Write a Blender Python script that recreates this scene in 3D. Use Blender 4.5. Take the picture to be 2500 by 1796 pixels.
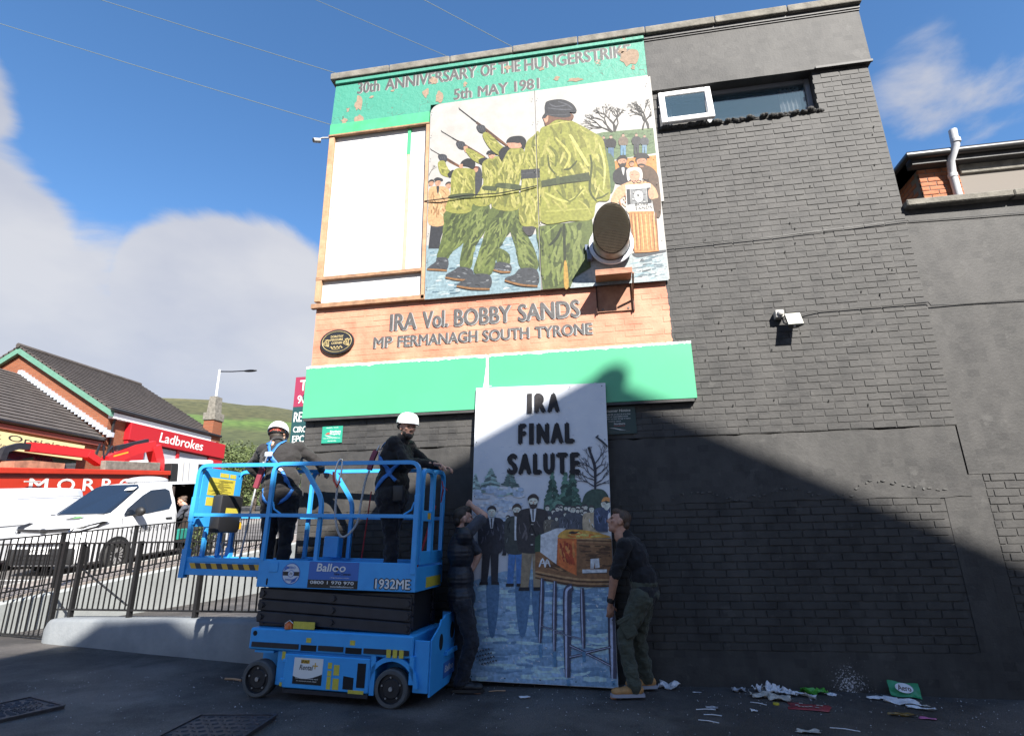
import bpy, bmesh, math, random
from mathutils import Vector, Matrix, noise as mnoise
R = math.radians
for o in list(bpy.data.objects): bpy.data.objects.remove(o)
SC = bpy.context.scene
COL = SC.collection
# ------------------------------------------------------------------ camera
cam = bpy.data.cameras.new('camera'); camo = bpy.data.objects.new('camera', cam); COL.objects.link(camo)
cam.sensor_width = 36.0; cam.lens = 19.665; cam.clip_start = 0.05; cam.clip_end = 6000
YAW, PITCH, ROLL = 0.158, 0.294, -0.017
fw = Vector((-math.sin(YAW)*math.cos(PITCH), math.cos(YAW)*math.cos(PITCH), math.sin(PITCH)))
rt = Vector((math.cos(YAW), math.sin(YAW), 0)); up = rt.cross(fw)
rt2 = rt*math.cos(ROLL)+up*math.sin(ROLL); up2 = up*math.cos(ROLL)-rt*math.sin(ROLL)
M = Matrix.Identity(4)
for i in range(3):
    M[i][0] = rt2[i]; M[i][1] = up2[i]; M[i][2] = -fw[i]
M.translation = Vector((-3.612, -6.328, 1.467)); camo.matrix_world = M
SC.camera = camo
SC.render.resolution_x = 1024; SC.render.resolution_y = 735
# ------------------------------------------------------------------ world: sky with cloud banks
SUN_EL = R(38.0); SUN_AZ = R(30.0)           # light travels from front-right over the camera's right shoulder to the wall
sun_dir = Vector((math.sin(SUN_AZ)*math.cos(SUN_EL), -math.cos(SUN_AZ)*math.cos(SUN_EL), math.sin(SUN_EL)))
W = bpy.data.worlds.new('World'); SC.world = W; W.use_nodes = True
wn = W.node_tree.nodes; wl = W.node_tree.links; wn.clear()
def N(nt, t, **kw):
    n = nt.nodes.new(t)
    for k, v in kw.items(): setattr(n, k, v)
    return n
sky = N(W.node_tree, 'ShaderNodeTexSky', sky_type='NISHITA'); sky.sun_disc = False
sky.sun_elevation = SUN_EL; sky.sun_rotation = math.atan2(sun_dir.x, sun_dir.y)
sky.air_density = 1.0; sky.dust_density = 0.3; sky.ozone_density = 3.5
bg1 = N(W.node_tree, 'ShaderNodeBackground'); bg1.inputs['Strength'].default_value = 0.076
hs_ = N(W.node_tree, 'ShaderNodeHueSaturation'); hs_.inputs['Saturation'].default_value = 1.15; wl.new(sky.outputs[0], hs_.inputs['Color']); wl.new(hs_.outputs[0], bg1.inputs[0])
bg2 = N(W.node_tree, 'ShaderNodeBackground'); bg2.inputs['Strength'].default_value = 0.24
tc = N(W.node_tree, 'ShaderNodeTexCoord')
def wmath(op, a, b=None, c=None, clamp=False):
    n = N(W.node_tree, 'ShaderNodeMath', operation=op); n.use_clamp = clamp
    for i, v in enumerate((a, b, c)):
        if v is None: continue
        if hasattr(v, 'node'): wl.new(v, n.inputs[i])
        else: n.inputs[i].default_value = v
    return n.outputs[0]
sep = N(W.node_tree, 'ShaderNodeSeparateXYZ'); wl.new(tc.outputs['Generated'], sep.inputs[0])
mp = N(W.node_tree, 'ShaderNodeMapping'); mp.inputs['Scale'].default_value = (1.0, 1.0, 1.9); mp.inputs['Location'].default_value = (0.35, 0.1, 0.0)
wl.new(tc.outputs['Generated'], mp.inputs[0])
nz = N(W.node_tree, 'ShaderNodeTexNoise'); nz.inputs['Scale'].default_value = 3.2; nz.inputs['Detail'].default_value = 10; nz.inputs['Roughness'].default_value = 0.56; nz.inputs['Distortion'].default_value = 0.35
wl.new(mp.outputs[0], nz.inputs['Vector'])
nz2 = N(W.node_tree, 'ShaderNodeTexNoise'); nz2.inputs['Scale'].default_value = 3.4; nz2.inputs['Detail'].default_value = 5
wl.new(mp.outputs[0], nz2.inputs['Vector'])
def dirv(az, el): return Vector((math.sin(R(az))*math.cos(R(el)), math.cos(R(az))*math.cos(R(el)), math.sin(R(el))))
def blob(az, el, r_in, r_out):
    v = dirv(az, el); d = N(W.node_tree, 'ShaderNodeVectorMath', operation='DOT_PRODUCT')
    nrm = N(W.node_tree, 'ShaderNodeVectorMath', operation='NORMALIZE'); wl.new(tc.outputs['Generated'], nrm.inputs[0])
    wl.new(nrm.outputs[0], d.inputs[0]); d.inputs[1].default_value = v
    a = wmath('ARCCOSINE', d.outputs['Value'])
    mr = N(W.node_tree, 'ShaderNodeMapRange'); mr.inputs['From Min'].default_value = R(r_out); mr.inputs['From Max'].default_value = R(r_in)
    wl.new(a, mr.inputs['Value']); return mr.outputs[0]
# a cumulus bank that stands round the horizon (top about 24 degrees) and one taller cloud in it
bank = N(W.node_tree, 'ShaderNodeMapRange'); bank.inputs['From Min'].default_value = 0.58; bank.inputs['From Max'].default_value = 0.20
wl.new(sep.outputs[2], bank.inputs['Value'])
f = bank.outputs[0]
f = wmath('MAXIMUM', f, blob(-63, 19, 8, 17))
f = wmath('MAXIMUM', f, blob(-60, 31, 1, 7))
f = wmath('MAXIMUM', f, blob(-37, 19, 7, 14))
f = wmath('MAXIMUM', f, wmath('MULTIPLY', blob(36, 33, 0, 12), 0.62))
f = wmath('ADD', f, wmath('MULTIPLY', wmath('SUBTRACT', nz.outputs['Fac'], 0.5), 1.15))
mr = N(W.node_tree, 'ShaderNodeMapRange', interpolation_type='SMOOTHSTEP'); mr.inputs['From Min'].default_value = 0.42; mr.inputs['From Max'].default_value = 0.64
mr.inputs['To Max'].default_value = 0.92
wl.new(f, mr.inputs['Value'])
cr = N(W.node_tree, 'ShaderNodeValToRGB'); wl.new(nz2.outputs['Fac'], cr.inputs[0])
cr.color_ramp.elements[0].position = 0.30; cr.color_ramp.elements[0].color = (0.70, 0.74, 0.88, 1)
cr.color_ramp.elements[1].position = 0.66; cr.color_ramp.elements[1].color = (1.0, 1.0, 1.04, 1)
wl.new(cr.outputs[0], bg2.inputs[0])
ms = N(W.node_tree, 'ShaderNodeMixShader'); wl.new(mr.outputs[0], ms.inputs[0]); wl.new(bg1.outputs[0], ms.inputs[1]); wl.new(bg2.outputs[0], ms.inputs[2])
wo = N(W.node_tree, 'ShaderNodeOutputWorld'); wl.new(ms.outputs[0], wo.inputs[0])
# ------------------------------------------------------------------ sun, exposure
sl = bpy.data.lights.new('sun', 'SUN'); sl.energy = 4.15; sl.angle = R(0.45); sl.color = (1.0, 0.95, 0.87)
so = bpy.data.objects.new('sun', sl); COL.objects.link(so); so.rotation_euler = (-sun_dir).to_track_quat('-Z', 'Y').to_euler()
so.location = (10, -20, 25)
vs = SC.view_settings; vs.view_transform = 'Standard'; vs.look = 'None'; vs.gamma = 1.0; vs.use_curve_mapping = False; vs.exposure = 1.62
# ------------------------------------------------------------------ helpers
def lin(c):
    c = c/255.0
    return c/12.92 if c <= 0.04045 else ((c+0.055)/1.055)**2.4
def rgb(r, g, b): return (lin(r), lin(g), lin(b), 1.0)
MATS = {}
def mat(name, col, rough=0.7, metal=0.0, var=0.0, vscale=8.0, bump=0.0, bscale=40.0, col2=None, detail=4.0, spec=0.5, coat=0.0, emit=None, trans=0.0, alpha=1.0):
    """plain procedural surface: base colour with noise variation to col2, fine relief"""
    if name in MATS: return MATS[name]
    m = bpy.data.materials.new(name); m.use_nodes = True; MATS[name] = m
    nt = m.node_tree; b = nt.nodes['Principled BSDF']
    col = tuple(col)+(1.0,) if len(col) == 3 else col
    b.inputs['Base Color'].default_value = col; b.inputs['Roughness'].default_value = rough; b.inputs['Metallic'].default_value = metal
    b.inputs['Specular IOR Level'].default_value = spec
    if coat: b.inputs['Coat Weight'].default_value = coat; b.inputs['Coat Roughness'].default_value = 0.08
    if trans: b.inputs['Transmission Weight'].default_value = trans
    if alpha < 1: b.inputs['Alpha'].default_value = alpha
    if emit: b.inputs['Emission Color'].default_value = emit; b.inputs['Emission Strength'].default_value = 1.0
    tcn = N(nt, 'ShaderNodeTexCoord')
    if var or col2:
        n = N(nt, 'ShaderNodeTexNoise'); n.inputs['Scale'].default_value = vscale; n.inputs['Detail'].default_value = detail; n.inputs['Roughness'].default_value = 0.62
        nt.links.new(tcn.outputs['Object'], n.inputs['Vector'])
        mx = N(nt, 'ShaderNodeMix', data_type='RGBA'); 
        c2 = col2 if col2 else tuple(min(1, v*(1-var)) for v in col[:3])+(1,)
        c1 = col if col2 else tuple(min(1, v*(1+var)) for v in col[:3])+(1,)
        mx.inputs[6].default_value = c1; mx.inputs[7].default_value = tuple(c2)[:3]+(1,)
        ra = N(nt, 'ShaderNodeMapRange'); ra.inputs['From Min'].default_value = 0.34; ra.inputs['From Max'].default_value = 0.66
        nt.links.new(n.outputs['Fac'], ra.inputs['Value']); nt.links.new(ra.outputs[0], mx.inputs[0]); nt.links.new(mx.outputs[2], b.inputs['Base Color'])
    if bump:
        n2 = N(nt, 'ShaderNodeTexNoise'); n2.inputs['Scale'].default_value = bscale; n2.inputs['Detail'].default_value = 5
        nt.links.new(tcn.outputs['Object'], n2.inputs['Vector'])
        bp = N(nt, 'ShaderNodeBump'); bp.inputs['Strength'].default_value = 1.0; bp.inputs['Distance'].default_value = bump
        nt.links.new(n2.outputs['Fac'], bp.inputs['Height']); nt.links.new(bp.outputs[0], b.inputs['Normal'])
    return m

class MB:
    """collects geometry for ONE mesh object"""
    def __init__(s): s.v = []; s.f = []; s.mi = []; s.c = []; s.mats = []; s.cur = 0; s.M = None
    def use(s, m):
        if m not in s.mats: s.mats.append(m)
        s.cur = s.mats.index(m); return s
    def add(s, vs, fs):
        o = len(s.v)
        for p in vs:
            p = Vector(p); s.v.append(tuple(s.M @ p) if s.M is not None else tuple(p))
        for f in fs: s.f.append(tuple(i+o for i in f)); s.mi.append(s.cur)
        return s
    def box(s, a, b, M=None, bev=0.0):
        x0, y0, z0 = a; x1, y1, z1 = b
        if x0 > x1: x0, x1 = x1, x0
        if y0 > y1: y0, y1 = y1, y0
        if z0 > z1: z0, z1 = z1, z0
        if bev > 0:
            bev = min(bev, (x1-x0)*.49, (y1-y0)*.49, (z1-z0)*.49); e = bev
            bm = bmesh.new(); bmesh.ops.create_cube(bm, size=1.0)
            for v in bm.verts: v.co = Vector(((x0+x1)/2+v.co.x*(x1-x0), (y0+y1)/2+v.co.y*(y1-y0), (z0+z1)/2+v.co.z*(z1-z0)))
            bmesh.ops.bevel(bm, geom=list(bm.edges), offset=e, segments=2 if e > .012 else 1, profile=0.5, affect='EDGES')
            bm.verts.index_update()
            vs = [v.co.copy() for v in bm.verts]; fs = [[v.index for v in f.verts] for f in bm.faces]; bm.free()
            bm = None
        else:
            vs = [Vector(p) for p in ((x0,y0,z0),(x1,y0,z0),(x1,y1,z0),(x0,y1,z0),(x0,y0,z1),(x1,y0,z1),(x1,y1,z1),(x0,y1,z1))]
            fs = [(0,3,2,1),(4,5,6,7),(0,1,5,4),(1,2,6,5),(2,3,7,6),(3,0,4,7)]
        if M is not None: vs = [M @ v for v in vs]
        return s.add(vs, fs)
    def cyl(s, p0, p1, r0, r1=None, n=16, cap=True):
        p0 = Vector(p0); p1 = Vector(p1); r1 = r0 if r1 is None else r1
        d = (p1-p0).normalized(); a = d.orthogonal().normalized(); b = d.cross(a)
        vs = []
        for p, r in ((p0, r0), (p1, r1)):
            for i in range(n):
                t = 2*math.pi*i/n; vs.append(p+a*(r*math.cos(t))+b*(r*math.sin(t)))
        fs = [(i, (i+1) % n, n+(i+1) % n, n+i) for i in range(n)]
        if cap: fs += [tuple(range(n-1, -1, -1)), tuple(range(n, 2*n))]
        return s.add(vs, fs)
    def tube(s, pts, r, n=8, closed=False, sq=None):
        """round tube, or rectangular section sq=(w,h) with up z"""
        pts = [Vector(p) for p in pts]; L = len(pts); rings = []
        for i, p in enumerate(pts):
            if closed: t = (pts[(i+1) % L]-pts[i-1])
            else: t = pts[min(i+1, L-1)]-pts[max(i-1, 0)]
            t.normalize()
            if i == 0:
                ref = Vector((0, 0, 1)) if abs(t.z) < .9 else Vector((0, 1, 0))
                a = (ref-t*ref.dot(t)).normalized()
            else: a = (a-t*a.dot(t)).normalized()
            b = t.cross(a); rr = r[i] if isinstance(r, (list, tuple)) else r
            if sq: rings.append([p+a*(sx*sq[1]/2)+b*(sy*sq[0]/2) for sx, sy in ((-1,-1),(1,-1),(1,1),(-1,1))])
            else: rings.append([p+a*(rr*math.cos(2*math.pi*k/n))+b*(rr*math.sin(2*math.pi*k/n)) for k in range(n)])
        m = 4 if sq else n; vs = [q for rg in rings for q in rg]; fs = []
        for i in range(L if closed else L-1):
            j = (i+1) % L
            for k in range(m): fs.append((i*m+k, i*m+(k+1) % m, j*m+(k+1) % m, j*m+k))
        if not closed: fs += [tuple(range(m-1, -1, -1)), tuple((L-1)*m+k for k in range(m))]
        return s.add(vs, fs)
    def prism(s, poly, d0, d1, ax='y'):
        """closed 2-D polygon extruded along an axis: ax y -> (x,z), x -> (y,z), z -> (x,y)"""
        def P(u, v, d): return (u, d, v) if ax == 'y' else ((d, u, v) if ax == 'x' else (u, v, d))
        n = len(poly); vs = [P(u, v, d0) for u, v in poly]+[P(u, v, d1) for u, v in poly]
        fs = [tuple(range(n)), tuple(range(2*n-1, n-1, -1))]+[(i, n+i, n+(i+1) % n, (i+1) % n) for i in range(n)]
        return s.add(vs, fs)
    def lathe(s, prof, c=(0,0,0), n=24, ax='z', arc=2*math.pi):
        """profile of (radius, height)"""
        vs = []; m = len(prof); full = abs(arc-2*math.pi) < 1e-6; nn = n if full else n+1
        for i in range(nn):
            t = arc*i/n
            for r, h in prof:
                x, y, z = r*math.cos(t), r*math.sin(t), h
                if ax == 'y': x, y, z = x, h, y
                elif ax == 'x': x, y, z = h, x, y
                vs.append((c[0]+x, c[1]+y, c[2]+z))
        fs = []
        for i in range(n if full else n):
            j = (i+1) % nn
            for k in range(m-1): fs.append((i*m+k, j*m+k, j*m+k+1, i*m+k+1))
        return s.add(vs, fs)
    def ell(s, c, r, M=None, n=14, m=9):
        vs = []; fs = []
        for i in range(m+1):
            ph = math.pi*i/m
            for k in range(n):
                t = 2*math.pi*k/n; p = Vector((r[0]*math.sin(ph)*math.cos(t), r[1]*math.sin(ph)*math.sin(t), r[2]*math.cos(ph)))
                if M is not None: p = M @ p
                vs.append(Vector(c)+p)
        for i in range(m):
            for k in range(n): fs.append((i*n+k, (i+1)*n+k, (i+1)*n+(k+1) % n, i*n+(k+1) % n))
        return s.add(vs, fs)
    def mesh(s, name):
        me = bpy.data.meshes.new(name); me.from_pydata(s.v, [], s.f)
        for m in s.mats: me.materials.append(m)
        if len(s.mats) > 1: me.polygons.foreach_set('material_index', s.mi)
        return me
    def build(s, name, m=None, parent=None, smooth=None, fix=True):
        if m is not None and not s.mats: s.mats = [m]; s.mi = [0]*len(s.f)
        me = s.mesh(name)
        if fix:
            bm = bmesh.new(); bm.from_mesh(me); bmesh.ops.remove_doubles(bm, verts=bm.verts, dist=1e-6)
            bmesh.ops.recalc_face_normals(bm, faces=bm.faces); bm.to_mesh(me); bm.free()
        o = bpy.data.objects.new(name, me); COL.objects.link(o)
        if parent is not None: o.parent = parent
        if smooth is not None: smooth_by_angle(me, smooth)
        return o
def smooth_by_angle(me, ang):
    bm = bmesh.new(); bm.from_mesh(me)
    for f in bm.faces: f.smooth = True
    for e in bm.edges:
        if len(e.link_faces) == 2: e.smooth = e.calc_face_angle(0) < R(ang)
    bm.to_mesh(me); bm.free()
def thing(name, label, cat, loc=(0,0,0), rot=(0,0,0), group=None):
    o = bpy.data.objects.new(name, None); COL.objects.link(o); o.empty_display_size = 0.2
    o.location = loc; o.rotation_euler = rot; o['label'] = label; o['category'] = cat
    if group: o['group'] = group
    return o
def tag(o, label, cat, group=None):
    o['label'] = label; o['category'] = cat
    if group: o['group'] = group
    return o
def struct(o): o['kind'] = 'structure'; return o
def stuff(o): o['kind'] = 'stuff'; return o
def inst(me, name, parent=None, loc=(0,0,0), rot=(0,0,0), scale=None):
    o = bpy.data.objects.new(name, me); COL.objects.link(o); o.location = loc; o.rotation_euler = rot
    if scale: o.scale = scale
    if parent is not None: o.parent = parent
    return o
TXT = {}
def text_geo(s, bold=0.0, shear=0.0, res=3):
    key = (s, bold, shear)
    if key not in TXT:
        cu = bpy.data.curves.new('t', 'FONT'); cu.body = s; cu.offset = bold; cu.resolution_u = res; cu.shear = shear; cu.fill_mode = 'FRONT'
        o = bpy.data.objects.new('t', cu); COL.objects.link(o)
        dg = bpy.context.evaluated_depsgraph_get(); me = bpy.data.meshes.new_from_object(o.evaluated_get(dg))
        vs = [(v.co.x, v.co.y) for v in me.vertices]; fs = [tuple(p.vertices) for p in me.polygons]
        x0 = min(v[0] for v in vs); x1 = max(v[0] for v in vs); y0 = min(v[1] for v in vs); y1 = max(v[1] for v in vs)
        TXT[key] = ([((x-x0)/(x1-x0), (y-y0)/(y1-y0)) for x, y in vs], fs, (x1-x0)/(y1-y0))
        bpy.data.objects.remove(o); bpy.data.curves.remove(cu); bpy.data.meshes.remove(me)
    return TXT[key]
def put_text(mb, s, o, ux, uy, w, h, bold=0.0, shear=0.0):
    """text filling a rectangle: origin o (lower left), unit vectors ux, uy, size w x h (w None keeps proportions)"""
    vs, fs, asp = text_geo(s, min(bold, 0), shear)
    if w is None: w = h*asp
    o = Vector(o); ux = Vector(ux); uy = Vector(uy); n = ux.cross(uy); d = max(bold, 0)*h*1.15
    for i, e in enumerate(((0, 0), (-d, 0), (d, 0), (0, d*.7), (0, -d*.7)) if d > 0 else ((0, 0),)):    # overlaid strokes thicken the letters
        q = o+ux*e[0]+uy*e[1]+n*(i*.00005); mb.add([q+ux*(x*w)+uy*(y*h) for x, y in vs], fs)
    return w
X3, Y3, Z3 = Vector((1,0,0)), Vector((0,1,0)), Vector((0,0,1))
def ground_z(x):
    pts = [(-30,.32),(-12,.16),(-7.0,.105),(-5.5,.06),(-2.6,.045),(-.6,.005),(2,-.04),(12,-.2)]
    if x <= pts[0][0]: return pts[0][1]
    for (a, b), (c, d) in zip(pts, pts[1:]):
        if x <= c: return b+(d-b)*(x-a)/(c-a)
    return pts[-1][1]
def smoothpoly(pts, k=4, closed=True):
    n = len(pts); out = []
    rng = range(n) if closed else range(n-1)
    for i in rng:
        if closed: p0, p1, p2, p3 = pts[i-1], pts[i], pts[(i+1) % n], pts[(i+2) % n]
        else: p0, p1, p2, p3 = pts[max(i-1,0)], pts[i], pts[i+1], pts[min(i+2,n-1)]
        for j in range(k):
            t = j/k
            out.append(tuple(0.5*((2*b)+(-a+c)*t+(2*a-5*b+4*c-d)*t*t+(-a+3*b-3*c+d)*t**3) for a, b, c, d in zip(p0, p1, p2, p3)))
    if not closed: out.append(tuple(pts[-1]))
    return out
# ================================================================== SETTING
random.seed(7)
M_ASPH = None
def asphalt(name, base, wet=True):
    m = bpy.data.materials.new(name); m.use_nodes = True; nt = m.node_tree; b = nt.nodes['Principled BSDF']; L = nt.links
    geo = N(nt, 'ShaderNodeNewGeometry')
    def noise(sc, det=6, ro=.6):
        n = N(nt, 'ShaderNodeTexNoise'); n.inputs['Scale'].default_value = sc; n.inputs['Detail'].default_value = det; n.inputs['Roughness'].default_value = ro
        L.new(geo.outputs['Position'], n.inputs['Vector']); return n.outputs['Fac']
    r1 = N(nt, 'ShaderNodeValToRGB'); r1.color_ramp.elements[0].position = .3; r1.color_ramp.elements[1].position = .72
    r1.color_ramp.elements[0].color = tuple(c*.55 for c in base)+(1,); r1.color_ramp.elements[1].color = tuple(c*1.35 for c in base)+(1,)
    L.new(noise(1.1), r1.inputs[0])
    mx = N(nt, 'ShaderNodeMix', data_type='RGBA', blend_type='MULTIPLY'); mx.inputs[0].default_value = .75
    r2 = N(nt, 'ShaderNodeValToRGB'); r2.color_ramp.elements[0].position = .35; r2.color_ramp.elements[1].position = .7
    r2.color_ramp.elements[0].color = (.42,.42,.42,1); r2.color_ramp.elements[1].color = (1.35,1.35,1.35,1)
    L.new(noise(95, 3), r2.inputs[0]); L.new(r1.outputs[0], mx.inputs[6]); L.new(r2.outputs[0], mx.inputs[7])
    r3 = N(nt, 'ShaderNodeValToRGB'); r3.color_ramp.elements[0].position = .47; r3.color_ramp.elements[0].color = (.50, .50, .52, 1); r3.color_ramp.elements[1].position = .53; r3.color_ramp.elements[1].color = (1, 1, 1, 1); L.new(noise(.55, 7, .66), r3.inputs[0])
    m3 = N(nt, 'ShaderNodeMix', data_type='RGBA', blend_type='MULTIPLY'); m3.inputs[0].default_value = .55 if wet else .3; L.new(mx.outputs[2], m3.inputs[6]); L.new(r3.outputs[0], m3.inputs[7]); L.new(m3.outputs[2], b.inputs['Base Color'])
    rr = N(nt, 'ShaderNodeMapRange'); rr.inputs['From Min'].default_value = .4; rr.inputs['From Max'].default_value = .62
    rr.inputs['To Min'].default_value = .55 if wet else .85; rr.inputs['To Max'].default_value = .92
    L.new(noise(.9), rr.inputs['Value']); L.new(rr.outputs[0], b.inputs['Roughness'])
    bp = N(nt, 'ShaderNodeBump'); bp.inputs['Distance'].default_value = .011; bp.inputs['Strength'].default_value = 1.0
    L.new(noise(70, 4), bp.inputs['Height']); L.new(bp.outputs[0], b.inputs['Normal'])
    return m
M_YARD = asphalt('yard_asphalt', (.098, .089, .083)); M_ROAD = asphalt('road_asphalt', (.16, .15, .145), False)
M_PAVE = mat('paving', (.23, .20, .18, 1), .85, var=.2, vscale=3, bump=.004, bscale=60)
# ground: one sheet to the horizon, dips with the yard
mb = MB()
xs = [-3000,-600,-200,-80,-40,-24,-13.02]+[ -13+.5*i for i in range(0,45)]+[12,20,40,200,3000]
ys = [-3000,-400,-80,-40,-25]+[-22+1.0*i for i in range(0,36)]+[30,60,150,600,3000]
nx = len(xs)
def hz(x, y):
    if x < -13.0: return min(.914+.093*(y-5.16), 12)-.25 if y > -40 else -3.3-.25
    return ground_z(x)+.012*mnoise.noise((x*.8, y*.8, 0))*(1 if -2 < y*-1 < 8 else .3)
mb.add([(x, y, hz(x, y)) for y in ys for x in xs], [(j*nx+i, j*nx+i+1, (j+1)*nx+i+1, (j+1)*nx+i) for j in range(len(ys)-1) for i in range(nx-1)])
o = struct(mb.build('ground', M_YARD, smooth=60))
# ------------------------------------------------------------------ street on the left, climbing away
def st(y): return .914+.093*(y-5.16)
def slab(name, x0, x1, y0, y1, dz, m, th=.3):
    mb = MB(); n = 12
    vs = []; fs = []
    for i in range(n+1):
        y = y0+(y1-y0)*i/n
        for x, z in ((x0, st(y)+dz), (x1, st(y)+dz), (x1, st(y)+dz-th), (x0, st(y)+dz-th)): vs.append((x, y, z))
    for i in range(n):
        for k in range(4): fs.append((i*4+k, i*4+(k+1) % 4, i*4+4+(k+1) % 4, i*4+4+k))
    fs += [(0,1,2,3), (n*4+3, n*4+2, n*4+1, n*4)]
    mb.add(vs, fs); return struct(mb.build(name, m))
slab('road', -21.3, -14.35, -30, 75, 0.0, M_ROAD)
M_KERB = mat('kerb_stone', (.34, .33, .31, 1), .8, var=.2, vscale=6, bump=.003)
pv = slab('pavement', -14.22, -13.0, -30, 75, .10, M_PAVE, .4); slab('pavement', -23.0, -21.43, -30, 75, .10, M_PAVE, .4)
slab('kerb', -14.35, -14.22, -30, 75, .115, M_KERB); slab('kerb', -21.43, -21.3, -30, 75, .115, M_KERB)
M_LINE = mat('line_paint', (.75, .75, .72, 1), .6, var=.15, vscale=20); M_YEL = mat('line_yellow', (.62, .46, .10, 1), .6, var=.2, vscale=20)
def stripe(x0, x1, y0, y1, m):
    mb = MB(); mb.add([(x0,y0,st(y0)+.004),(x1,y0,st(y0)+.004),(x1,y1,st(y1)+.004),(x0,y1,st(y1)+.004)], [(0,1,2,3)]); return struct(mb.build('road_marking', m))
stripe(-14.62, -14.52, -2, 3.6, M_YEL); stripe(-16.6, -16.5, -2, 3.9, M_LINE); stripe(-16.6, -14.5, 3.9, 4.0, M_LINE)
stripe(-18.05, -17.95, 2, 4, M_LINE); stripe(-18.05, -17.95, 7, 9, M_LINE); stripe(-18.05, -17.95, 12, 14, M_LINE)
# ------------------------------------------------------------------ painted gable building
def wall_paint():
    """black masonry paint; the salmon band and the white bay are painted on the same wall"""
    m = bpy.data.materials.new('wall_paint'); m.use_nodes = True; nt = m.node_tree; L = nt.links; b = nt.nodes['Principled BSDF']
    geo = N(nt, 'ShaderNodeNewGeometry'); sp = N(nt, 'ShaderNodeSeparateXYZ'); L.new(geo.outputs['Position'], sp.inputs[0])
    def noise(sc, det=5, vec=None, ro=.6):
        n = N(nt, 'ShaderNodeTexNoise'); n.inputs['Scale'].default_value = sc; n.inputs['Detail'].default_value = det; n.inputs['Roughness'].default_value = ro
        L.new(vec or geo.outputs['Position'], n.inputs['Vector']); return n.outputs['Fac']
    def ma(op, a, b_=None, clamp=False):
        n = N(nt, 'ShaderNodeMath', operation=op); n.use_clamp = clamp
        for i, v in enumerate((a, b_)):
            if v is None: continue
            if hasattr(v, 'node'): L.new(v, n.inputs[i])
            else: n.inputs[i].default_value = v
        return n.outputs[0]
    jag = ma('MULTIPLY', ma('SUBTRACT', noise(9, 4), .5), .07)
    x = ma('ADD', sp.outputs[0], jag); z = ma('ADD', sp.outputs[2], jag)
    def rect(x0, x1, z0, z1):
        a = ma('MULTIPLY', ma('GREATER_THAN', x, x0), ma('LESS_THAN', x, x1)); c = ma('MULTIPLY', ma('GREATER_THAN', z, z0), ma('LESS_THAN', z, z1))
        return ma('MULTIPLY', a, c)
    blk = N(nt, 'ShaderNodeValToRGB'); e = blk.color_ramp.elements
    e[0].position = .32; e[0].color = (.025, .0245, .0245, 1); e[1].position = .66; e[1].color = (.054, .052, .050, 1)
    mpn = N(nt, 'ShaderNodeMapping'); mpn.inputs['Scale'].default_value = (1.6, 1, .9); L.new(geo.outputs['Position'], mpn.inputs[0])
    sn = N(nt, 'ShaderNodeVectorMath', operation='SNAP'); sn.inputs[1].default_value = (.1125, 5, .075); L.new(geo.outputs['Position'], sn.inputs[0]); wn_ = N(nt, 'ShaderNodeTexWhiteNoise'); L.new(sn.outputs[0], wn_.inputs['Vector'])
    tone = ma('ADD', noise(1.5, 8, mpn.outputs[0], .68), ma('MULTIPLY', ma('SUBTRACT', ma('POWER', wn_.outputs['Value'], 3.0), .25), -.16)); L.new(tone, blk.inputs[0])
    # scuffed, chalky patches where the old paint shows
    sc_ = N(nt, 'ShaderNodeMapRange'); sc_.inputs['From Min'].default_value = .60; sc_.inputs['From Max'].default_value = .66; L.new(noise(5, 7, None, .7), sc_.inputs['Value'])
    k0 = N(nt, 'ShaderNodeMix', data_type='RGBA'); k0.inputs[7].default_value = (.075, .073, .070, 1); L.new(ma('MULTIPLY', sc_.outputs[0], .55), k0.inputs[0]); L.new(blk.outputs[0], k0.inputs[6])
    # splashes of white paint thrown on the plinth
    d = N(nt, 'ShaderNodeVectorMath', operation='DISTANCE'); L.new(geo.outputs['Position'], d.inputs[0]); d.inputs[1].default_value = (-1.45, 0, .10)
    sm = N(nt, 'ShaderNodeMapRange'); sm.inputs['From Min'].default_value = .42; sm.inputs['From Max'].default_value = 0.0; L.new(d.outputs['Value'], sm.inputs['Value'])
    spk = ma('GREATER_THAN', ma('ADD', noise(60, 6, None, .75), ma('MULTIPLY', sm.outputs[0], .30)), .80)
    k1 = N(nt, 'ShaderNodeMix', data_type='RGBA'); k1.inputs[7].default_value = (.45, .46, .49, 1); L.new(ma('MULTIPLY', spk, ma('GREATER_THAN', sm.outputs[0], .01)), k1.inputs[0]); L.new(k0.outputs[2], k1.inputs[6])
    org = N(nt, 'ShaderNodeValToRGB'); e = org.color_ramp.elements
    e[0].position = .36; e[0].color = (.46, .165, .10, 1); e[1].position = .70; e[1].color = (.55, .29, .19, 1); L.new(noise(3.2, 7), org.inputs[0])
    k2 = N(nt, 'ShaderNodeMix', data_type='RGBA'); L.new(rect(-7.6, -2.735, 3.4, 4.62), k2.inputs[0]); L.new(k1.outputs[2], k2.inputs[6]); L.new(org.outputs[0], k2.inputs[7])
    wh = N(nt, 'ShaderNodeValToRGB'); e = wh.color_ramp.elements
    e[0].position = .70; e[0].color = (.62, .615, .60, 1); e[1].position = .78; e[1].color = (.55, .47, .33, 1); L.new(noise(4, 6), wh.inputs[0])
    k3 = N(nt, 'ShaderNodeMix', data_type='RGBA'); L.new(rect(-7.6, -5.70, 4.41, 7.2), k3.inputs[0]); L.new(k2.outputs[2], k3.inputs[6]); L.new(wh.outputs[0], k3.inputs[7])
    L.new(k3.outputs[2], b.inputs['Base Color']); b.inputs['Roughness'].default_value = .66; b.inputs['Specular IOR Level'].default_value = .45
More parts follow.
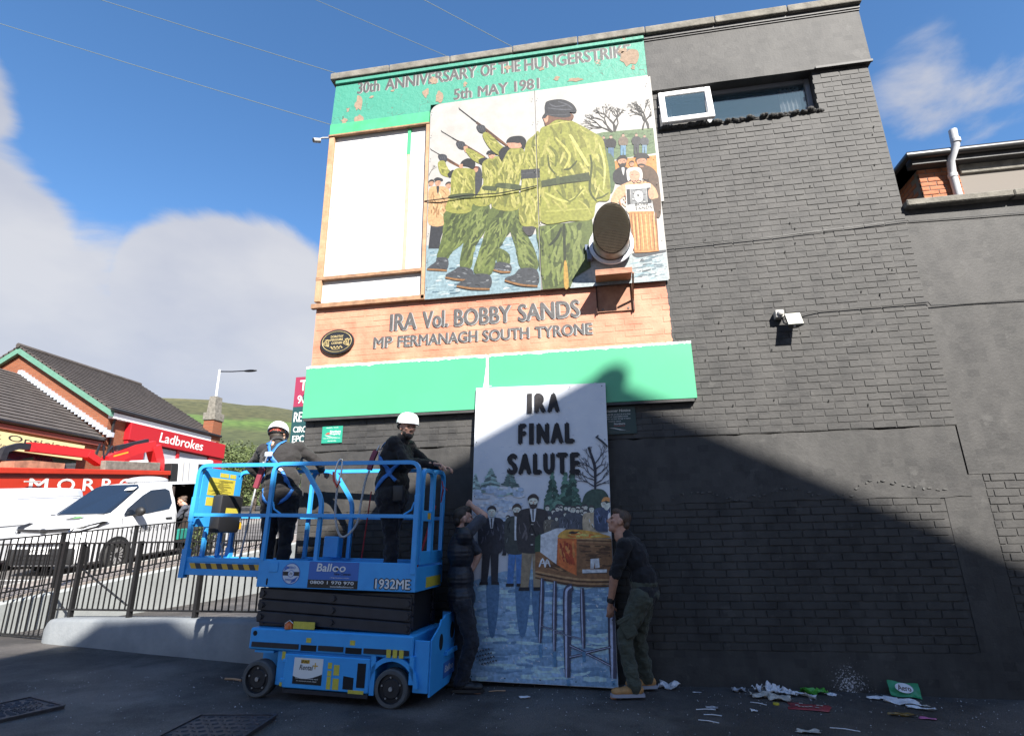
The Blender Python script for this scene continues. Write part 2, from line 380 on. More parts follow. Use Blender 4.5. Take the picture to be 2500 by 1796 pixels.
    bp = N(nt, 'ShaderNodeBump'); bp.inputs['Distance'].default_value = .004; bp.inputs['Strength'].default_value = .8
    L.new(noise(34, 6, None, .65), bp.inputs['Height']); L.new(bp.outputs[0], b.inputs['Normal'])
    return m
M_WALL = wall_paint()
M_CONC = mat('weathered_concrete', (.22, .205, .175, 1), .9, col2=(.12, .112, .095, 1), vscale=7, bump=.006, bscale=45)
M_BLKT = mat('black_paint_trim', (.04, .039, .039, 1), .6, var=.3, vscale=5, bump=.002)
bld = thing('gable_building', 'tall gable building painted black above a car park, with murals and a salmon band', 'building', (0, 0, 0))
# masonry core (joints) behind the brick faces
mb = MB()
# upper wall around the window opening (x -2.60..-.66, z 6.53..7.13)
yj = .010
mb.box((-7.22, yj, 2.5), (-2.60, .30, 8.05)); mb.box((-.66, yj, 2.5), (0, .30, 8.05)); mb.box((-2.60, yj, 2.5), (-.66, .30, 6.53)); mb.box((-2.60, yj, 7.13), (-.66, .30, 8.05))
mb.build('wall_core', M_WALL, bld)
mb = MB(); mb.box((-7.22, .30, -.3), (0, 9.5, 8.04)); mb.build('rear_wall', M_WALL, bld)
def plaster(name, x0, x1, z0, z1, y, parent, edge=.004, seed=1, depth=.35):
    """rendered band: subdivided face with trowel unevenness"""
    rng = random.Random(seed); mb = MB(); nx_ = max(2, int((x1-x0)/.12)); nz_ = max(2, int((z1-z0)/.12))
    vs = []
    for j in range(nz_+1):
        for i in range(nx_+1):
            x = x0+(x1-x0)*i/nx_; z = z0+(z1-z0)*j/nz_
            vs.append((x, y+(.006 if seed != 4 else 0)*mnoise.noise((x*1.7, z*1.7, seed)), z+(rng.uniform(-edge, edge) if j in (0, nz_) and 0 < i < nx_ else 0)))
    W_ = nx_+1; fs = [(j*W_+i, j*W_+i+1, (j+1)*W_+i+1, (j+1)*W_+i) for j in range(nz_) for i in range(nx_)]
    b0 = len(vs); ring = [i for i in range(W_)]+[j*W_+nx_ for j in range(1, nz_+1)]+[nz_*W_+i for i in range(nx_-1, -1, -1)]+[j*W_ for j in range(nz_-1, 0, -1)]
    for i in ring: vs.append((vs[i][0], y+depth, vs[i][2]))
    n = len(ring)
    for k in range(n): fs.append((ring[k], b0+k, b0+(k+1) % n, ring[(k+1) % n]))
    mb.add(vs, fs); return mb.build(name, M_WALL, parent, smooth=40)
plaster('render_band', -7.22, -.02, 1.785, 2.492, .016, bld, .012, 1)
plaster('plinth', -7.22, -.02, -.30, .365, .020, bld, .008, 2)
mb = MB(); mb.box((-7.22, .0270, .34), (-.02, .30, 1.80)); mb.build('lower_wall_core', M_WALL, bld)
plaster('render_pier', -.27, -.02, .36, 1.784, .022, bld, .003, 3)
# bricks: one shared stretcher, one shared half; frames of 5 faces
def brick_mesh(name, w, h=.066, d=.0075, c=.0035):
    x, z = w/2, h/2; v = [(-x, 0, -z), (x, 0, -z), (x, 0, z), (-x, 0, z), (-x+c, -d, -z+c), (x-c, -d, -z+c), (x-c, -d, z-c), (-x+c, -d, z-c)]
    me = bpy.data.meshes.new(name); me.from_pydata(v, [], [(4,5,6,7),(0,1,5,4),(1,2,6,5),(2,3,7,6),(3,0,4,7)]); me.materials.append(M_WALL); return me
B_FULL = brick_mesh('brick', .2165); B_HALF = brick_mesh('brick', .104)
def courses(x0, x1, z0, z1, phase, skip=()):
    out = []; k = 0; z = z0
    while z+.07 <= z1+.01:
        off = phase+(.1125 if k % 2 else 0); x = x0-(off % .225)
        while x < x1-.02:
            a = max(x, x0); b_ = min(x+.225, x1)
            if b_-a > .05:
                cx, cz = (a+b_)/2, z+.0375
                if not any(s[0] < cx < s[1] and s[2] < cz < s[3] for s in skip): out.append((cx, cz, b_-a))
            x += .225
        z += .075; k += 1
    return out
def lay(bricks, y, parent, n_single, key, sname, seed=5, rowsag=.0015):
    rng = random.Random(seed); bricks = sorted(bricks, key=key); mbb = MB()
    for i, (cx, cz, w) in enumerate(bricks):
        dy = rng.uniform(-.0025, .0015)+((.0055 if cz > 4.4 else .003) if (cx < -5.7 and cz > 3.5) or (cx < -2.73 and 3.4 < cz < 4.45) else 0); dx = rng.uniform(-.002, .002); dz = rng.uniform(-rowsag, rowsag)
        if i < n_single:
            full = w > .18
            o = inst(B_FULL if full else B_HALF, 'brick', parent, (cx+dx, y+dy, cz+dz), (rng.uniform(-.008, .008), rng.uniform(-.004, .004), rng.uniform(-.008, .008)))
            o.scale = ((w-.009)/(.2165 if full else .104), 1, 1)
        else:
            x, z, c, d = (w-.009)/2, .033, .0035, .0075
            v = [(-x,0,-z),(x,0,-z),(x,0,z),(-x,0,z),(-x+c,-d,-z+c),(x-c,-d,-z+c),(x-c,-d,z-c),(-x+c,-d,z-c)]
            mbb.add([(cx+dx+p[0], y+dy+p[1]+p[0]*rng.uniform(-.008,.008), cz+dz+p[2]) for p in v], [(4,5,6,7),(0,1,5,4),(1,2,6,5),(2,3,7,6),(3,0,4,7)])
    if mbb.v: stuff(mbb.build(sname, M_WALL, parent, fix=False))
up_b = courses(-7.22, 0.0, 2.5, 7.12, .1125-.0125+.225*.0, skip=[(-2.62,-.64,6.50,7.2),(-5.55,-2.85,4.5,7.3),(-7.1,-2.66,3.0,3.50)])
lay(up_b, .0128, bld, 300, lambda q: (q[0]+1.6)**2*.55+(q[1]-3.6)**2 + (30 if q[0] < -2.6 else 0), 'brick_courses')
lay(courses(-7.22, -.27, .365, 1.775, .06), .0275, bld, 0, lambda q: 0, 'lower_brick_courses', 8)
# head-height ledges, fascia, coping
plaster('fascia', -2.70, .035, 7.125, 7.98, -.030, bld, .003, 4, .3)
mb = MB(); mb.box((-2.70, -.055, 7.98), (.045, .02, 8.035)); mb.box((-2.70, -.042, 7.955), (.042, .02, 7.979)); mb.build('fascia_moulding', M_BLKT, bld)
mb = MB(); mb.box((-.63, -.05, 7.118), (.045, -.024, 7.15)); mb.build('drip_moulding', M_BLKT, bld)
x = -7.28; k = 0; rng = random.Random(3)
while x < .06:
    w = min(.92, .07-x); mb = MB(); mb.box((x+.004, -.105+rng.uniform(-.004, .004), 8.036), (x+w-.004, .40, 8.15+rng.uniform(-.004, .004)), bev=.014); mb.build('coping_stone', M_CONC, bld); x += .92; k += 1
# ghost of old painted letters on the fascia
M_GHOST = mat('faded_lettering', (.066, .064, .061, 1), .7, col2=(.042,.041,.04,1), vscale=14, bump=.002, bscale=50)
mb = MB()
for s, x0, w in (('N', -2.06, .26), ('S', -1.68, .20), ('I', -1.36, .05), ('U', -1.12, .30)):
    put_text(mb, s, (x0, -.0303, 7.50), X3, Z3, w, .30, bold=.03)
stuff(mb.build('faded_letters', M_GHOST, bld, fix=False))
# small drilled fixing holes
mb = MB(); rng = random.Random(11)
for k in range(34):
    x, z = rng.uniform(-2.4, -.1), rng.uniform(2.6, 6.2)
    mb.prism([(x-.006, z-.012), (x+.004, z-.014), (x+.010, z+.010), (x-.001, z+.013)], -.001, .012)
stuff(mb.build('fixing_holes', mat('hole_black', (.004,.004,.004,1), .9), bld))
# old cracked crust of render under the lit band
mb = MB(); rng = random.Random(4)
for k in range(46):
    x = -2.9+k*.058+rng.uniform(-.02,.02); z = 1.86+.05*math.sin(k*.4)+rng.uniform(-.02,.02)+(.05 if k > 30 else 0)
    w = rng.uniform(.01, .05); mb.prism(smoothpoly([(x, z), (x+w*.5, z+rng.uniform(.003,.012)), (x+w, z+rng.uniform(-.01,.01)), (x+w*.5, z-rng.uniform(.003,.012))], 2), .006, .018)
stuff(mb.build('flaked_render', mat('flake', (.14,.138,.13,1), .85, col2=(.05,.05,.05,1), vscale=40), bld))
# ------------------------------------------------------------------ window with propped-open casement
M_UPVC = mat('white_frame', (.80, .80, .80, 1), .35, var=.04)
M_FRBLK = mat('grey_frame', (.16, .17, .19, 1), .35)
M_GLASS = mat('window_glass', (.05, .09, .12, 1), .03, spec=.9, alpha=.45)
mb = MB()
def frame(mb, x0, x1, z0, z1, t, y0, y1, bev=.006):
    mb.box((x0, y0, z0), (x0+t, y1, z1), bev=bev); mb.box((x1-t, y0, z0), (x1, y1, z1), bev=bev)
    mb.box((x0+t, y0, z0), (x1-t, y1, z0+t), bev=bev); mb.box((x0+t, y0, z1-t), (x1-t, y1, z1), bev=bev)
frame(mb, -2.598, -.662, 6.545, 7.128, .06, .12, .19); mb.box((-1.98, .12, 6.605), (-1.92, .188, 7.068))
win = mb.build('window', M_FRBLK, bld)
mb = MB(); mb.box((-1.92, .15, 6.605), (-.722, .156, 7.068)); mb.build('pane', M_GLASS, win)
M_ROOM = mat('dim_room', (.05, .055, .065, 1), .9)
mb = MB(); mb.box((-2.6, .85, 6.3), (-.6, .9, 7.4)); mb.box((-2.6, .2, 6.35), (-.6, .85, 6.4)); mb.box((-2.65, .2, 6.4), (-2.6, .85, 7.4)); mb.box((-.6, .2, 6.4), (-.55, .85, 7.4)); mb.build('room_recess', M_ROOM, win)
M_CURT = mat('pale_curtain', (.62, .64, .66, 1), .9, var=.1, vscale=20)
def curtain(x0, x1):
    mb = MB(); n = 24; vs = []
    for i in range(n+1):
        x = x0+(x1-x0)*i/n; y = .235+.016*math.sin(i*1.3)
        vs += [(x, y, 6.56), (x, y, 7.1)]
    mb.add(vs, [(2*i, 2*i+2, 2*i+3, 2*i+1) for i in range(n)]); return mb.build('curtain', M_CURT, win, smooth=60)
curtain(-1.02, -.76); curtain(-2.57, -2.40)
# white casement, hinged at the top and standing proud of the wall
mb = MB(); frame(mb, -.33, .33, -.53, 0, .075, -.028, .028, .008)
cas = mb.build('casement', M_UPVC, win); cas.location = (-2.262, -.01, 7.07); cas.rotation_euler = (R(-7), 0, 0)
mb = MB(); mb.box((-2.515, -.033, 6.62), (-2.01, -.029, 6.99)); mb.build('casement_pane', M_GLASS, win).rotation_euler = (0, 0, 0)
# broken sill
mb = MB(); rng = random.Random(9)
for k in range(60):
    x = -2.60+1.96*k/59; r = rng.uniform(.02, .04)
    mb.ell((x, rng.uniform(-.02, .03), 6.525+rng.uniform(-.012, .016)), (r*1.2, .035, r*.8), n=7, m=5)
mb.box((-2.61, .0, 6.50), (-.65, .14, 6.535)); mb.build('broken_sill', mat('rubble_mortar', (.07, .068, .065, 1), .95, col2=(.03,.03,.03,1), vscale=30, bump=.01, bscale=60), win)
# ------------------------------------------------------------------ single-storey extension to the right
ext = thing('extension_building', 'low black rendered extension with concrete coping beside the gable building', 'building')
plaster('render_wall', .0, 9.0, 2.0, 5.02, .025, ext, .002, 6)
plaster('render_pier', -.018, .118, -.3, 1.999, .026, ext, .003, 7)
mb = MB(); mb.box((.118, .035, -.35), (9.0, .35, 2.0)); mb.build('wall_core', M_WALL, ext)
mb = MB(); mb.box((0.0, .36, -.3), (9, 9.0, 5.0)); mb.build('rear_block', M_WALL, ext)
eb = courses(.12, 3.2, -.25, 1.99, .05); lay(eb, .0355, ext, 300, lambda q: q[0]-q[1]*.2, 'brick_courses', 21)
x = .005; rng = random.Random(5)
while x < 9:
    w = min(1.1, 9-x); mb = MB(); mb.box((x+.004, -.075+rng.uniform(-.004,.004), 5.022), (x+w-.004, .5, 5.105+rng.uniform(-.003,.003)), bev=.012); mb.build('coping_stone', M_CONC, ext); x += 1.1
mb = MB(); pts = []
for i in range(60):
    x = .30+i*.03; pts.append((x, .012, 3.80+.004*math.sin(i*1.1)))
# service cables clipped along the wall
M_CABLE = mat('black_cable', (.012, .012, .012, 1), .5)
cb = MB(); cb.tube([(-1.36, -.02, 3.80), (-1.1, -.016, 3.845), (-.5, -.016, 3.848), (0.0, -.016, 3.852), (.03, .004, 3.82), (.30, .008, 3.815), (2.2, .008, 3.80)], .006, 6)
tag(cb.build('service_cable', M_CABLE, smooth=50), 'thin black cable running right from the floodlight across both walls', 'cable')
cb = MB(); cb.tube([(-2.68, -.016, 4.80), (-1.5, -.016, 4.815), (-.3, -.016, 4.86), (0, -.014, 4.87), (.02, .008, 4.865), (2.2, .010, 4.82)], .0055, 6)
tag(cb.build('wall_cable', mat('grey_cable', (.06,.06,.06,1), .5), smooth=50), 'painted-over cable strung along the black bricks level with the mural floor', 'cable')
# ------------------------------------------------------------------ red brick house behind the extension
hs = thing('brick_house', 'red brick upper storey with black gutter and white window panel behind the extension', 'house')
M_RB = mat('red_brick', (.42, .17, .08, 1), .85, col2=(.30, .10, .05, 1), vscale=14, bump=.004, bscale=60)
M_MORT = mat('mortar', (.19, .17, .15, 1), .9)
hx, hy = 1.46, 2.0
mb = MB(); mb.box((hx, hy+.008, 4.5), (12, 8.4, 6.95)); mb.build('wall_core', M_MORT, hs)
RB = bpy.data.meshes.new('brick'); 
def rbm(w):
    mbq = MB(); mbq.box((-w/2, 0, -.0325), (w/2, .05, .0325), bev=.004); return mbq.mesh('brick')
RBF, RBH = rbm(.215), rbm(.1025); RBF.materials.append(M_RB); RBH.materials.append(M_RB)
rng = random.Random(2)
for k in range(15):
    z = 5.86+k*.075
    x = hx-.0; first = True; off = 0 if k % 2 else .1125
    xx = hx
    if off: inst(RBH, 'brick', hs, (hx+.051, hy+rng.uniform(-.003,.002), z)); xx = hx+.1125
    while xx < hx+.56:
        w = .215
        if xx+w > hx+.60: inst(RBH, 'brick', hs, (xx+.051, hy+rng.uniform(-.003,.002), z)); break
        inst(RBF, 'brick', hs, (xx+.1075, hy+rng.uniform(-.003,.002), z)); xx += .225
    yy = hy+.0
    n_ = 0
    yy = hy+(.225 if not off else .1125)
    while yy < hy+3.2:
        inst(RBF, 'brick', hs, (hx+.045-.0, yy+.1075, z), (0, 0, R(-90))).location = (hx-.006, yy+.1075, z); yy += .225
mb = MB(); mb.box((2.03, hy+.03, 4.5), (12, hy+.05, 6.98)); wp = mb.build('window_frame', mat('grey_upvc', (.42,.43,.43,1), .4), hs)
mb = MB(); mb.box((2.07, hy+.012, 4.5), (3.35, hy+.028, 6.545)); mb.build('white_panel', M_UPVC, hs)
mb = MB(); mb.box((2.03, hy-.03, 6.64), (12, hy+.03, 6.80), bev=.01); mb.build('concrete_lintel', M_CONC, hs)
mb = MB(); mb.box((hx-.14, hy-.16, 6.80), (12, hy+.5, 6.93)); mb.box((hx-.14, hy, 6.80), (hx+.5, 8.4, 6.93)); mb.build('soffit', M_BLKT, hs)
M_GUT = mat('black_gutter', (.018, .017, .017, 1), .35, var=.2)
mb = MB(); mb.tube([(hx-.20, 8.4, 6.93), (hx-.20, hy-.20, 6.93), (12, hy-.20, 6.93)], .062, 12); mb.build('gutter', M_GUT, hs, smooth=40)
mb = MB(); mb.add([(hx-.1, hy-.1, 6.98), (12, hy-.1, 6.98), (12, 5.2, 8.2), (hx+2.6, 5.2, 8.2), (hx-.1, 8.4, 6.98), (12, 8.4, 6.98)], [(0,1,2,3), (0,3,4), (4,3,2,5)]); mb.build('roof', mat('slate', (.10,.095,.095,1), .8, var=.3, vscale=5), hs)
mb = MB(); px = 1.875
mb.tube([(px, hy-.07, 4.6), (px, hy-.07, 6.62), (px-.02, hy-.14, 6.80), (px+.02, hy-.27, 6.98), (px+.03, hy-.28, 7.24)], .055, 14)
for x_, y_, z_ in ((px, hy-.07, 6.56), (px+.03, hy-.28, 7.02), (px, hy-.07, 5.95)): mb.cyl((x_, y_, z_), (x_, y_, z_+.06), .064, n=14)
mb.build('soil_pipe', mat('grey_pipe', (.52,.53,.55,1), .45, var=.05), hs, smooth=40)
# painted picture data: colours (sRGB) and outlines in metres on each board
ART_MURAL = [('q',(150,176,186),[(2,761),(264,808),(615,802),(979,772),(1468,771),(1514,776),(1495,-2),(5,0)]),('f',[(205,215,218),(110,140,155),(178,200,205),(90,118,134)],130,2,104,13.9,0.08,[(5,761),(615,791),(1467,761),(1482,22),(8,15)]),
('q',(186,198,202),[(2002,428),(2600,376),(3019,392),(3005,-13),(1838,-10)]),('f',[(225,230,230),(120,140,150),(150,180,190),(95,105,112)],60,4,104,13.9,0.1,[(2590,371),(3006,379),(2996,7),(2563,10)]),
('p',(80,84,90),[(2617,380),(2808,380),(3015,386),(3003,354),(2821,328),(2664,316)]),
('q',(112,134,98),[(2196,2155),(2379,2180),(2698,2164),(3036,2150),(3020,1765),(2778,1755),(2388,1732),(2312,2012)]),('f',[(92,116,80),(132,150,112),(104,126,92)],50,0,104,17.4,0.5,[(2196,2155),(3035,2143),(3017,1776),(2390,1754)]),
('q',(222,150,84),[(2405,1707),(2666,1737),(3017,1732),(3007,1451),(2466,1502)]),('t',(66,64,62),(2520,2164),1.58,125,26.0,6,2),('t',(66,64,62),(2529,2162),1.2,139,17.4,5,3),('t',(66,64,62),(2501,2162),2.1,139,17.4,6,4),('t',(66,64,62),(2491,2163),2.5,148,13.9,5,5),('t',(66,64,62),(2958,2148),1.75,139,20.8,6,6),('t',(66,64,62),(2883,2143),1.3,130,15.6,5,7),('t',(120,116,110),(9,1827),1.2,69,8.7,4,8),
('q',(70,76,86),[(2338,1967),(2403,1958),(2390,1803),(2364,1806),(2367,1925),(2351,1808),(2328,1811)]),
('p',(58,60,66),[(2350,2074),(2402,2066),(2433,2017),(2421,1955),(2402,1942),(2334,1952),(2317,1977),(2315,2034)]),
('p',(196,160,140),[(2364,2107),(2392,2103),(2389,2071),(2363,2075)]),
('p',(60,52,48),[(2362,2101),(2379,2124),(2393,2096),(2378,2106)]),
('q',(96,128,160),[(2426,1946),(2500,1935),(2485,1758),(2456,1762),(2459,1898),(2441,1764),(2414,1768)]),
('p',(44,44,48),[(2440,2067),(2499,2058),(2535,2002),(2521,1932),(2499,1917),(2422,1928),(2403,1956),(2401,2022)]),
('p',(196,160,140),[(2456,2105),(2489,2100),(2485,2064),(2455,2068)]),
('p',(60,52,48),[(2454,2098),(2474,2124),(2490,2092),(2472,2104)]),
('q',(110,150,180),[(2586,1956),(2655,1946),(2640,1781),(2613,1785),(2616,1911),(2599,1787),(2574,1790)]),
('p',(128,112,98),[(2600,2070),(2655,2061),(2688,2009),(2674,1943),(2654,1930),(2582,1940),(2564,1966),(2563,2027)]),
('p',(196,160,140),[(2615,2105),(2645,2100),(2642,2067),(2614,2071)]),
('p',(60,52,48),[(2613,2098),(2632,2123),(2646,2093),(2630,2104)]),
('q',(60,62,70),[(2753,1942),(2820,1932),(2804,1773),(2778,1777),(2782,1899),(2765,1779),(2741,1782)]),
('p',(72,72,74),[(2767,2051),(2820,2043),(2851,1993),(2838,1930),(2818,1916),(2749,1926),(2733,1952),(2732,2011)]),
('p',(196,160,140),[(2782,2085),(2811,2081),(2807,2048),(2781,2052)]),
('p',(60,52,48),[(2780,2079),(2798,2102),(2812,2074),(2797,2085)]),
('q',(120,150,172),[(2858,1921),(2917,1913),(2903,1770),(2880,1774),(2884,1883),(2868,1775),(2847,1778)]),
('p',(84,86,90),[(2871,2019),(2919,2012),(2946,1967),(2934,1910),(2916,1898),(2855,1907),(2840,1930),(2839,1982)]),
('p',(196,160,140),[(2884,2049),(2911,2045),(2907,2016),(2883,2020)]),
('p',(60,52,48),[(2883,2043),(2899,2064),(2911,2039),(2898,2048)]),
('p',(92,114,78),[(2385,1821),(2483,1763),(2494,1519),(2451,1288),(2397,1295)]),
('p',(96,74,58),[(2783,1589),(2910,1583),(3007,1451),(3018,1216),(3000,885),(2937,862),(2887,1317),(2755,1463)]),
('p',(44,44,50),[(2468,1545),(2566,1619),(2655,1585),(2721,1489),(2691,1342),(2529,1363),(2460,1416)]),
('p',(228,226,222),[(2573,1596),(2610,1591),(2589,1485)]),('h',(44,38,36),(2589,1691),73,(206,158,128),(52,44,40),0),('h',(80,60,50),(2703,1640),38,(206,158,128),None,0),('h',(52,44,42),(2829,1658),80,(198,148,118),None,0),
('p',(46,44,46),[(2740,1738),(2781,1792),(2889,1772),(2934,1700),(2849,1729)]),
('s',(50,40,36),20.8,[(2776,1608),(2822,1615),(2871,1591)]),
('p',(224,178,138),[(2621,1373),(2722,1386),(2855,1364),(2955,1266),(2987,1115),(2903,1083),(2852,903),(2606,932),(2603,1183),(2513,1131),(2473,1073),(2408,1140),(2489,1304)]),('f',[(196,140,100),(240,206,172),(176,120,84)],26,-50,69,12.2,0.5,[(2639,1371),(2855,1353),(2968,1222),(2959,1118),(2608,952),(2441,1140)]),
('q',(212,146,86),[(2618,951),(2918,926),(2932,375),(2807,372),(2643,381),(2627,684)]),
('s',(150,98,56),10.4,[(2642,938),(2641,682),(2634,412)]),
('s',(150,98,56),10.4,[(2685,933),(2682,677),(2675,408)]),
('s',(150,98,56),10.4,[(2727,928),(2724,673),(2716,404)]),
('s',(150,98,56),10.4,[(2769,923),(2766,668),(2758,399)]),
('s',(150,98,56),10.4,[(2811,918),(2808,663),(2799,395)]),
('s',(150,98,56),10.4,[(2853,913),(2849,659),(2840,391)]),
('s',(150,98,56),10.4,[(2895,908),(2891,654),(2881,386)]),
('s',(150,98,56),10.4,[(2937,903),(2932,650),(2922,382)]),
('s',(236,182,124),12.2,[(2662,915),(2661,680),(2659,419)]),
('s',(236,182,124),12.2,[(2711,909),(2710,674),(2707,414)]),
('s',(236,182,124),12.2,[(2760,903),(2759,669),(2755,409)]),
('s',(236,182,124),12.2,[(2810,898),(2808,663),(2803,404)]),
('s',(236,182,124),12.2,[(2858,892),(2856,658),(2851,399)]),
('s',(236,182,124),12.2,[(2907,886),(2904,653),(2899,394)]),
('p',(232,228,224),[(2629,1480),(2639,1565),(2710,1589),(2800,1565),(2828,1475),(2802,1371),(2752,1420),(2680,1426),(2641,1392)]),
('p',(222,168,140),[(2668,1518),(2734,1542),(2790,1497),(2778,1406),(2719,1356),(2670,1414)]),
('s',(130,78,66),8.7,[(2684,1481),(2713,1482)]),
('s',(130,78,66),8.7,[(2747,1477),(2774,1469)]),
('s',(130,78,66),8.7,[(2706,1392),(2742,1387)]),
('q',(246,244,240),[(2604,1337),(2909,1323),(2899,930),(2590,959)]),
('q',(52,54,58),[(2610,1276),(2654,1275),(2647,1052),(2602,1047)]),
('q',(52,54,58),[(2858,1266),(2905,1266),(2903,1042),(2853,1041)]),
('q',(150,152,154),[(2659,1272),(2854,1264),(2850,1042),(2649,1052)]),
('p',(236,236,234),[(2708,1213),(2764,1235),(2805,1190),(2795,1107),(2751,1071),(2709,1111)]),('f',[(60,60,62),(90,92,94),(236,236,234)],26,-10,31,8.7,0.6,[(2662,1267),(2850,1260),(2847,1044),(2653,1055)]),
('p',(222,170,138),[(2880,1233),(2932,1248),(2945,1162),(2896,1101),(2873,1150)]),
('q',(54,56,62),[(56,1079),(259,1073),(195,847),(178,700),(30,716)]),
('p',(214,174,126),[(17,1620),(137,1645),(274,1598),(308,1447),(263,1064),(30,1073),(12,1372)]),('f',[(178,136,92),(236,204,160),(160,120,80)],26,-80,104,12.2,0.5,[(25,1619),(274,1587),(293,1427),(255,1089),(40,1103)]),
('s',(120,90,60),12.2,[(15,1405),(153,1381),(290,1383)]),
('p',(60,56,60),[(119,1641),(155,1636),(149,1535),(133,1537)]),('h',(60,54,50),(43,1703),45,(206,158,128),None,0),('h',(66,56,50),(285,1635),47,(206,158,128),None,0),('h',(70,64,60),(138,1700),52,(206,158,128),None,0),
('p',(52,52,56),[(75,1750),(123,1785),(198,1752),(202,1715),(137,1737)]),
('p',(64,66,72),[(626,1837),(710,1872),(750,1729),(730,1506),(632,1341),(591,1524)]),('h',(120,60,46),(660,1833),42,(206,158,128),None,0),
('s',(60,58,58),10.4,[(20,2250),(452,1902)]),
('s',(122,80,52),26.0,[(178,2123),(316,2007),(452,1902)]),
('s',(52,50,50),15.6,[(130,2161),(367,1971)]),
('s',(50,50,50),6.9,[(16,2269),(34,2229)]),
('p',(62,64,70),[(128,2125),(173,2152),(244,2123),(261,2054),(233,2007),(167,2035)]),
('s',(96,98,104),6.9,[(153,2126),(175,2057)]),
('s',(96,98,104),6.9,[(182,2122),(204,2053)]),
('s',(96,98,104),6.9,[(211,2118),(233,2049)]),
('p',(98,112,58),[(252,1243),(625,1199),(602,974),(503,750),(345,630),(293,541),(152,572),(169,680),(196,804),(237,1015)]),('f',[(80,94,48),(72,86,44),(66,78,42)],30,-118,152,29.5,0.45,[(252,1243),(625,1199),(602,974),(503,750),(345,630),(293,541),(152,572),(169,680),(196,804),(237,1015)]),('f',[(114,128,66),(122,136,72),(132,144,82)],27,-118,134,19.1,0.45,[(252,1243),(625,1199),(602,974),(503,750),(345,630),(293,541),(152,572),(169,680),(196,804),(237,1015)]),
('p',(72,76,82),[(23,433),(134,515),(152,572),(293,545),(284,387),(98,394)]),('f',[(120,124,130),(44,46,50),(150,154,158)],9,-10,52,8.7,0.3,[(23,433),(134,515),(152,572),(293,545),(284,387),(98,394)]),
('s',(156,112,66),20.8,[(19,419),(156,397),(288,376)]),
('s',(60,50,44),6.9,[(20,404),(156,382),(288,361)]),
('p',(158,158,76),[(130,2016),(221,2032),(268,1909),(347,1806),(307,1760),(176,1829)]),('f',[(138,138,64),(128,130,60),(118,122,58),(182,178,98),(174,172,90),(194,188,112)],14,-50,69,12.2,0.5,[(139,2008),(225,2020),(337,1807),(180,1828)]),
('p',(38,40,44),[(270,1816),(346,1875),(372,1802),(303,1752)]),
('p',(158,158,76),[(327,1785),(407,1890),(630,1837),(650,1697),(613,1211),(260,1249),(312,1492)]),('f',[(138,138,64),(128,130,60),(118,122,58)],40,-75,152,26.6,0.45,[(327,1785),(407,1890),(630,1837),(650,1697),(613,1211),(260,1249),(312,1492)]),('f',[(182,178,98),(174,172,90),(194,188,112)],36,-75,134,17.2,0.45,[(327,1785),(407,1890),(630,1837),(650,1697),(613,1211),(260,1249),(312,1492)]),
('p',(74,84,52),[(320,1486),(611,1477),(612,1410),(317,1424)]),
('p',(38,40,44),[(471,1997),(568,2026),(654,1944),(630,1848),(549,1894),(451,1930)]),
('p',(206,158,128),[(431,1938),(480,1945),(476,1881),(439,1890)]),
('s',(60,58,58),10.4,[(169,2527),(791,2009)]),
('s',(122,80,52),26.0,[(397,2337),(596,2166),(791,2009)]),
('s',(52,50,50),15.6,[(328,2394),(669,2110)]),
('s',(50,50,50),6.9,[(164,2547),(182,2506)]),
('p',(62,64,70),[(381,2298),(426,2325),(497,2295),(514,2226),(485,2178),(419,2207)]),
('s',(96,98,104),6.9,[(406,2299),(427,2229)]),
('s',(96,98,104),6.9,[(435,2295),(456,2225)]),
('s',(96,98,104),6.9,[(464,2291),(485,2221)]),
('p',(98,112,58),[(624,1308),(847,1259),(808,929),(654,671),(605,386),(460,408),(492,709),(602,1038)]),('f',[(80,94,48),(72,86,44),(66,78,42)],34,-112,174,29.5,0.45,[(624,1308),(847,1259),(808,929),(654,671),(605,386),(460,408),(492,709),(602,1038)]),('f',[(114,128,66),(122,136,72),(132,144,82)],30,-112,153,19.1,0.45,[(624,1308),(847,1259),(808,929),(654,671),(605,386),(460,408),(492,709),(602,1038)]),
('p',(98,112,58),[(951,619),(1093,530),(1094,374),(945,409)]),('f',[(80,94,48),(72,86,44),(66,78,42)],8,-100,87,23.6,0.45,[(951,619),(1093,530),(1094,374),(945,409)]),('f',[(114,128,66),(122,136,72),(132,144,82)],7,-100,76,15.3,0.45,[(951,619),(1093,530),(1094,374),(945,409)]),
('p',(72,76,82),[(270,308),(388,376),(454,411),(617,354),(614,218),(371,237)]),('f',[(120,124,130),(44,46,50),(150,154,158)],9,-10,52,8.7,0.3,[(270,308),(388,376),(454,411),(617,354),(614,218),(371,237)]),
('s',(156,112,66),20.8,[(267,279),(428,232),(614,206)]),
('s',(60,50,44),6.9,[(267,265),(428,217),(614,192)]),
('p',(72,76,82),[(874,370),(953,429),(1105,381),(1111,284),(937,293)]),('f',[(120,124,130),(44,46,50),(150,154,158)],9,-10,52,8.7,0.3,[(874,370),(953,429),(1105,381),(1111,284),(937,293)]),
('s',(156,112,66),20.8,[(873,331),(993,283),(1111,276)]),
('s',(60,50,44),6.9,[(873,317),(992,269),(1111,262)]),
('p',(206,158,128),[(489,2218),(542,2222),(551,2138),(514,2132)]),
('p',(158,158,76),[(518,2155),(567,2183),(750,2040),(810,1950),(730,1915),(609,2001)]),('f',[(138,138,64),(128,130,60),(118,122,58),(182,178,98),(174,172,90),(194,188,112)],14,-38,78,12.2,0.5,[(527,2154),(571,2171),(800,1952),(730,1934)]),
('p',(38,40,44),[(722,1997),(811,2001),(830,1934),(750,1894),(698,1952)]),
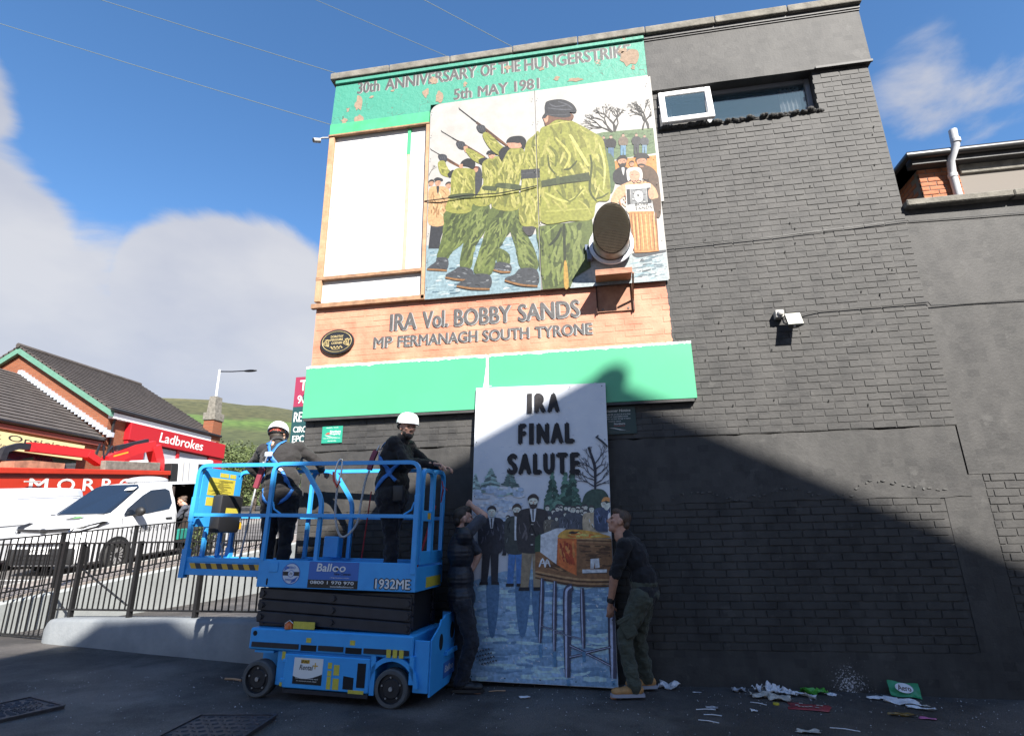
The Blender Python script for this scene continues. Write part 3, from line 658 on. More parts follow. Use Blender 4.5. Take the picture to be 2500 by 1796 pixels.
('p',(158,158,76),[(766,1945),(951,2005),(1049,1917),(987,1653),(963,1544),(851,1270),(628,1315),(760,1592),(750,1775)]),('f',[(138,138,64),(128,130,60),(118,122,58)],40,-80,174,26.6,0.45,[(766,1945),(951,2005),(1049,1917),(987,1653),(963,1544),(851,1270),(628,1315),(760,1592),(750,1775)]),('f',[(182,178,98),(174,172,90),(194,188,112)],36,-80,153,17.2,0.45,[(766,1945),(951,2005),(1049,1917),(987,1653),(963,1544),(851,1270),(628,1315),(760,1592),(750,1775)]),
('p',(74,84,52),[(774,1563),(955,1522),(946,1465),(762,1507)]),('h',(38,40,44),(883,2033),59,(206,158,128),None,1),
('p',(38,40,44),[(807,2062),(841,2109),(951,2081),(963,2022),(871,2053)]),
('s',(60,58,58),10.4,[(420,2868),(1096,2147)]),
('s',(122,80,52),26.0,[(670,2601),(886,2366),(1096,2147)]),
('s',(52,50,50),15.6,[(594,2682),(965,2286)]),
('s',(50,50,50),6.9,[(415,2888),(433,2846)]),
('p',(62,64,70),[(668,2524),(714,2551),(783,2521),(800,2451),(771,2403),(705,2432)]),
('s',(96,98,104),6.9,[(693,2525),(714,2455)]),
('s',(96,98,104),6.9,[(722,2521),(742,2450)]),
('s',(96,98,104),6.9,[(751,2517),(771,2446)]),
('p',(98,112,58),[(1114,916),(1221,1095),(1319,808),(1417,570),(1466,341),(1417,276),(1238,320),(1184,594)]),('f',[(80,94,48),(72,86,44),(66,78,42)],40,-62,163,29.5,0.45,[(1114,916),(1221,1095),(1319,808),(1417,570),(1466,341),(1417,276),(1238,320),(1184,594)]),('f',[(114,128,66),(122,136,72),(132,144,82)],36,-62,143,19.1,0.45,[(1114,916),(1221,1095),(1319,808),(1417,570),(1466,341),(1417,276),(1238,320),(1184,594)]),
('p',(98,112,58),[(878,1227),(1224,1151),(1215,1075),(1132,893),(962,597),(866,271),(644,309),(692,542),(788,867)]),('f',[(80,94,48),(72,86,44),(66,78,42)],52,-112,206,32.5,0.45,[(878,1227),(1224,1151),(1215,1075),(1132,893),(962,597),(866,271),(644,309),(692,542),(788,867)]),('f',[(114,128,66),(122,136,72),(132,144,82)],46,-112,181,21.0,0.45,[(878,1227),(1224,1151),(1215,1075),(1132,893),(962,597),(866,271),(644,309),(692,542),(788,867)]),
('p',(72,76,82),[(421,159),(542,229),(646,288),(847,253),(842,81),(562,94)]),('f',[(120,124,130),(44,46,50),(150,154,158)],9,-10,52,8.7,0.3,[(421,159),(542,229),(646,288),(847,253),(842,81),(562,94)]),
('s',(156,112,66),20.8,[(418,144),(618,89),(846,65)]),
('s',(60,50,44),6.9,[(418,130),(618,75),(846,51)]),
('p',(72,76,82),[(1036,186),(1159,235),(1238,308),(1438,274),(1447,65),(1193,88)]),('f',[(120,124,130),(44,46,50),(150,154,158)],9,-10,52,8.7,0.3,[(1036,186),(1159,235),(1238,308),(1438,274),(1447,65),(1193,88)]),
('s',(156,112,66),20.8,[(1036,163),(1229,85),(1446,49)]),
('s',(60,50,44),6.9,[(1036,149),(1229,71),(1446,35)]),
('p',(158,158,76),[(755,2369),(832,2399),(1032,2151),(1135,2102),(1094,1957),(971,2020),(847,2155)]),('f',[(138,138,64),(128,130,60),(118,122,58),(182,178,98),(174,172,90),(194,188,112)],22,-42,104,13.9,0.5,[(761,2369),(832,2389),(1111,2093),(1070,1972),(851,2159)]),
('p',(38,40,44),[(975,2048),(1048,2137),(1131,2102),(1118,2000),(1030,1906)]),
('p',(158,158,76),[(1030,1920),(1131,2091),(1290,2079),(1327,1970),(1285,1681),(1242,1485),(1224,1151),(878,1232),(963,1544),(949,1748)]),('f',[(138,138,64),(128,130,60),(118,122,58)],55,-85,195,29.5,0.45,[(1030,1920),(1131,2091),(1290,2079),(1327,1970),(1285,1681),(1242,1485),(1224,1151),(878,1232),(963,1544),(949,1748)]),('f',[(182,178,98),(174,172,90),(194,188,112)],49,-85,172,19.1,0.45,[(1030,1920),(1131,2091),(1290,2079),(1327,1970),(1285,1681),(1242,1485),(1224,1151),(878,1232),(963,1544),(949,1748)]),
('p',(74,84,52),[(971,1583),(1258,1510),(1253,1444),(955,1513)]),
('p',(96,104,66),[(1073,1561),(1127,1545),(1122,1479),(1068,1494)]),
('p',(212,160,134),[(1097,2189),(1153,2204),(1272,2163),(1280,2092),(1151,2099),(1104,2141)]),
('p',(38,40,44),[(1089,2232),(1154,2284),(1294,2273),(1355,2186),(1329,2081),(1294,2079),(1283,2143),(1193,2180),(1105,2192)]),
('p',(208,156,130),[(1244,2158),(1276,2163),(1279,2111),(1251,2106)]),
('q',(98,112,58),[(1448,878),(2157,891),(2168,776),(2102,498),(2106,238),(1897,121),(1845,-3),(1506,1),(1496,359),(1465,668)]),('f',[(80,94,48),(72,86,44),(66,78,42)],60,-95,260,41.3,0.3,[(1448,878),(2157,891),(2168,776),(2102,498),(2106,238),(1897,121),(1845,-3),(1506,1),(1496,359),(1465,668)]),('f',[(114,128,66),(122,136,72),(132,144,82)],54,-95,229,26.7,0.3,[(1448,878),(2157,891),(2168,776),(2102,498),(2106,238),(1897,121),(1845,-3),(1506,1),(1496,359),(1465,668)]),
('s',(44,56,34),24.3,[(1805,879),(1797,530),(1786,14)]),
('p',(190,150,70),[(1782,330),(1817,326),(1825,11),(1771,12)]),
('s',(150,164,92),13.9,[(1560,761),(1712,869)]),
('s',(40,52,32),27.8,[(1610,590),(1705,683),(1766,821)]),
('p',(74,72,74),[(1276,893),(1438,904),(1428,817),(1385,755),(1326,770)]),
('p',(156,158,74),[(1531,2265),(1644,2394),(1775,2469),(1950,2428),(2100,2320),(2246,2193),(2363,2073),(2394,1820),(2416,1530),(2392,1163),(2230,1136),(2158,901),(1880,908),(1521,929),(1509,1407)]),('f',[(138,138,64),(128,130,60),(118,122,58)],46,-80,260,35.4,0.5,[(1531,2265),(1644,2394),(1775,2469),(1950,2428),(2100,2320),(2246,2193),(2363,2073),(2394,1820),(2416,1530),(2392,1163),(2230,1136),(2158,901),(1880,908),(1521,929),(1509,1407)]),('f',[(182,178,98),(174,172,90),(194,188,112)],41,-80,229,22.9,0.5,[(1531,2265),(1644,2394),(1775,2469),(1950,2428),(2100,2320),(2246,2193),(2363,2073),(2394,1820),(2416,1530),(2392,1163),(2230,1136),(2158,901),(1880,908),(1521,929),(1509,1407)]),
('p',(158,158,76),[(1363,2173),(1452,2254),(1536,2284),(1531,1625),(1502,914),(1396,888),(1269,915),(1231,1094),(1272,1437),(1295,1792),(1328,2016)]),('f',[(138,138,64),(128,130,60),(118,122,58)],46,-88,239,32.5,0.35,[(1363,2173),(1452,2254),(1536,2284),(1531,1625),(1502,914),(1396,888),(1269,915),(1231,1094),(1272,1437),(1295,1792),(1328,2016)]),('f',[(182,178,98),(174,172,90),(194,188,112)],41,-88,210,21.0,0.35,[(1363,2173),(1452,2254),(1536,2284),(1531,1625),(1502,914),(1396,888),(1269,915),(1231,1094),(1272,1437),(1295,1792),(1328,2016)]),
('s',(78,86,42),20.8,[(2189,1849),(2198,1669),(2152,1326),(2230,1145)]),
('s',(196,190,110),13.9,[(1644,2385),(1831,2408),(1968,2406)]),
('s',(110,116,52),27.8,[(1662,2061),(1753,1910),(1727,1733)]),
('s',(206,202,120),31.3,[(1939,2205),(2060,1912),(2160,1674)]),
('s',(196,192,104),24.3,[(1744,2187),(1925,1886),(1839,1673)]),
('s',(196,194,110),24.3,[(1580,1355),(1856,1191),(2086,1334)]),
('s',(110,116,52),17.4,[(1732,1379),(1893,1186),(2069,1358)]),
('s',(208,204,126),20.8,[(2312,2012),(2364,1647),(2324,1304)]),
('s',(84,90,46),17.4,[(2225,1188),(2299,1200),(2387,1253)]),
('s',(176,176,92),20.8,[(1571,1075),(1850,1064),(2126,1052)]),
('s',(70,78,36),20.8,[(1839,1673),(1915,1674),(2015,1783)]),
('s',(84,92,44),17.4,[(1723,1622),(1651,1744),(1638,1927)]),
('q',(62,64,68),[(1275,1741),(1523,1730),(1522,1587),(1276,1601)]),
('s',(92,94,98),6.9,[(1277,1682),(1521,1672)]),
('q',(70,80,52),[(1536,1540),(1835,1568),(2159,1586),(2164,1467),(1849,1469),(1541,1447)]),
('q',(88,98,62),[(1733,1581),(1775,1584),(1777,1452),(1735,1449)]),
('s',(44,50,32),8.7,[(1537,1443),(1849,1460),(2163,1459)]),
('p',(120,84,66),[(1621,2584),(1978,2532),(1965,2421),(1775,2464),(1638,2386),(1609,2466)]),
('p',(212,160,134),[(1595,2540),(1660,2566),(1656,2459),(1620,2441)]),
('p',(52,54,60),[(1584,2542),(1622,2608),(1626,2728),(1668,2789),(1847,2789),(1986,2703),(2047,2588),(2029,2538),(1955,2555),(1968,2491),(1874,2482),(1737,2518),(1663,2553),(1618,2508)]),
('s',(92,94,102),13.9,[(1686,2742),(1763,2681),(1922,2680)]),
('s',(92,94,102),13.9,[(1806,2759),(1922,2692),(1997,2608)]),
('s',(92,94,102),13.9,[(1664,2673),(1840,2621),(1977,2599)]),
('s',(84,86,92),8.7,[(1640,2571),(1836,2531),(1954,2531)])]
ART_BOARD = [('f',[(176,184,196),(226,230,236),(150,156,166)],170,0,39,4.4,0.1,[(17,3073),(1488,3069),(1486,1835),(12,1846)]),
('q',(112,138,160),[(3,920),(366,1032),(735,1061),(1497,1059),(1497,4),(3,4)]),('f',[(136,160,180),(98,124,148),(124,148,170),(88,114,138),(146,168,186),(116,140,162)],330,2,240,28.4,0.05,[(9,917),(735,1051),(1491,1049),(1487,14),(11,14)]),('f',[(214,224,232)],170,-30,24,5.2,0.8,[(9,917),(735,1051),(1491,1049),(1487,14),(11,14)]),
('p',(70,98,126),[(188,926),(321,930),(291,452),(226,449)]),
('p',(70,98,126),[(496,935),(647,939),(608,467),(534,463)]),
('p',(70,98,126),[(668,939),(796,943),(760,474),(697,471)]),
('p',(70,92,84),[(791,1631),(816,1777),(968,1797),(1057,1880),(1160,1796),(1219,1672),(1216,1591),(801,1590)]),('e',(58,80,70),(888,2039),437,131,8),('e',(62,86,74),(1029,2031),437,120,9),('e',(52,74,64),(1105,2057),469,135,10),('e',(70,92,80),(947,1797),196,131,11),('e',(60,82,70),(1139,1796),196,109,12),('e',(104,122,116),(204,2094),240,164,13),('e',(120,136,130),(30,2042),175,87,14),('e',(96,116,110),(421,2058),240,175,15),('f',[(150,160,174),(170,178,190),(136,148,162)],90,0,109,28.4,0.1,[(3,1922),(588,1905),(592,1527),(3,1524)]),
('p',(52,66,58),[(1224,1795),(1311,1867),(1436,1859),(1493,1753),(1487,1632),(1218,1632)]),
('s',(40,40,46),21.8,[(1346,1869),(1353,2084),(1324,2211),(1286,2322)]),('t',(44,44,50),(1347,1897),2.6,83,8.7,4,616),('t',(44,44,50),(1349,1928),0.5,83,8.7,4,580),('t',(44,44,50),(1351,1990),2.5,83,8.7,4,570),('t',(44,44,50),(1352,2001),0.6,83,8.7,4,546),('t',(44,44,50),(1354,2053),2.4,83,8.7,4,539),('t',(44,44,50),(1355,2074),0.7,83,8.7,4,512),('t',(44,44,50),(1357,2126),2.1,83,8.7,4,501),('t',(44,44,50),(1358,2147),0.9,83,8.7,4,479),('t',(44,44,50),(1347,1897),0.4,83,8.7,4,594),('t',(44,44,50),(1350,1959),2.8,83,8.7,4,588),('h',(58,54,56),(928,1608),27,(190,168,156),None,0),
('p',(60,60,66),[(879,1566),(927,1583),(974,1567),(975,1465),(872,1464)]),('h',(58,54,56),(1147,1659),29,(190,168,156),None,0),
('p',(60,60,66),[(1099,1618),(1146,1635),(1191,1618),(1192,1517),(1091,1516)]),('h',(58,54,56),(1369,1627),26,(190,168,156),None,0),
('p',(60,60,66),[(1321,1587),(1368,1603),(1412,1587),(1412,1486),(1313,1486)]),('h',(58,54,56),(979,1683),25,(190,168,156),None,0),
('p',(60,60,66),[(931,1641),(979,1658),(1025,1641),(1026,1539),(924,1539)]),('h',(58,54,56),(1220,1675),29,(190,168,156),None,0),
('p',(60,60,66),[(1172,1634),(1219,1651),(1264,1634),(1265,1533),(1164,1532)]),('h',(58,54,56),(976,1657),22,(190,168,156),None,0),
('p',(60,60,66),[(928,1616),(975,1633),(1022,1616),(1023,1514),(921,1514)]),('h',(58,54,56),(1495,1603),29,(190,168,156),None,0),
('p',(60,60,66),[(1448,1563),(1494,1579),(1497,1563),(1497,1463),(1439,1463)]),('h',(58,54,56),(1241,1679),25,(190,168,156),None,0),
('p',(60,60,66),[(1193,1638),(1240,1654),(1285,1638),(1285,1537),(1185,1536)]),('h',(58,54,56),(1160,1670),30,(190,168,156),None,0),
('p',(60,60,66),[(1112,1629),(1159,1646),(1204,1629),(1205,1528),(1104,1527)]),('h',(58,54,56),(1071,1666),29,(190,168,156),None,0),
('p',(60,60,66),[(1023,1625),(1070,1641),(1116,1625),(1117,1523),(1015,1523)]),('h',(58,54,56),(899,1582),26,(190,168,156),None,0),
('p',(60,60,66),[(851,1540),(898,1557),(945,1541),(946,1439),(844,1438)]),('h',(58,54,56),(1196,1645),26,(190,168,156),None,0),
('p',(60,60,66),[(1148,1605),(1195,1621),(1241,1605),(1241,1504),(1140,1503)]),('h',(58,54,56),(945,1679),29,(190,168,156),None,0),
('p',(60,60,66),[(897,1638),(944,1654),(991,1638),(992,1535),(890,1535)]),('h',(58,54,56),(976,1598),24,(190,168,156),None,0),
('p',(60,60,66),[(928,1557),(975,1573),(1022,1557),(1023,1455),(921,1454)]),('h',(58,54,56),(1475,1587),28,(190,168,156),None,0),
('p',(60,60,66),[(1428,1546),(1474,1562),(1497,1547),(1497,1447),(1419,1446)]),('h',(58,54,56),(1338,1620),28,(190,168,156),None,0),
('p',(60,60,66),[(1291,1579),(1337,1596),(1382,1580),(1382,1479),(1283,1478)]),('h',(58,54,56),(899,1631),29,(190,168,156),None,0),
('p',(60,60,66),[(850,1590),(898,1606),(945,1590),(946,1487),(843,1487)]),('h',(58,54,56),(952,1582),30,(190,168,156),None,0),
('p',(60,60,66),[(904,1541),(951,1558),(998,1541),(999,1440),(897,1439)]),('h',(58,54,56),(1098,1643),26,(190,168,156),None,0),
('p',(60,60,66),[(1050,1602),(1097,1618),(1143,1602),(1144,1501),(1043,1500)]),('h',(58,54,56),(1080,1575),25,(190,168,156),None,0),
('p',(60,60,66),[(1032,1534),(1079,1550),(1125,1534),(1125,1433),(1024,1432)]),('h',(58,54,56),(833,1673),28,(190,168,156),None,0),
('p',(60,60,66),[(784,1631),(832,1648),(879,1631),(881,1529),(777,1528)]),('h',(58,54,56),(1493,1629),26,(190,168,156),None,0),
('p',(60,60,66),[(1446,1589),(1492,1605),(1497,1589),(1497,1489),(1437,1488)]),('h',(58,54,56),(1193,1602),24,(190,168,156),None,0),
('p',(60,60,66),[(1146,1561),(1192,1577),(1238,1561),(1238,1460),(1138,1459)]),('h',(58,54,56),(1234,1622),27,(190,168,156),None,0),
('p',(60,60,66),[(1186,1582),(1233,1598),(1278,1582),(1278,1481),(1178,1480)]),('h',(58,54,56),(940,1664),25,(190,168,156),None,0),
('p',(60,60,66),[(892,1623),(940,1640),(986,1623),(987,1521),(885,1520)]),('h',(58,54,56),(1449,1645),27,(190,168,156),None,0),
('p',(60,60,66),[(1402,1605),(1448,1621),(1493,1605),(1492,1505),(1394,1504)]),('h',(58,54,56),(1028,1672),22,(190,168,156),None,0),
('p',(60,60,66),[(980,1630),(1027,1647),(1074,1630),(1074,1528),(973,1528)]),('h',(58,54,56),(1371,1599),25,(190,168,156),None,0),
('p',(60,60,66),[(1324,1558),(1370,1575),(1415,1559),(1415,1458),(1316,1458)]),('h',(58,54,56),(1284,1610),30,(190,168,156),None,0),
('p',(60,60,66),[(1236,1569),(1283,1585),(1328,1569),(1328,1469),(1229,1468)]),('h',(58,54,56),(1470,1639),30,(190,168,156),None,0),
('p',(60,60,66),[(1423,1598),(1469,1614),(1497,1598),(1497,1498),(1415,1498)]),('h',(58,54,56),(1471,1619),30,(190,168,156),None,0),
('p',(60,60,66),[(1424,1579),(1470,1595),(1497,1579),(1497,1479),(1416,1478)]),('h',(58,54,56),(1154,1642),24,(190,168,156),None,0),
('p',(60,60,66),[(1106,1601),(1153,1617),(1199,1601),(1199,1500),(1099,1499)]),('h',(58,54,56),(1416,1665),22,(190,168,156),None,0),
('p',(60,60,66),[(1369,1624),(1415,1640),(1460,1624),(1459,1524),(1361,1523)]),('h',(58,54,56),(1366,1599),26,(190,168,156),None,0),
('p',(60,60,66),[(1319,1559),(1365,1575),(1410,1559),(1409,1459),(1310,1458)]),
('q',(38,38,44),[(136,1284),(311,1286),(308,920),(239,918),(223,1205),(196,917),(126,915)]),
('q',(30,30,34),[(117,923),(204,925),(204,898),(109,895)]),
('q',(30,30,34),[(239,926),(316,928),(325,901),(239,899)]),
('p',(44,44,50),[(163,1575),(287,1575),(356,1538),(368,1400),(354,1271),(310,1206),(135,1203),(91,1267),(78,1397),(92,1537)]),
('q',(210,210,214),[(194,1575),(256,1575),(242,1464),(216,1464)]),
('s',(40,40,44),13.6,[(225,1567),(228,1472)]),('f',[(26,26,30),(74,74,83)],10,-85,85,10.2,0.5,[(101,1529),(348,1530),(345,1287),(100,1284)]),('h',(52,48,48),(225,1633),53,(196,172,156),None,0),
('q',(44,44,50),[(358,1391),(447,1391),(445,1202),(410,1202),(402,1350),(388,1201),(352,1201)]),
('q',(30,30,34),[(348,1205),(392,1205),(392,1191),(343,1190)]),
('q',(30,30,34),[(410,1206),(449,1206),(454,1192),(409,1191)]),
('p',(50,50,56),[(373,1539),(436,1539),(471,1520),(477,1450),(469,1383),(447,1350),(358,1349),(336,1382),(330,1449),(337,1520)]),('f',[(30,30,33),(83,83,92)],10,-85,44,5.2,0.5,[(342,1515),(466,1516),(465,1392),(341,1390)]),('h',(60,54,52),(405,1568),27,(196,172,156),None,0),
('q',(64,100,146),[(419,1288),(574,1290),(567,909),(507,908),(495,1205),(468,907),(407,905)]),
('q',(30,30,34),[(399,913),(476,915),(476,886),(391,884)]),
('q',(30,30,34),[(507,916),(575,918),(582,889),(506,887)]),
('p',(56,58,56),[(446,1590),(555,1591),(617,1552),(626,1408),(612,1274),(572,1207),(418,1204),(380,1271),(369,1406),(382,1551)]),
('q',(220,222,224),[(469,1590),(533,1591),(517,1475),(490,1475)]),
('s',(40,40,44),14.3,[(501,1582),(503,1484)]),('f',[(33,34,33),(92,95,92)],10,-85,90,10.7,0.5,[(390,1543),(609,1544),(605,1291),(388,1288)]),('h',(62,52,46),(502,1651),55,(196,172,156),(62,52,46),0),
('q',(214,216,220),[(474,1589),(545,1579),(537,1345),(475,1344)]),
('q',(60,62,58),[(438,1579),(479,1589),(479,1299),(417,1298)]),
('q',(120,106,86),[(565,1317),(777,1319),(767,877),(684,875),(670,1220),(631,873),(547,871)]),
('q',(30,30,34),[(537,880),(642,883),(641,850),(526,846)]),
('q',(30,30,34),[(684,884),(778,887),(787,854),(683,851)]),
('p',(50,46,46),[(603,1670),(753,1670),(837,1625),(849,1457),(829,1301),(775,1222),(563,1219),(511,1296),(497,1454),(516,1624)]),
('q',(214,214,216),[(642,1670),(715,1670),(697,1535),(665,1535)]),
('s',(40,40,44),16.8,[(678,1660),(680,1545)]),('f',[(30,27,27),(83,77,77)],10,-85,105,12.6,0.5,[(526,1614),(827,1615),(819,1320),(522,1316)]),('h',(52,46,44),(680,1740),65,(196,172,156),(52,46,44),0),
('s',(170,166,156),8.7,[(658,1507),(684,1505)]),
('s',(170,166,156),8.7,[(656,1404),(682,1402)]),
('s',(170,166,156),8.7,[(654,1301),(680,1300)]),
('p',(88,82,72),[(828,1555),(880,1556),(909,1542),(913,1490),(907,1441),(887,1416),(813,1415),(796,1440),(791,1489),(798,1541)]),('f',[(52,49,43),(140,131,116)],10,-85,33,3.9,0.5,[(802,1538),(906,1539),(903,1447),(799,1446)]),('h',(64,58,56),(855,1577),20,(196,172,156),None,0),
('p',(74,72,70),[(903,1541),(955,1542),(984,1528),(988,1476),(981,1427),(962,1403),(888,1402),(870,1426),(866,1475),(873,1527)]),('f',[(44,43,42),(119,116,113)],10,-85,33,3.9,0.5,[(877,1524),(980,1525),(977,1433),(874,1432)]),('h',(64,58,56),(929,1563),20,(196,172,156),None,0),
('p',(70,72,78),[(994,1584),(1049,1584),(1080,1569),(1084,1514),(1076,1462),(1056,1436),(978,1435),(959,1461),(955,1513),(963,1569)]),('f',[(42,43,46),(113,116,125)],10,-85,35,4.2,0.5,[(966,1566),(1076,1566),(1073,1468),(964,1468)]),('h',(64,58,56),(1023,1607),22,(196,172,156),None,0),
('p',(66,68,74),[(1069,1625),(1147,1625),(1191,1604),(1196,1524),(1185,1450),(1156,1413),(1045,1412),(1018,1449),(1012,1523),(1023,1603)]),('f',[(39,40,44),(107,110,119)],10,-85,50,6.0,0.5,[(1029,1599),(1185,1599),(1180,1459),(1024,1458)]),('h',(64,58,56),(1109,1658),31,(196,172,156),None,0),
('p',(150,134,110),[(1261,1626),(1341,1626),(1386,1604),(1391,1522),(1379,1445),(1349,1406),(1235,1405),(1208,1444),(1202,1521),(1214,1604)]),('f',[(90,80,66),(233,209,173)],10,-85,52,6.3,0.5,[(1219,1599),(1380,1599),(1374,1455),(1214,1453)]),('h',(64,58,56),(1302,1660),32,(196,172,156),None,0),
('p',(60,68,86),[(1384,1677),(1471,1677),(1497,1653),(1497,1564),(1497,1481),(1478,1439),(1356,1438),(1327,1480),(1321,1564),(1334,1653)]),('f',[(36,40,51),(98,110,137)],10,-85,57,6.8,0.5,[(1340,1648),(1497,1648),(1497,1491),(1333,1490)]),('h',(64,58,56),(1429,1714),35,(196,172,156),None,0),
('p',(170,118,70),[(1409,1737),(1436,1784),(1497,1777),(1497,1737),(1456,1749)]),
('p',(196,190,180),[(1469,1591),(1497,1612),(1497,1412),(1466,1392)]),
('p',(206,176,158),[(1428,1692),(1488,1729),(1497,1692),(1459,1648)]),
('s',(40,42,48),15.3,[(1376,2432),(1447,2372),(1497,2320)]),
('s',(40,42,48),17.5,[(1371,2421),(1402,2450)]),
('q',(112,80,54),[(704,1231),(1145,1368),(1496,1368),(1497,959),(1135,952),(700,1036)]),('f',[(76,54,38),(126,92,62),(98,70,48)],34,-3,131,15.3,0.1,[(1154,1308),(1493,1303),(1490,1020),(1144,1031)]),('f',[(76,54,38),(126,92,62),(98,70,48)],18,-14,109,13.1,0.1,[(716,1181),(1115,1089),(1112,991),(718,1060)]),
('s',(146,112,78),15.3,[(705,1036),(1131,968),(1497,970)]),
('s',(76,54,38),15.3,[(704,1016),(1131,948),(1496,951)]),
('s',(134,102,72),15.3,[(704,996),(1130,929),(1495,932)]),
('s',(76,54,38),15.3,[(703,976),(1129,909),(1494,913)]),
('s',(146,112,78),13.1,[(1141,1364),(1332,1360),(1497,1356)]),
('s',(76,54,38),13.1,[(1140,1346),(1331,1342),(1497,1339)]),
('s',(130,98,68),13.1,[(1140,1332),(1330,1329),(1497,1325)]),
('q',(46,66,50),[(703,1374),(764,1415),(765,1232),(696,1225)]),
('q',(204,212,222),[(760,1401),(927,1467),(1027,1468),(939,1362),(923,1109),(756,1226)]),
('q',(188,90,48),[(939,1366),(1137,1364),(1129,1003),(1030,1048),(931,1105)]),('f',[(146,60,36),(206,110,60),(126,50,34)],26,-80,131,17.5,0.3,[(955,1346),(1124,1348),(1114,1070),(949,1145)]),
('p',(214,128,60),[(943,1374),(1001,1444),(1107,1457),(1252,1446),(1396,1415),(1488,1380),(1312,1370),(1137,1366)]),('f',[(238,160,90),(176,96,44)],16,-6,109,13.1,0.2,[(977,1376),(1127,1445),(1415,1395),(1166,1372)]),
('p',(50,40,36),[(1053,1424),(1095,1440),(1123,1432),(1169,1441),(1135,1416),(1080,1412)]),
('q',(200,206,214),[(1275,1167),(1361,1173),(1365,1083),(1320,1078),(1319,1141),(1304,1074),(1271,1073)]),
('q',(196,202,212),[(1188,1063),(1437,1069),(1436,1038),(1187,1028)]),
('s',(60,54,52),8.7,[(1195,1024),(1436,1034)]),
('s',(186,192,200),13.1,[(744,1081),(780,1162),(804,1082)]),
('s',(186,192,200),13.1,[(804,1078),(827,1153),(859,1083)]),
('s',(186,192,200),10.9,[(758,1117),(843,1119)]),
('s',(58,58,72),32.7,[(776,970),(764,667),(749,368)]),
('s',(140,146,166),9.2,[(769,970),(758,667),(742,368)]),
('s',(58,58,72),32.7,[(908,946),(897,615),(894,300)]),
('s',(140,146,166),9.2,[(901,946),(890,614),(888,300)]),
('s',(58,58,72),34.9,[(1182,886),(1180,607),(1182,334)]),
('s',(140,146,166),9.8,[(1175,885),(1173,607),(1175,334)]),
('s',(58,58,72),61.1,[(1088,896),(1046,872),(1029,793),(1023,429),(1020,74)]),
('s',(140,146,166),17.1,[(1075,896),(1033,871),(1016,793),(1011,429),(1007,73)]),
('s',(58,58,72),65.5,[(1477,885),(1470,470),(1460,84)]),
('s',(140,146,166),18.3,[(1464,885),(1457,469),(1447,83)]),
('s',(58,58,72),13.1,[(765,522),(930,482)]),
('s',(140,146,166),3.7,[(763,522),(928,482)]),
('s',(58,58,72),15.3,[(909,466),(1173,418)]),
('s',(140,146,166),4.3,[(906,465),(1170,418)]),
('s',(58,58,72),13.1,[(909,462),(982,484)]),
('s',(140,146,166),3.7,[(906,462),(979,484)]),
('s',(58,58,72),26.2,[(1049,355),(1198,298)]),
('s',(140,146,166),7.3,[(1044,355),(1193,297)]),
('s',(58,58,72),26.2,[(1198,298),(1441,192)]),
('s',(140,146,166),7.3,[(1193,297),(1436,192)]),
('s',(58,58,72),26.2,[(1046,252),(1208,289)]),
('s',(140,146,166),7.3,[(1041,252),(1203,289)]),
('s',(58,58,72),26.2,[(1209,298),(1449,358)]),
('s',(140,146,166),7.3,[(1203,298),(1444,357)]),
('s',(74,108,136),34.9,[(753,349),(759,236)]),
('s',(74,108,136),34.9,[(894,291),(899,160)]),
('s',(74,108,136),34.9,[(1023,56),(1030,3)]),
('s',(74,108,136),34.9,[(1455,65),(1460,21)]),
('s',(74,108,136),34.9,[(1181,306),(1185,214)]),
('s',(52,46,44),5.5,[(76,246),(87,262),(96,243)]),
('s',(52,46,44),5.5,[(105,253),(116,270),(125,251)]),
('s',(52,46,44),5.5,[(133,261),(144,277),(153,258)]),
('s',(52,46,44),5.5,[(162,268),(173,284),(181,265)]),
('s',(52,46,44),5.5,[(190,276),(201,292),(210,273)]),
('s',(52,46,44),5.5,[(218,283),(229,299),(238,280)]),
('s',(52,46,44),5.5,[(103,213),(114,229),(122,210)]),
('s',(52,46,44),5.5,[(131,220),(142,236),(151,217)]),
('s',(52,46,44),5.5,[(159,227),(170,243),(179,225)]),
('s',(52,46,44),5.5,[(188,235),(199,251),(207,232)]),
('s',(52,46,44),5.5,[(216,242),(227,258),(235,239)]),
('s',(52,46,44),5.5,[(244,249),(255,265),(264,247)]),
('s',(52,46,44),5.5,[(129,179),(140,195),(148,176)]),
('s',(52,46,44),5.5,[(157,187),(168,203),(177,184)]),
('s',(52,46,44),5.5,[(185,194),(196,210),(205,191)]),
('s',(52,46,44),5.5,[(214,201),(225,217),(233,199)]),
('s',(52,46,44),5.5,[(242,209),(253,225),(261,206)]),
('s',(52,46,44),5.5,[(270,216),(281,232),(289,213)]),
('s',(52,46,44),5.5,[(155,146),(166,162),(174,143)]),
('s',(52,46,44),5.5,[(183,153),(194,169),(203,151)]),
('s',(52,46,44),5.5,[(211,161),(222,177),(231,158)]),
('s',(52,46,44),5.5,[(239,168),(250,184),(259,165)]),
('s',(52,46,44),5.5,[(268,176),(278,192),(287,173)]),
('s',(52,46,44),5.5,[(296,183),(306,199),(315,180)])]
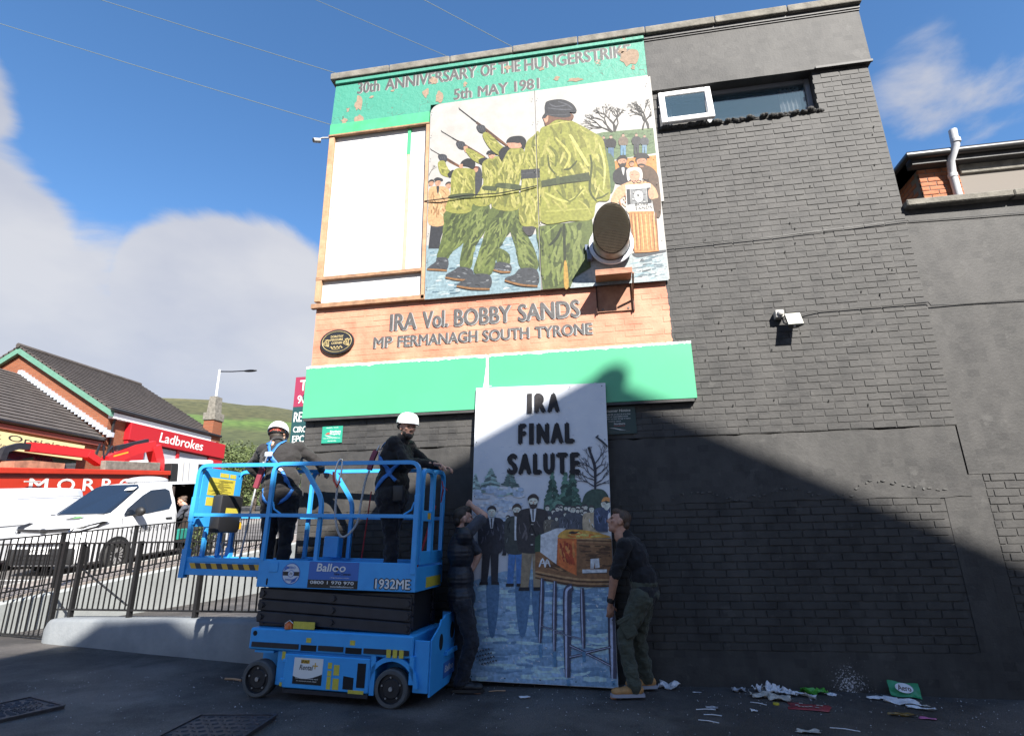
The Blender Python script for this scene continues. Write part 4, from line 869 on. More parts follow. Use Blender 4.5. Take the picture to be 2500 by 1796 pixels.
# ================================================================== painted boards
def seg_clip(poly, u, keep_left):
    out = []; n = len(poly)
    for i in range(n):
        a, b = poly[i], poly[(i+1) % n]; ia = (a[0] <= u) == keep_left; ib = (b[0] <= u) == keep_left
        if ia: out.append(a)
        if ia != ib:
            t = (u-a[0])/(b[0]-a[0]); out.append((u, a[1]+(b[1]-a[1])*t))
    return out
def in_poly(p, poly):
    x, y = p; r = False
    for i in range(len(poly)):
        (x1, y1), (x2, y2) = poly[i], poly[i-1]
        if (y1 > y) != (y2 > y) and x < (x2-x1)*(y-y1)/(y2-y1)+x1: r = not r
    return r
def ribbon(pts, w):
    pts = smoothpoly(pts, 3, False) if len(pts) > 2 else pts
    L = []; Rr = []; n = len(pts)
    for i, p in enumerate(pts):
        a = pts[max(i-1, 0)]; b = pts[min(i+1, n-1)]; dx, dy = b[0]-a[0], b[1]-a[1]; l = math.hypot(dx, dy) or 1
        t = i/(n-1); ww = w*.5*(.55+.9*math.sin(math.pi*min(1, .15+t*.75)))
        L.append((p[0]-dy/l*ww, p[1]+dx/l*ww)); Rr.append((p[0]+dy/l*ww, p[1]-dx/l*ww))
    return L+Rr[::-1]
def expand(ops, seed=1):
    """drawing operations -> flat list of (colour, outline) in millimetres"""
    rng = random.Random(seed); out = []
    def S(c, w, pts): out.append((c, ribbon(pts, w)))
    def tree(c, p, a, l, w, d, rg):
        if d == 0 or l < 8: return
        q = (p[0]+math.cos(a)*l, p[1]+math.sin(a)*l); m = ((p[0]+q[0])/2+rg.uniform(-.08,.08)*l, (p[1]+q[1])/2+rg.uniform(-.05,.05)*l)
        S(c, w, [p, m, q])
        for k in range(rg.choice([2,2,3])): tree(c, q, a+rg.uniform(-.62,.62), l*rg.uniform(.62,.86), w*.64, d-1, rg)
    for o in ops:
        k = o[0]
        if k == 'p': out.append((o[1], smoothpoly(o[2], 4)))
        elif k == 'q': out.append((o[1], o[2]))
        elif k == 's': S(o[1], o[2], o[3])
        elif k == 'h':
            _, hair, (x, y), r, sk, beard, gl = o; Q = lambda c, *p: out.append((c, smoothpoly([(x+a*r, y-b*r) for a, b in p], 4))); K = lambda c, w, *p: S(c, r*w, [(x+a*r, y-b*r) for a, b in p])
            Q(sk, (-.75,-.5), (0,-1), (.75,-.5), (.7,.35), (.3,.95), (-.3,.95), (-.7,.35)); Q(hair, (-.85,-.1), (-.9,-.7), (-.3,-1.25), (.4,-1.25), (.9,-.7), (.85,-.05), (.6,-.45), (0,-.62), (-.6,-.45))
            K((110,74,60), .12, (-.5,-.12), (-.18,-.15)); K((110,74,60), .12, (.15,-.15), (.48,-.12)); K((168,118,96), .14, (.02,-.05), (.08,.28)); K((130,70,62), .1, (-.2,.55), (.22,.55))
            if beard: Q(beard, (-.7,.1), (-.4,.42), (0,.32), (.42,.42), (.7,.1), (.55,.85), (0,1.2), (-.55,.85))
            if gl: Q((30,30,32), (-.65,-.3), (.65,-.3), (.55,.05), (0,-.1), (-.55,.05))
        elif k == 't': tree(o[1], o[2], o[3], o[4], o[5], o[6], random.Random(o[7]))
        elif k == 'e':
            _, c, (x, y), h, w, sd = o; rg = random.Random(sd)
            for j in range(11):
                t = j/10; yy = y-h*t; ww = w*(.12+.9*t)*rg.uniform(.75, 1.1)
                for sg in (-1, 1):
                    f_ = rg.choice([1, .75, 1.25]); S(tuple(int(v*f_) for v in c), h*.07, [(x, yy+h*.05), (x+sg*ww*.5, yy-h*.01), (x+sg*ww, yy-h*rg.uniform(.02, .07))])
        elif k == 'f':
            _, cols, n, ang, Ln, w, jit, poly = o; us = [p[0] for p in poly]; vs_ = [p[1] for p in poly]; c_ = 0
            for _t in range(n*25):
                if c_ >= n: break
                x, y = rng.uniform(min(us), max(us)), rng.uniform(min(vs_), max(vs_)); a = R(ang+rng.uniform(-1,1)*jit*60); l = Ln*rng.uniform(.5, 1.3); bw = rng.uniform(-.12, .12)*l
                pts = [(x+math.cos(a)*l*s-math.sin(a)*b, y+math.sin(a)*l*s+math.cos(a)*b) for s, b in ((-.5, 0), (0, bw), (.5, 0))]
                if all(in_poly(p, poly) for p in pts): S(rng.choice(cols), w*rng.uniform(.5, 1.3), pts); c_ += 1
    return out
def paint_mat(name, rough=.6, wash=.12):
    m = bpy.data.materials.new(name); m.use_nodes = True; nt = m.node_tree; L = nt.links; b = nt.nodes['Principled BSDF']
    at = N(nt, 'ShaderNodeVertexColor'); at.layer_name = 'Col'; tcn = N(nt, 'ShaderNodeTexCoord')
    n = N(nt, 'ShaderNodeTexNoise'); n.inputs['Scale'].default_value = 28; n.inputs['Detail'].default_value = 6; L.new(tcn.outputs['Object'], n.inputs['Vector'])
    mr_ = N(nt, 'ShaderNodeMapRange'); mr_.inputs['To Min'].default_value = 1-wash*2; mr_.inputs['To Max'].default_value = 1+wash*2; mr_.inputs['From Min'].default_value = .3; mr_.inputs['From Max'].default_value = .7; L.new(n.outputs['Fac'], mr_.inputs['Value'])
    mx = N(nt, 'ShaderNodeVectorMath', operation='SCALE'); L.new(at.outputs[0], mx.inputs[0]); L.new(mr_.outputs[0], mx.inputs['Scale']); L.new(mx.outputs[0], b.inputs['Base Color'])
    b.inputs['Roughness'].default_value = rough; b.inputs['Specular IOR Level'].default_value = .4
    bp = N(nt, 'ShaderNodeBump'); bp.inputs['Distance'].default_value = .0012; L.new(n.outputs['Fac'], bp.inputs['Height']); L.new(bp.outputs[0], b.inputs['Normal'])
    return m
def painting(name, flat, parent, gain, cap=.8, clip=None, du=0.0, lift=.00001, mname=None, extra=None):
    """flat colour outlines laid over each other as thin coats of paint on a board face (x right, z up, face -y)"""
    vs = []; fs = []; cols = []; y = -.0006
    for c, pl in flat:
        pl = [(a/1000.0, b/1000.0) for a, b in pl]
        if clip:
            pl = seg_clip(pl, clip[0], False); 
            if len(pl) >= 3: pl = seg_clip(pl, clip[1], True)
        if len(pl) < 3: continue
        y -= lift; o = len(vs); vs += [(u-du, y, v) for u, v in pl]; fs.append(tuple(range(o, o+len(pl)))); cols.append(c)
    if extra:
        for c, ev, ef in extra:
            y -= lift; o = len(vs); vs += [(u, y, v) for u, v in ev]
            for f_ in ef: fs.append(tuple(i+o for i in f_)); cols.append(c)
    me = bpy.data.meshes.new(name); me.from_pydata(vs, [], fs)
    ca = me.color_attributes.new('Col', 'FLOAT_COLOR', 'CORNER'); li = 0; arr = []
    for p, c in zip(me.polygons, cols):
        c4 = tuple(min(cap, lin(v)*gain) for v in c)+(1.0,)
        for _ in range(p.loop_total): arr += c4
    ca.data.foreach_set('color', arr); me.materials.append(MATS.setdefault(mname or name, None) or MATS.__setitem__(mname or name, paint_mat(mname or name)) or MATS[mname or name])
    o = bpy.data.objects.new(name, me); COL.objects.link(o); o.parent = parent
    bm = bmesh.new(); bm.from_mesh(me)
    for f_ in bm.faces:
        if f_.normal.y > 0: f_.normal_flip()
    bm.to_mesh(me); bm.free()
    return o
def text_extra(c, s, u, v, w, h, bold=0.0, shear=0.0, slant=0.0):
    vs, fs, asp = text_geo(s, 0, shear); w = h*asp if w is None else w
    return (c, [(u+x*w+y*slant, v+y*h) for x, y in vs], fs)
# ---- the mural: two sheets side by side
M_BOARD = mat('mural_board_paint', (.345, .337, .322, 1), .55, col2=(.30, .285, .265, 1), vscale=5, bump=.0008, bscale=30)
M_BEDGE = mat('board_edge', (.30, .26, .20, 1), .8)
flat = expand(ART_MURAL, 4)
def rounded(u0, u1, v0, v1, tl):
    pts = [(u0, v0), (u1, v0), (u1, v1)]
    if tl: pts += [(u0+tl-tl*math.sin(R(a)), v1-tl+tl*math.cos(R(a))) for a in (0, 22, 45, 67, 90)]
    else: pts.append((u0, v1))
    return pts
MU0, MZ0 = -5.72, 4.37
for k, (u0, u1, lb) in enumerate(((0, 1.487, 'left mural sheet, three riflemen aiming upward beside a crowd, rounded top corner'), (1.493, 3.02, 'right mural sheet, large olive-jacketed figure seen from behind and woman with placard'))):
    t = thing('mural_board', lb, 'mural', (MU0+u0, -.05, MZ0), group='sheets of the large wall mural')
    mb = MB(); mb.use(M_BOARD).prism(rounded(0, u1-u0, 0, 3.0, .15 if k == 0 else 0), 0, .022); mb.build('sheet', None, t)
    if k == 1:
        mb = MB(); mb.use(M_BOARD).prism([(u1-u0+.001, 1.06), (u1-u0+.035, 1.06), (u1-u0+.03, 2.98), (u1-u0+.001, 2.98)], .004, .03); mb.build('edge_strip', None, t)
    ex = []
    if k == 1:
        def W_(s, x, y, w, h): ex.append(text_extra((56, 58, 62), s, x-u0, y, w, h, .012))
        W_('VOTE', 2.685, 1.345, .215, .045); W_('BOBBY', 2.70, 1.02, .20, .042); W_('SANDS', 2.70, .965, .20, .042)
    painting('painting', flat, t, .52, .5, clip=(u0+.004, u1-.004), du=u0, mname='mural_paint', extra=ex)
    mb = MB(); M_SCREW = mat('screw_head', (.12, .11, .10, 1), .5)
    for q in range(8):
        for uu in (.03, u1-u0-.03): mb.cyl((uu, -.026, .15+q*.385), (uu, -.020, .15+q*.385), .006, n=6)
    stuff(mb.build('screws', M_SCREW, t))
cb = MB(); cb.tube([(-5.76, -.062, 5.80), (-5.55, -.085, 5.785), (-5.2, -.085, 5.80), (-4.75, -.085, 5.775), (-4.45, -.085, 5.80), (-4.24, -.078, 5.83)], .007, 6)
tag(cb.build('loose_cable', M_CABLE, smooth=50), 'black cable hanging across the waists of the painted riflemen', 'cable')
# ---- green cladding with flaking paint and lettering
def flaky(name, c1, c2, under, thr):
    m = bpy.data.materials.new(name); m.use_nodes = True; nt = m.node_tree; L = nt.links; b = nt.nodes['Principled BSDF']; geo = N(nt, 'ShaderNodeNewGeometry')
    def noise(sc, det=6, ro=.62):
        n = N(nt, 'ShaderNodeTexNoise'); n.inputs['Scale'].default_value = sc; n.inputs['Detail'].default_value = det; n.inputs['Roughness'].default_value = ro; L.new(geo.outputs['Position'], n.inputs['Vector']); return n.outputs['Fac']
    base = N(nt, 'ShaderNodeMix', data_type='RGBA'); base.inputs[6].default_value = c1; base.inputs[7].default_value = c2; L.new(noise(2.2), base.inputs[0])
    mr1 = N(nt, 'ShaderNodeMapRange'); mr1.inputs['From Min'].default_value = thr; mr1.inputs['From Max'].default_value = thr+.008; fn = noise(3.4, 8); L.new(fn, mr1.inputs['Value'])
    k1 = N(nt, 'ShaderNodeMix', data_type='RGBA'); k1.inputs[7].default_value = under; L.new(mr1.outputs[0], k1.inputs[0]); L.new(base.outputs[2], k1.inputs[6])
    vo = N(nt, 'ShaderNodeTexVoronoi', feature='DISTANCE_TO_EDGE'); vo.inputs['Scale'].default_value = 7; L.new(geo.outputs['Position'], vo.inputs['Vector'])
    mr2 = N(nt, 'ShaderNodeMapRange'); mr2.inputs['From Min'].default_value = .012; mr2.inputs['From Max'].default_value = .004; L.new(vo.outputs['Distance'], mr2.inputs['Value'])
    gate = N(nt, 'ShaderNodeMath', operation='GREATER_THAN'); L.new(noise(2.7, 4), gate.inputs[0]); gate.inputs[1].default_value = .56
    mm = N(nt, 'ShaderNodeMath', operation='MULTIPLY'); L.new(mr2.outputs[0], mm.inputs[0]); L.new(gate.outputs[0], mm.inputs[1])
    k2 = N(nt, 'ShaderNodeMix', data_type='RGBA'); k2.inputs[7].default_value = (.05, .07, .05, 1); L.new(mm.outputs[0], k2.inputs[0]); L.new(k1.outputs[2], k2.inputs[6]); L.new(k2.outputs[2], b.inputs['Base Color'])
    b.inputs['Roughness'].default_value = .6
    bp = N(nt, 'ShaderNodeBump'); bp.inputs['Distance'].default_value = .008; ad = N(nt, 'ShaderNodeMath', operation='SUBTRACT'); L.new(noise(16), ad.inputs[0]); L.new(mr1.outputs[0], ad.inputs[1]); L.new(ad.outputs[0], bp.inputs['Height']); L.new(bp.outputs[0], b.inputs['Normal'])
    return m
M_TEAL = flaky('flaking_green', (.038, .22, .15, 1), (.052, .27, .195, 1), (.27, .20, .145, 1), .655)
M_GRN2 = mat('fresh_green', (.06, .40, .17, 1), .5, var=.15, vscale=4)
cl = thing('green_fascia_board', 'peeling green fascia board with anniversary lettering under the coping', 'sign board', (-7.22, -.05, 7.10))
mb = MB(); mb.use(M_TEAL); mb.prism([(-.005, .10), (1.48, .10), (1.50, .27), (4.515, .27), (4.515, .86), (.06, .86), (.02, .84)], 0, .045); pan = mb.build('board', None, cl)
mb = MB(); mb.use(M_GRN2).box((-.012, -.006, -.02), (1.485, .045, .16), bev=.004); mb.build('lower_strip', None, cl)
mb = MB(); mb.use(M_TEAL).box((.02, -.03, .865), (4.515, .03, .93), bev=.006); mb.build('cornice', None, cl)
M_SIGNW = mat('wood_batten', (.36, .21, .12, 1), .8, col2=(.22, .12, .07, 1), vscale=12, bump=.002, bscale=40)
mb = MB(); mb.use(M_SIGNW).box((-.02, -.012, -.045), (1.49, .04, -.022)); mb.build('drip_batten', None, cl)
M_LETG = mat('worn_grey_lettering', (.050, .048, .050, 1), .6, col2=(.095, .09, .088, 1), vscale=16, bump=.003, bscale=30)
M_LETW = mat('lettering_outline', (.30, .30, .29, 1), .6)
def sign_text(parent, s, x0, x1, z0, z1, y, bold, sh=.011, word=True):
    """painted word: pale offset shadow and dark face, one part per line"""
    mb = MB(); mb.use(M_LETW); put_text(mb, s, (x0+sh, y, z0-sh*.5), X3, Z3, x1-x0, z1-z0, bold+.006)
    mb.use(M_LETG); put_text(mb, s, (x0, y-.0006, z0), X3, Z3, x1-x0, z1-z0, bold)
    return stuff(mb.build('lettering', None, parent, fix=False))
for s, a, b_, z0, z1 in (('30th', .37, .70, .655, .855), ('ANNIVERSARY', .80, 2.16, .65, .85), ('OF THE', 2.23, 2.79, .645, .845), ('HUNGERSTRIKE', 2.86, 4.32, .635, .835), ('5th', 1.84, 2.09, .305, .485), ('MAY 1981', 2.19, 3.05, .30, .48)):
    sign_text(cl, s, a, b_, z0, z1, -.001, .032)
# patches where the paint has come away
M_TAN = mat('bare_render', (.30, .22, .16, 1), .9, col2=(.22, .16, .115, 1), vscale=20, bump=.004, bscale=40)
rng = random.Random(6)
for cx, cz, w, h in ((4.30, .62, .13, .17), (4.22, .74, .07, .05), (1.53, .70, .06, .08), (.40, .47, .07, .14), (.60, .56, .04, .03), (.20, .20, .05, .06), (.42, .18, .07, .09), (1.42, .50, .06, .09), (1.62, .40, .06, .12), (2.62, .73, .05, .05), (4.34, .43, .03, .04), (3.55, .36, .12, .04), (.92, .62, .03, .02), (2.0, .55, .03, .05), (3.1, .62, .04, .03), (3.3, .42, .05, .04)):
    n_ = 13; pl = []
    for i in range(n_):
        a = 2*math.pi*i/n_; r = rng.uniform(.55, 1.15); pl.append((cx+math.cos(a)*w*r, cz+math.sin(a)*h*r))
    mb = MB(); mb.prism(smoothpoly(pl, 2), -.0035, -.0002); mb.build('bare_patch', M_TAN, cl)
# ---- timber battens round the white bay
M_PINE = mat('raw_batten', (.46, .29, .17, 1), .75, col2=(.34, .20, .11, 1), vscale=9, bump=.002, bscale=50)
bt = thing('timber_battens', 'brown timber battens framing the bare white bay left of the mural', 'timber frame')
for a, b_, m_ in (((-7.235, -.045, 4.47), (-7.155, .005, 7.055), M_PINE), ((-5.775, -.055, 4.385), (-5.728, .005, 7.05), M_PINE), ((-7.24, -.05, 4.775), (-5.775, .005, 4.825), M_SIGNW), ((-7.27, -.055, 4.375), (-5.72, .005, 4.44), M_SIGNW)):
    mb = MB(); mb.box(a, b_, bev=.004); mb.build('batten', m_, bt)
mb = MB(); mb.box((-6.055, -.012, 6.62), (-6.01, .005, 7.05)); mb.build('green_batten', M_GRN2, bt)
mb = MB(); mb.box((-6.052, -.010, 4.83), (-6.012, .005, 6.618)); mb.build('pale_batten', mat('salmon_batten', (.50, .33, .24, 1), .7, var=.15, vscale=10), bt)
mb = MB()
for k in range(26): mb.cyl((-7.13, -.006, 4.9+k*.084), (-7.13, .004, 4.9+k*.084), .005, n=5)
stuff(mb.build('nail_heads', M_SCREW, bt))
# ---- lettering on the salmon band
ln = thing('wall_lettering', 'two lines of dark painted lettering on the salmon brick band', 'lettering')
for s, a, b_, z0, z1 in (('IRA', -6.18, -5.84, 4.005, 4.225), ('Vol.', -5.75, -5.43, 4.005, 4.225), ('BOBBY', -5.34, -4.63, 4.00, 4.22), ('SANDS', -4.53, -3.79, 4.0, 4.22)): sign_text(ln, s, a, b_, z0, z1, -.0016, .034)
for s, a, b_, z0, z1 in (('MP', -6.39, -6.15, 3.785, 3.925), ('FERMANAGH', -6.07, -5.05, 3.78, 3.92), ('SOUTH', -4.98, -4.41, 3.775, 3.915), ('TYRONE', -4.33, -3.65, 3.77, 3.91)): sign_text(ln, s, a, b_, z0, z1, -.0016, .032)
# ---- mint green sign boards with a torn top edge
M_MINT = mat('mint_sign', (.075, .36, .20, 1), .32, var=.03, vscale=1.5, spec=.6)
M_TORN = mat('torn_white', (.78, .78, .77, 1), .7)
def torn(x0, x1, z, seed):
    rg = random.Random(seed); n = int((x1-x0)/.018); top = [(x0+(x1-x0)*i/n, z+rg.uniform(-.001, .004)) for i in range(n+1)]
    d = 0; low = []
    for i in range(n+1):
        d = .78*d+rg.uniform(-.010, .010); low.append((x0+(x1-x0)*i/n, z-.020-abs(d)))
    return top+low[::-1]
for k, (x0, x1, lb) in enumerate(((-7.235, -4.915, 'left mint green sign board with torn white top edge'), (-4.885, -2.545, 'right mint green sign board with torn white top edge, partly shaded'))):
    t = thing('sign_board', lb, 'sign board', (x0, -.075, 2.905), group='mint green boards above the lower wall')
    mb = MB(); mb.box((0, 0, 0), (x1-x0, .07, .665), bev=.004); mb.build('board', M_MINT, t)
    mb = MB(); pl = torn(0, x1-x0, .6655, 31+k); mb.prism(pl, -.0016, -.0004); mb.build('torn_edge', M_TORN, t)
    mb = MB(); mb.box((.02, .005, -.03), (x1-x0-.03, .06, -.002)); mb.build('lower_rail', M_BLKT, t)
    if k == 0: mb = MB(); mb.prism([(x1-x0-.005, .665), (x1-x0+.028, .65), (x1-x0+.028, .20), (x1-x0-.055, .20), (x1-x0-.03, .32), (x1-x0-.005, .52)], -.004, -.001); mb.build('folded_flap', M_TORN, t)
# ---- oval plaque
M_PLQ = mat('plaque_black', (.018, .018, .020, 1), .35); M_GOLD = mat('plaque_gold', (.55, .43, .20, 1), .4)
pq = thing('oval_plaque', 'black and gold oval plaque with lettering on the salmon band', 'plaque', (-6.875, -.004, 3.895))
def oval(a, b, n=40): return [(a*math.cos(2*math.pi*i/n), b*math.sin(2*math.pi*i/n)) for i in range(n)]
mb = MB(); mb.prism(oval(.226, .165), -.03, 0); mb.build('plate', M_PLQ, pq, smooth=40)
mb = MB(); mb.tube([(x, -.031, z) for x, z in oval(.197, .138)], .004, 6, closed=True); mb.build('gold_ring', M_GOLD, pq, smooth=60)
for s, z, w, h in (('DOROTHY', .055, .17, .030), ('MAGUIRE', .012, .165, .030), ('CORNER', -.032, .145, .028)):
    mb = MB(); put_text(mb, s, (-w/2, -.0312, z), X3, Z3, w, h, .014); stuff(mb.build('lettering', M_GOLD, pq, fix=False))
for sx in (-1, 1):
    mb = MB()
    mb.tube([(sx*.135+.028*math.sin(3*t_)*1.0+.0*t_+.022*math.cos(t_), -.032, -.005+.034*math.sin(t_)*1.3+.012*math.cos(2*t_)) for t_ in [2*math.pi*i/36 for i in range(36)]], .0035, 5, closed=True)
    mb.tube([(sx*.135+.030*math.cos(t_+.5), -.0325, -.012+.030*math.sin(2*t_)+.022*math.sin(t_)) for t_ in [2*math.pi*i/36 for i in range(36)]], .003, 5, closed=True)
    mb.build('knotwork', M_GOLD, pq)
mb = MB(); mb.tube([(-.085+.17*i/40, -.032, -.078+.014*math.sin(i*.62)+.004*i/40) for i in range(41)], .004, 5); mb.tube([(-.06+.11*i/20, -.0322, -.098-.008*math.sin(i*.16)) for i in range(21)], .003, 5); mb.build('scroll', M_GOLD, pq)
# ---- small property signs
def small_sign(name, lb, x, z, w, h, base, lines, y=-.006, swoosh=None):
    t = thing(name, lb, 'sign', (x, y, z)); mb = MB(); mb.box((0, -.004, 0), (w, .002, h)); mb.build('plate', base, t)
    for s, u, v, ww, hh, m_ in lines:
        mb = MB(); put_text(mb, s, (u, -.0048, v), X3, Z3, ww, hh, .012); stuff(mb.build('lettering', m_, t, fix=False))
    if swoosh:
        mb = MB(); pl = swoosh; mb.add([(u, -.0046, v) for u, v in pl], [tuple(range(len(pl)))]); mb.build('swoosh', M_WHT, t)
    return t
M_WHT = mat('sign_white', (.72, .72, .70, 1), .5); M_SGRN = mat('sign_green', (.02, .27, .18, 1), .4); M_SDKG = mat('sign_dark_green', (.02, .05, .05, 1), .35); M_SRED = mat('sign_red', (.5, .05, .04, 1), .5)
t = small_sign('property_sign', 'small green property agent sign on black bricks below the mint board', -6.985, 2.600, .265, .205, M_SGRN,
    [('Northern', .105, .125, .135, .030, M_WHT), ('Property', .105, .092, .135, .032, M_WHT), ('PROPERTY TO LET', .05, .182, .16, .010, M_WHT), ('www.northernproperty.com', .02, .052, .22, .012, M_WHT), ('028 9032 0000', .08, .020, .11, .010, M_WHT)],
    swoosh=[(.03, .10), (.08, .088), (.14, .072), (.23, .062), (.15, .068), (.08, .080)])
mb = MB(); mb.add([(.045, -.0047, .112), (.075, -.0047, .128), (.10, -.0047, .126), (.10, -.0047, .108), (.06, -.0047, .104)], [(0,1,2,3,4)]); mb.build('red_mark', M_SRED, t)
t = small_sign('disclaimer_sign', 'dark green disclaimer notice beside the leaning painted board', -3.665, 2.555, .445, .31, M_SDKG,
    [('Disclaimer Notice', .06, .252, .33, .030, M_WHT), ('Persons using this car park do so at their', .05, .215, .34, .016, M_WHT), ('own risk, no responsibility will be', .08, .190, .28, .016, M_WHT), ('accepted for any loss, damage or injury', .055, .165, .33, .016, M_WHT), ('however caused.', .14, .140, .14, .013, M_WHT), ('Northern', .20, .105, .12, .022, M_WHT), ('Property', .20, .085, .12, .014, M_SRED), ('Lisburn Road, Belfast BT9', .10, .022, .27, .010, M_CONC)],
    swoosh=[(.14, .072), (.20, .062), (.26, .046), (.33, .040), (.27, .052), (.20, .070)])
# ---- extractor fan outlet on its bracket
fan = thing('extractor_fan', 'grey extractor fan outlet with mesh grille on a brown wall bracket over the mural', 'extractor fan', (-3.352, 0, 4.845))
M_DUCT = mat('galvanised_duct', (.40, .40, .38, 1), .45, metal=.5, col2=(.26, .22, .16, 1), vscale=6, bump=.001)
M_FLG = mat('pale_flange', (.50, .54, .60, 1), .45, metal=.2); M_RUST = mat('salmon_bracket', (.40, .20, .12, 1), .7, col2=(.28, .13, .08, 1), vscale=10, bump=.001)
mb = MB(); n = 40; r = .214; vs = []; fs = []
def cut(z): return -.51-(z/r)*.21
for i in range(n):
    t_ = 2*math.pi*i/n; x, z = r*math.cos(t_), r*math.sin(t_); vs += [(x, 0, z), (x, cut(z), z), (x*.965, cut(z*.965), z*.965), (x*.965, -.05, z*.965)]
for i in range(n):
    j = (i+1) % n
    for k in range(3): fs.append((i*4+k, j*4+k, j*4+k+1, i*4+k+1))
mb.add(vs, fs); mb.build('duct', M_DUCT, fan, smooth=40)
mb = MB(); mb.lathe([(.225, -.14), (.268, -.14), (.268, -.165), (.225, -.165)], n=40, ax='y'); 
for i in range(10):
    t_ = 2*math.pi*i/10; mb.cyl((.25*math.cos(t_), -.172, .25*math.sin(t_)), (.25*math.cos(t_), -.164, .25*math.sin(t_)), .009, n=8)
mb.build('flange', M_FLG, fan, smooth=40)
mb = MB(); mb.cyl((0, -.001, 0), (0, -.138, 0), .24, n=36); mb.box((-.30, -.12, -.16), (-.235, -.03, -.02), bev=.008); mb.box((-.32, -.10, -.02), (-.28, -.06, .06), bev=.005); mb.build('fan_casing', mat('fan_casing', (.10, .13, .20, 1), .5, var=.2), fan, smooth=40)
mb = MB(); mb.cyl((0, -.18, 0), (0, -.06, 0), .06, n=16); mb.cyl((0, -.1395, 0), (0, -.146, 0), .2, n=30)  # hub, plus a black disc standing in for shade inside the duct
mb.build('hub_and_shade_disc', mat('dark_interior', (.012, .010, .009, 1), .8), fan)
mb = MB(); rg = r*.94
for i in range(-15, 16):
    x = i*rg/15.5; h = math.sqrt(max(0, rg*rg-x*x)); mb.tube([(x, cut(-h)-.002, -h), (x, cut(h)-.002, h)], .0030, 4)
    z = i*rg/15.5; mb.tube([(-h, cut(z)-.004, z), (h, cut(z)-.004, z)], .0030, 4)
stuff(mb.build('grille_wires', mat('grille_metal', (.42, .36, .27, 1), .55, metal=.2), fan))
bz = 4.42-4.845
mb = MB(); mb.box((-.215, -.36, bz-.02), (.205, -.001, bz), bev=.003); mb.box((-.215, -.36, bz-.07), (.205, -.345, bz-.021)); mb.build('shelf', M_RUST, fan)
mb = MB(); mb.box((-.215, -.0115, bz-.39), (.205, -.0085, bz-.02)); mb.build('back_plate', M_RUST, fan)
for x in (-.222, .205):
    mb = MB(); mb.box((x, -.016, bz-.40), (x+.018, -.0005, bz)); mb.box((x, -.05, bz-.40), (x+.004, -.016, bz)); mb.build('upright', mat('brown_angle', (.10, .045, .03, 1), .7), fan)
mb = MB(); mb.tube([(.212, -.33, bz-.06), (.212, -.02, bz-.26)], .01, sq=(.02, .02)); mb.build('brace', M_RUST, fan)
mb = MB()
for x, z in ((-.15, -.36), (.15, -.36), (.13, -.11)): mb.cyl((x, -.02, bz+z), (x, -.011, bz+z), .012, n=6)
mb.build('bolts', M_SCREW, fan)
# ---- floodlight
fl = thing('floodlight', 'small floodlight with motion sensor fixed to the black brick wall', 'floodlight', (-1.50, 0, 3.72))
M_GREYP = mat('grey_plastic', (.42, .41, .39, 1), .5); M_LENS = mat('floodlight_glass', (.52, .52, .46, 1), .15)
mb = MB(); mb.box((-.10, -.09, .055), (-.01, -.001, .145), bev=.006); mb.build('junction_box', M_GREYP, fl)
mb = MB(); mb.ell((-.052, -.095, .10), (.035, .03, .035)); mb.build('sensor', M_GREYP, fl, smooth=60)
mb = MB(); mb.tube([(-.03, -.05, .06), (-.03, -.09, -.02), (.03, -.12, -.06), (.12, -.12, -.06)], .008, 8); mb.build('bracket_arm', M_BLKT, fl, smooth=50)
Mr = Matrix.Rotation(R(-28), 4, 'X')
mb = MB(); mb.M = Matrix.Translation((.06, -.13, .0)) @ Mr; mb.prism([(-.078, -.09), (.078, -.09), (.085, .085), (-.07, .085)], -.02, 0); mb.build('lens', M_LENS, fl)
mb = MB(); mb.M = Matrix.Translation((.06, -.13, .0)) @ Mr; mb.add([(-.085, -.002, -.097), (.085, -.002, -.097), (.092, -.002, .092), (-.077, -.002, .092), (-.04, .085, -.05), (.04, .085, -.05), (.04, .085, .05), (-.04, .085, .05)], [(0,1,5,4), (1,2,6,5), (2,3,7,6), (3,0,4,7), (4,5,6,7)]); mb.build('housing', M_BLKT, fl)
mb = MB(); mb.cyl((.05, -.165, -.085), (.05, -.15, -.08), .012, n=10); mb.build('bolt', M_UPVC, fl)
# ---- cctv camera on the left corner
cc = thing('cctv_camera', 'small security camera on an arm at the left corner of the building', 'camera', (-7.22, -.02, 7.03))
mb = MB(); mb.tube([(.0, 0, .03), (-.12, -.02, .03), (-.19, -.03, 0)], .012, 8); mb.build('arm', M_GREYP, cc, smooth=50)
mb = MB(); mb.cyl((-.16, -.02, -.01), (-.22, -.09, -.05), .034, n=14); mb.build('body', M_GREYP, cc, smooth=40)
mb = MB(); mb.cyl((-.2205, -.0905, -.0503), (-.2215, -.0915, -.051), .028, n=14); mb.build('lens', M_PLQ, cc)
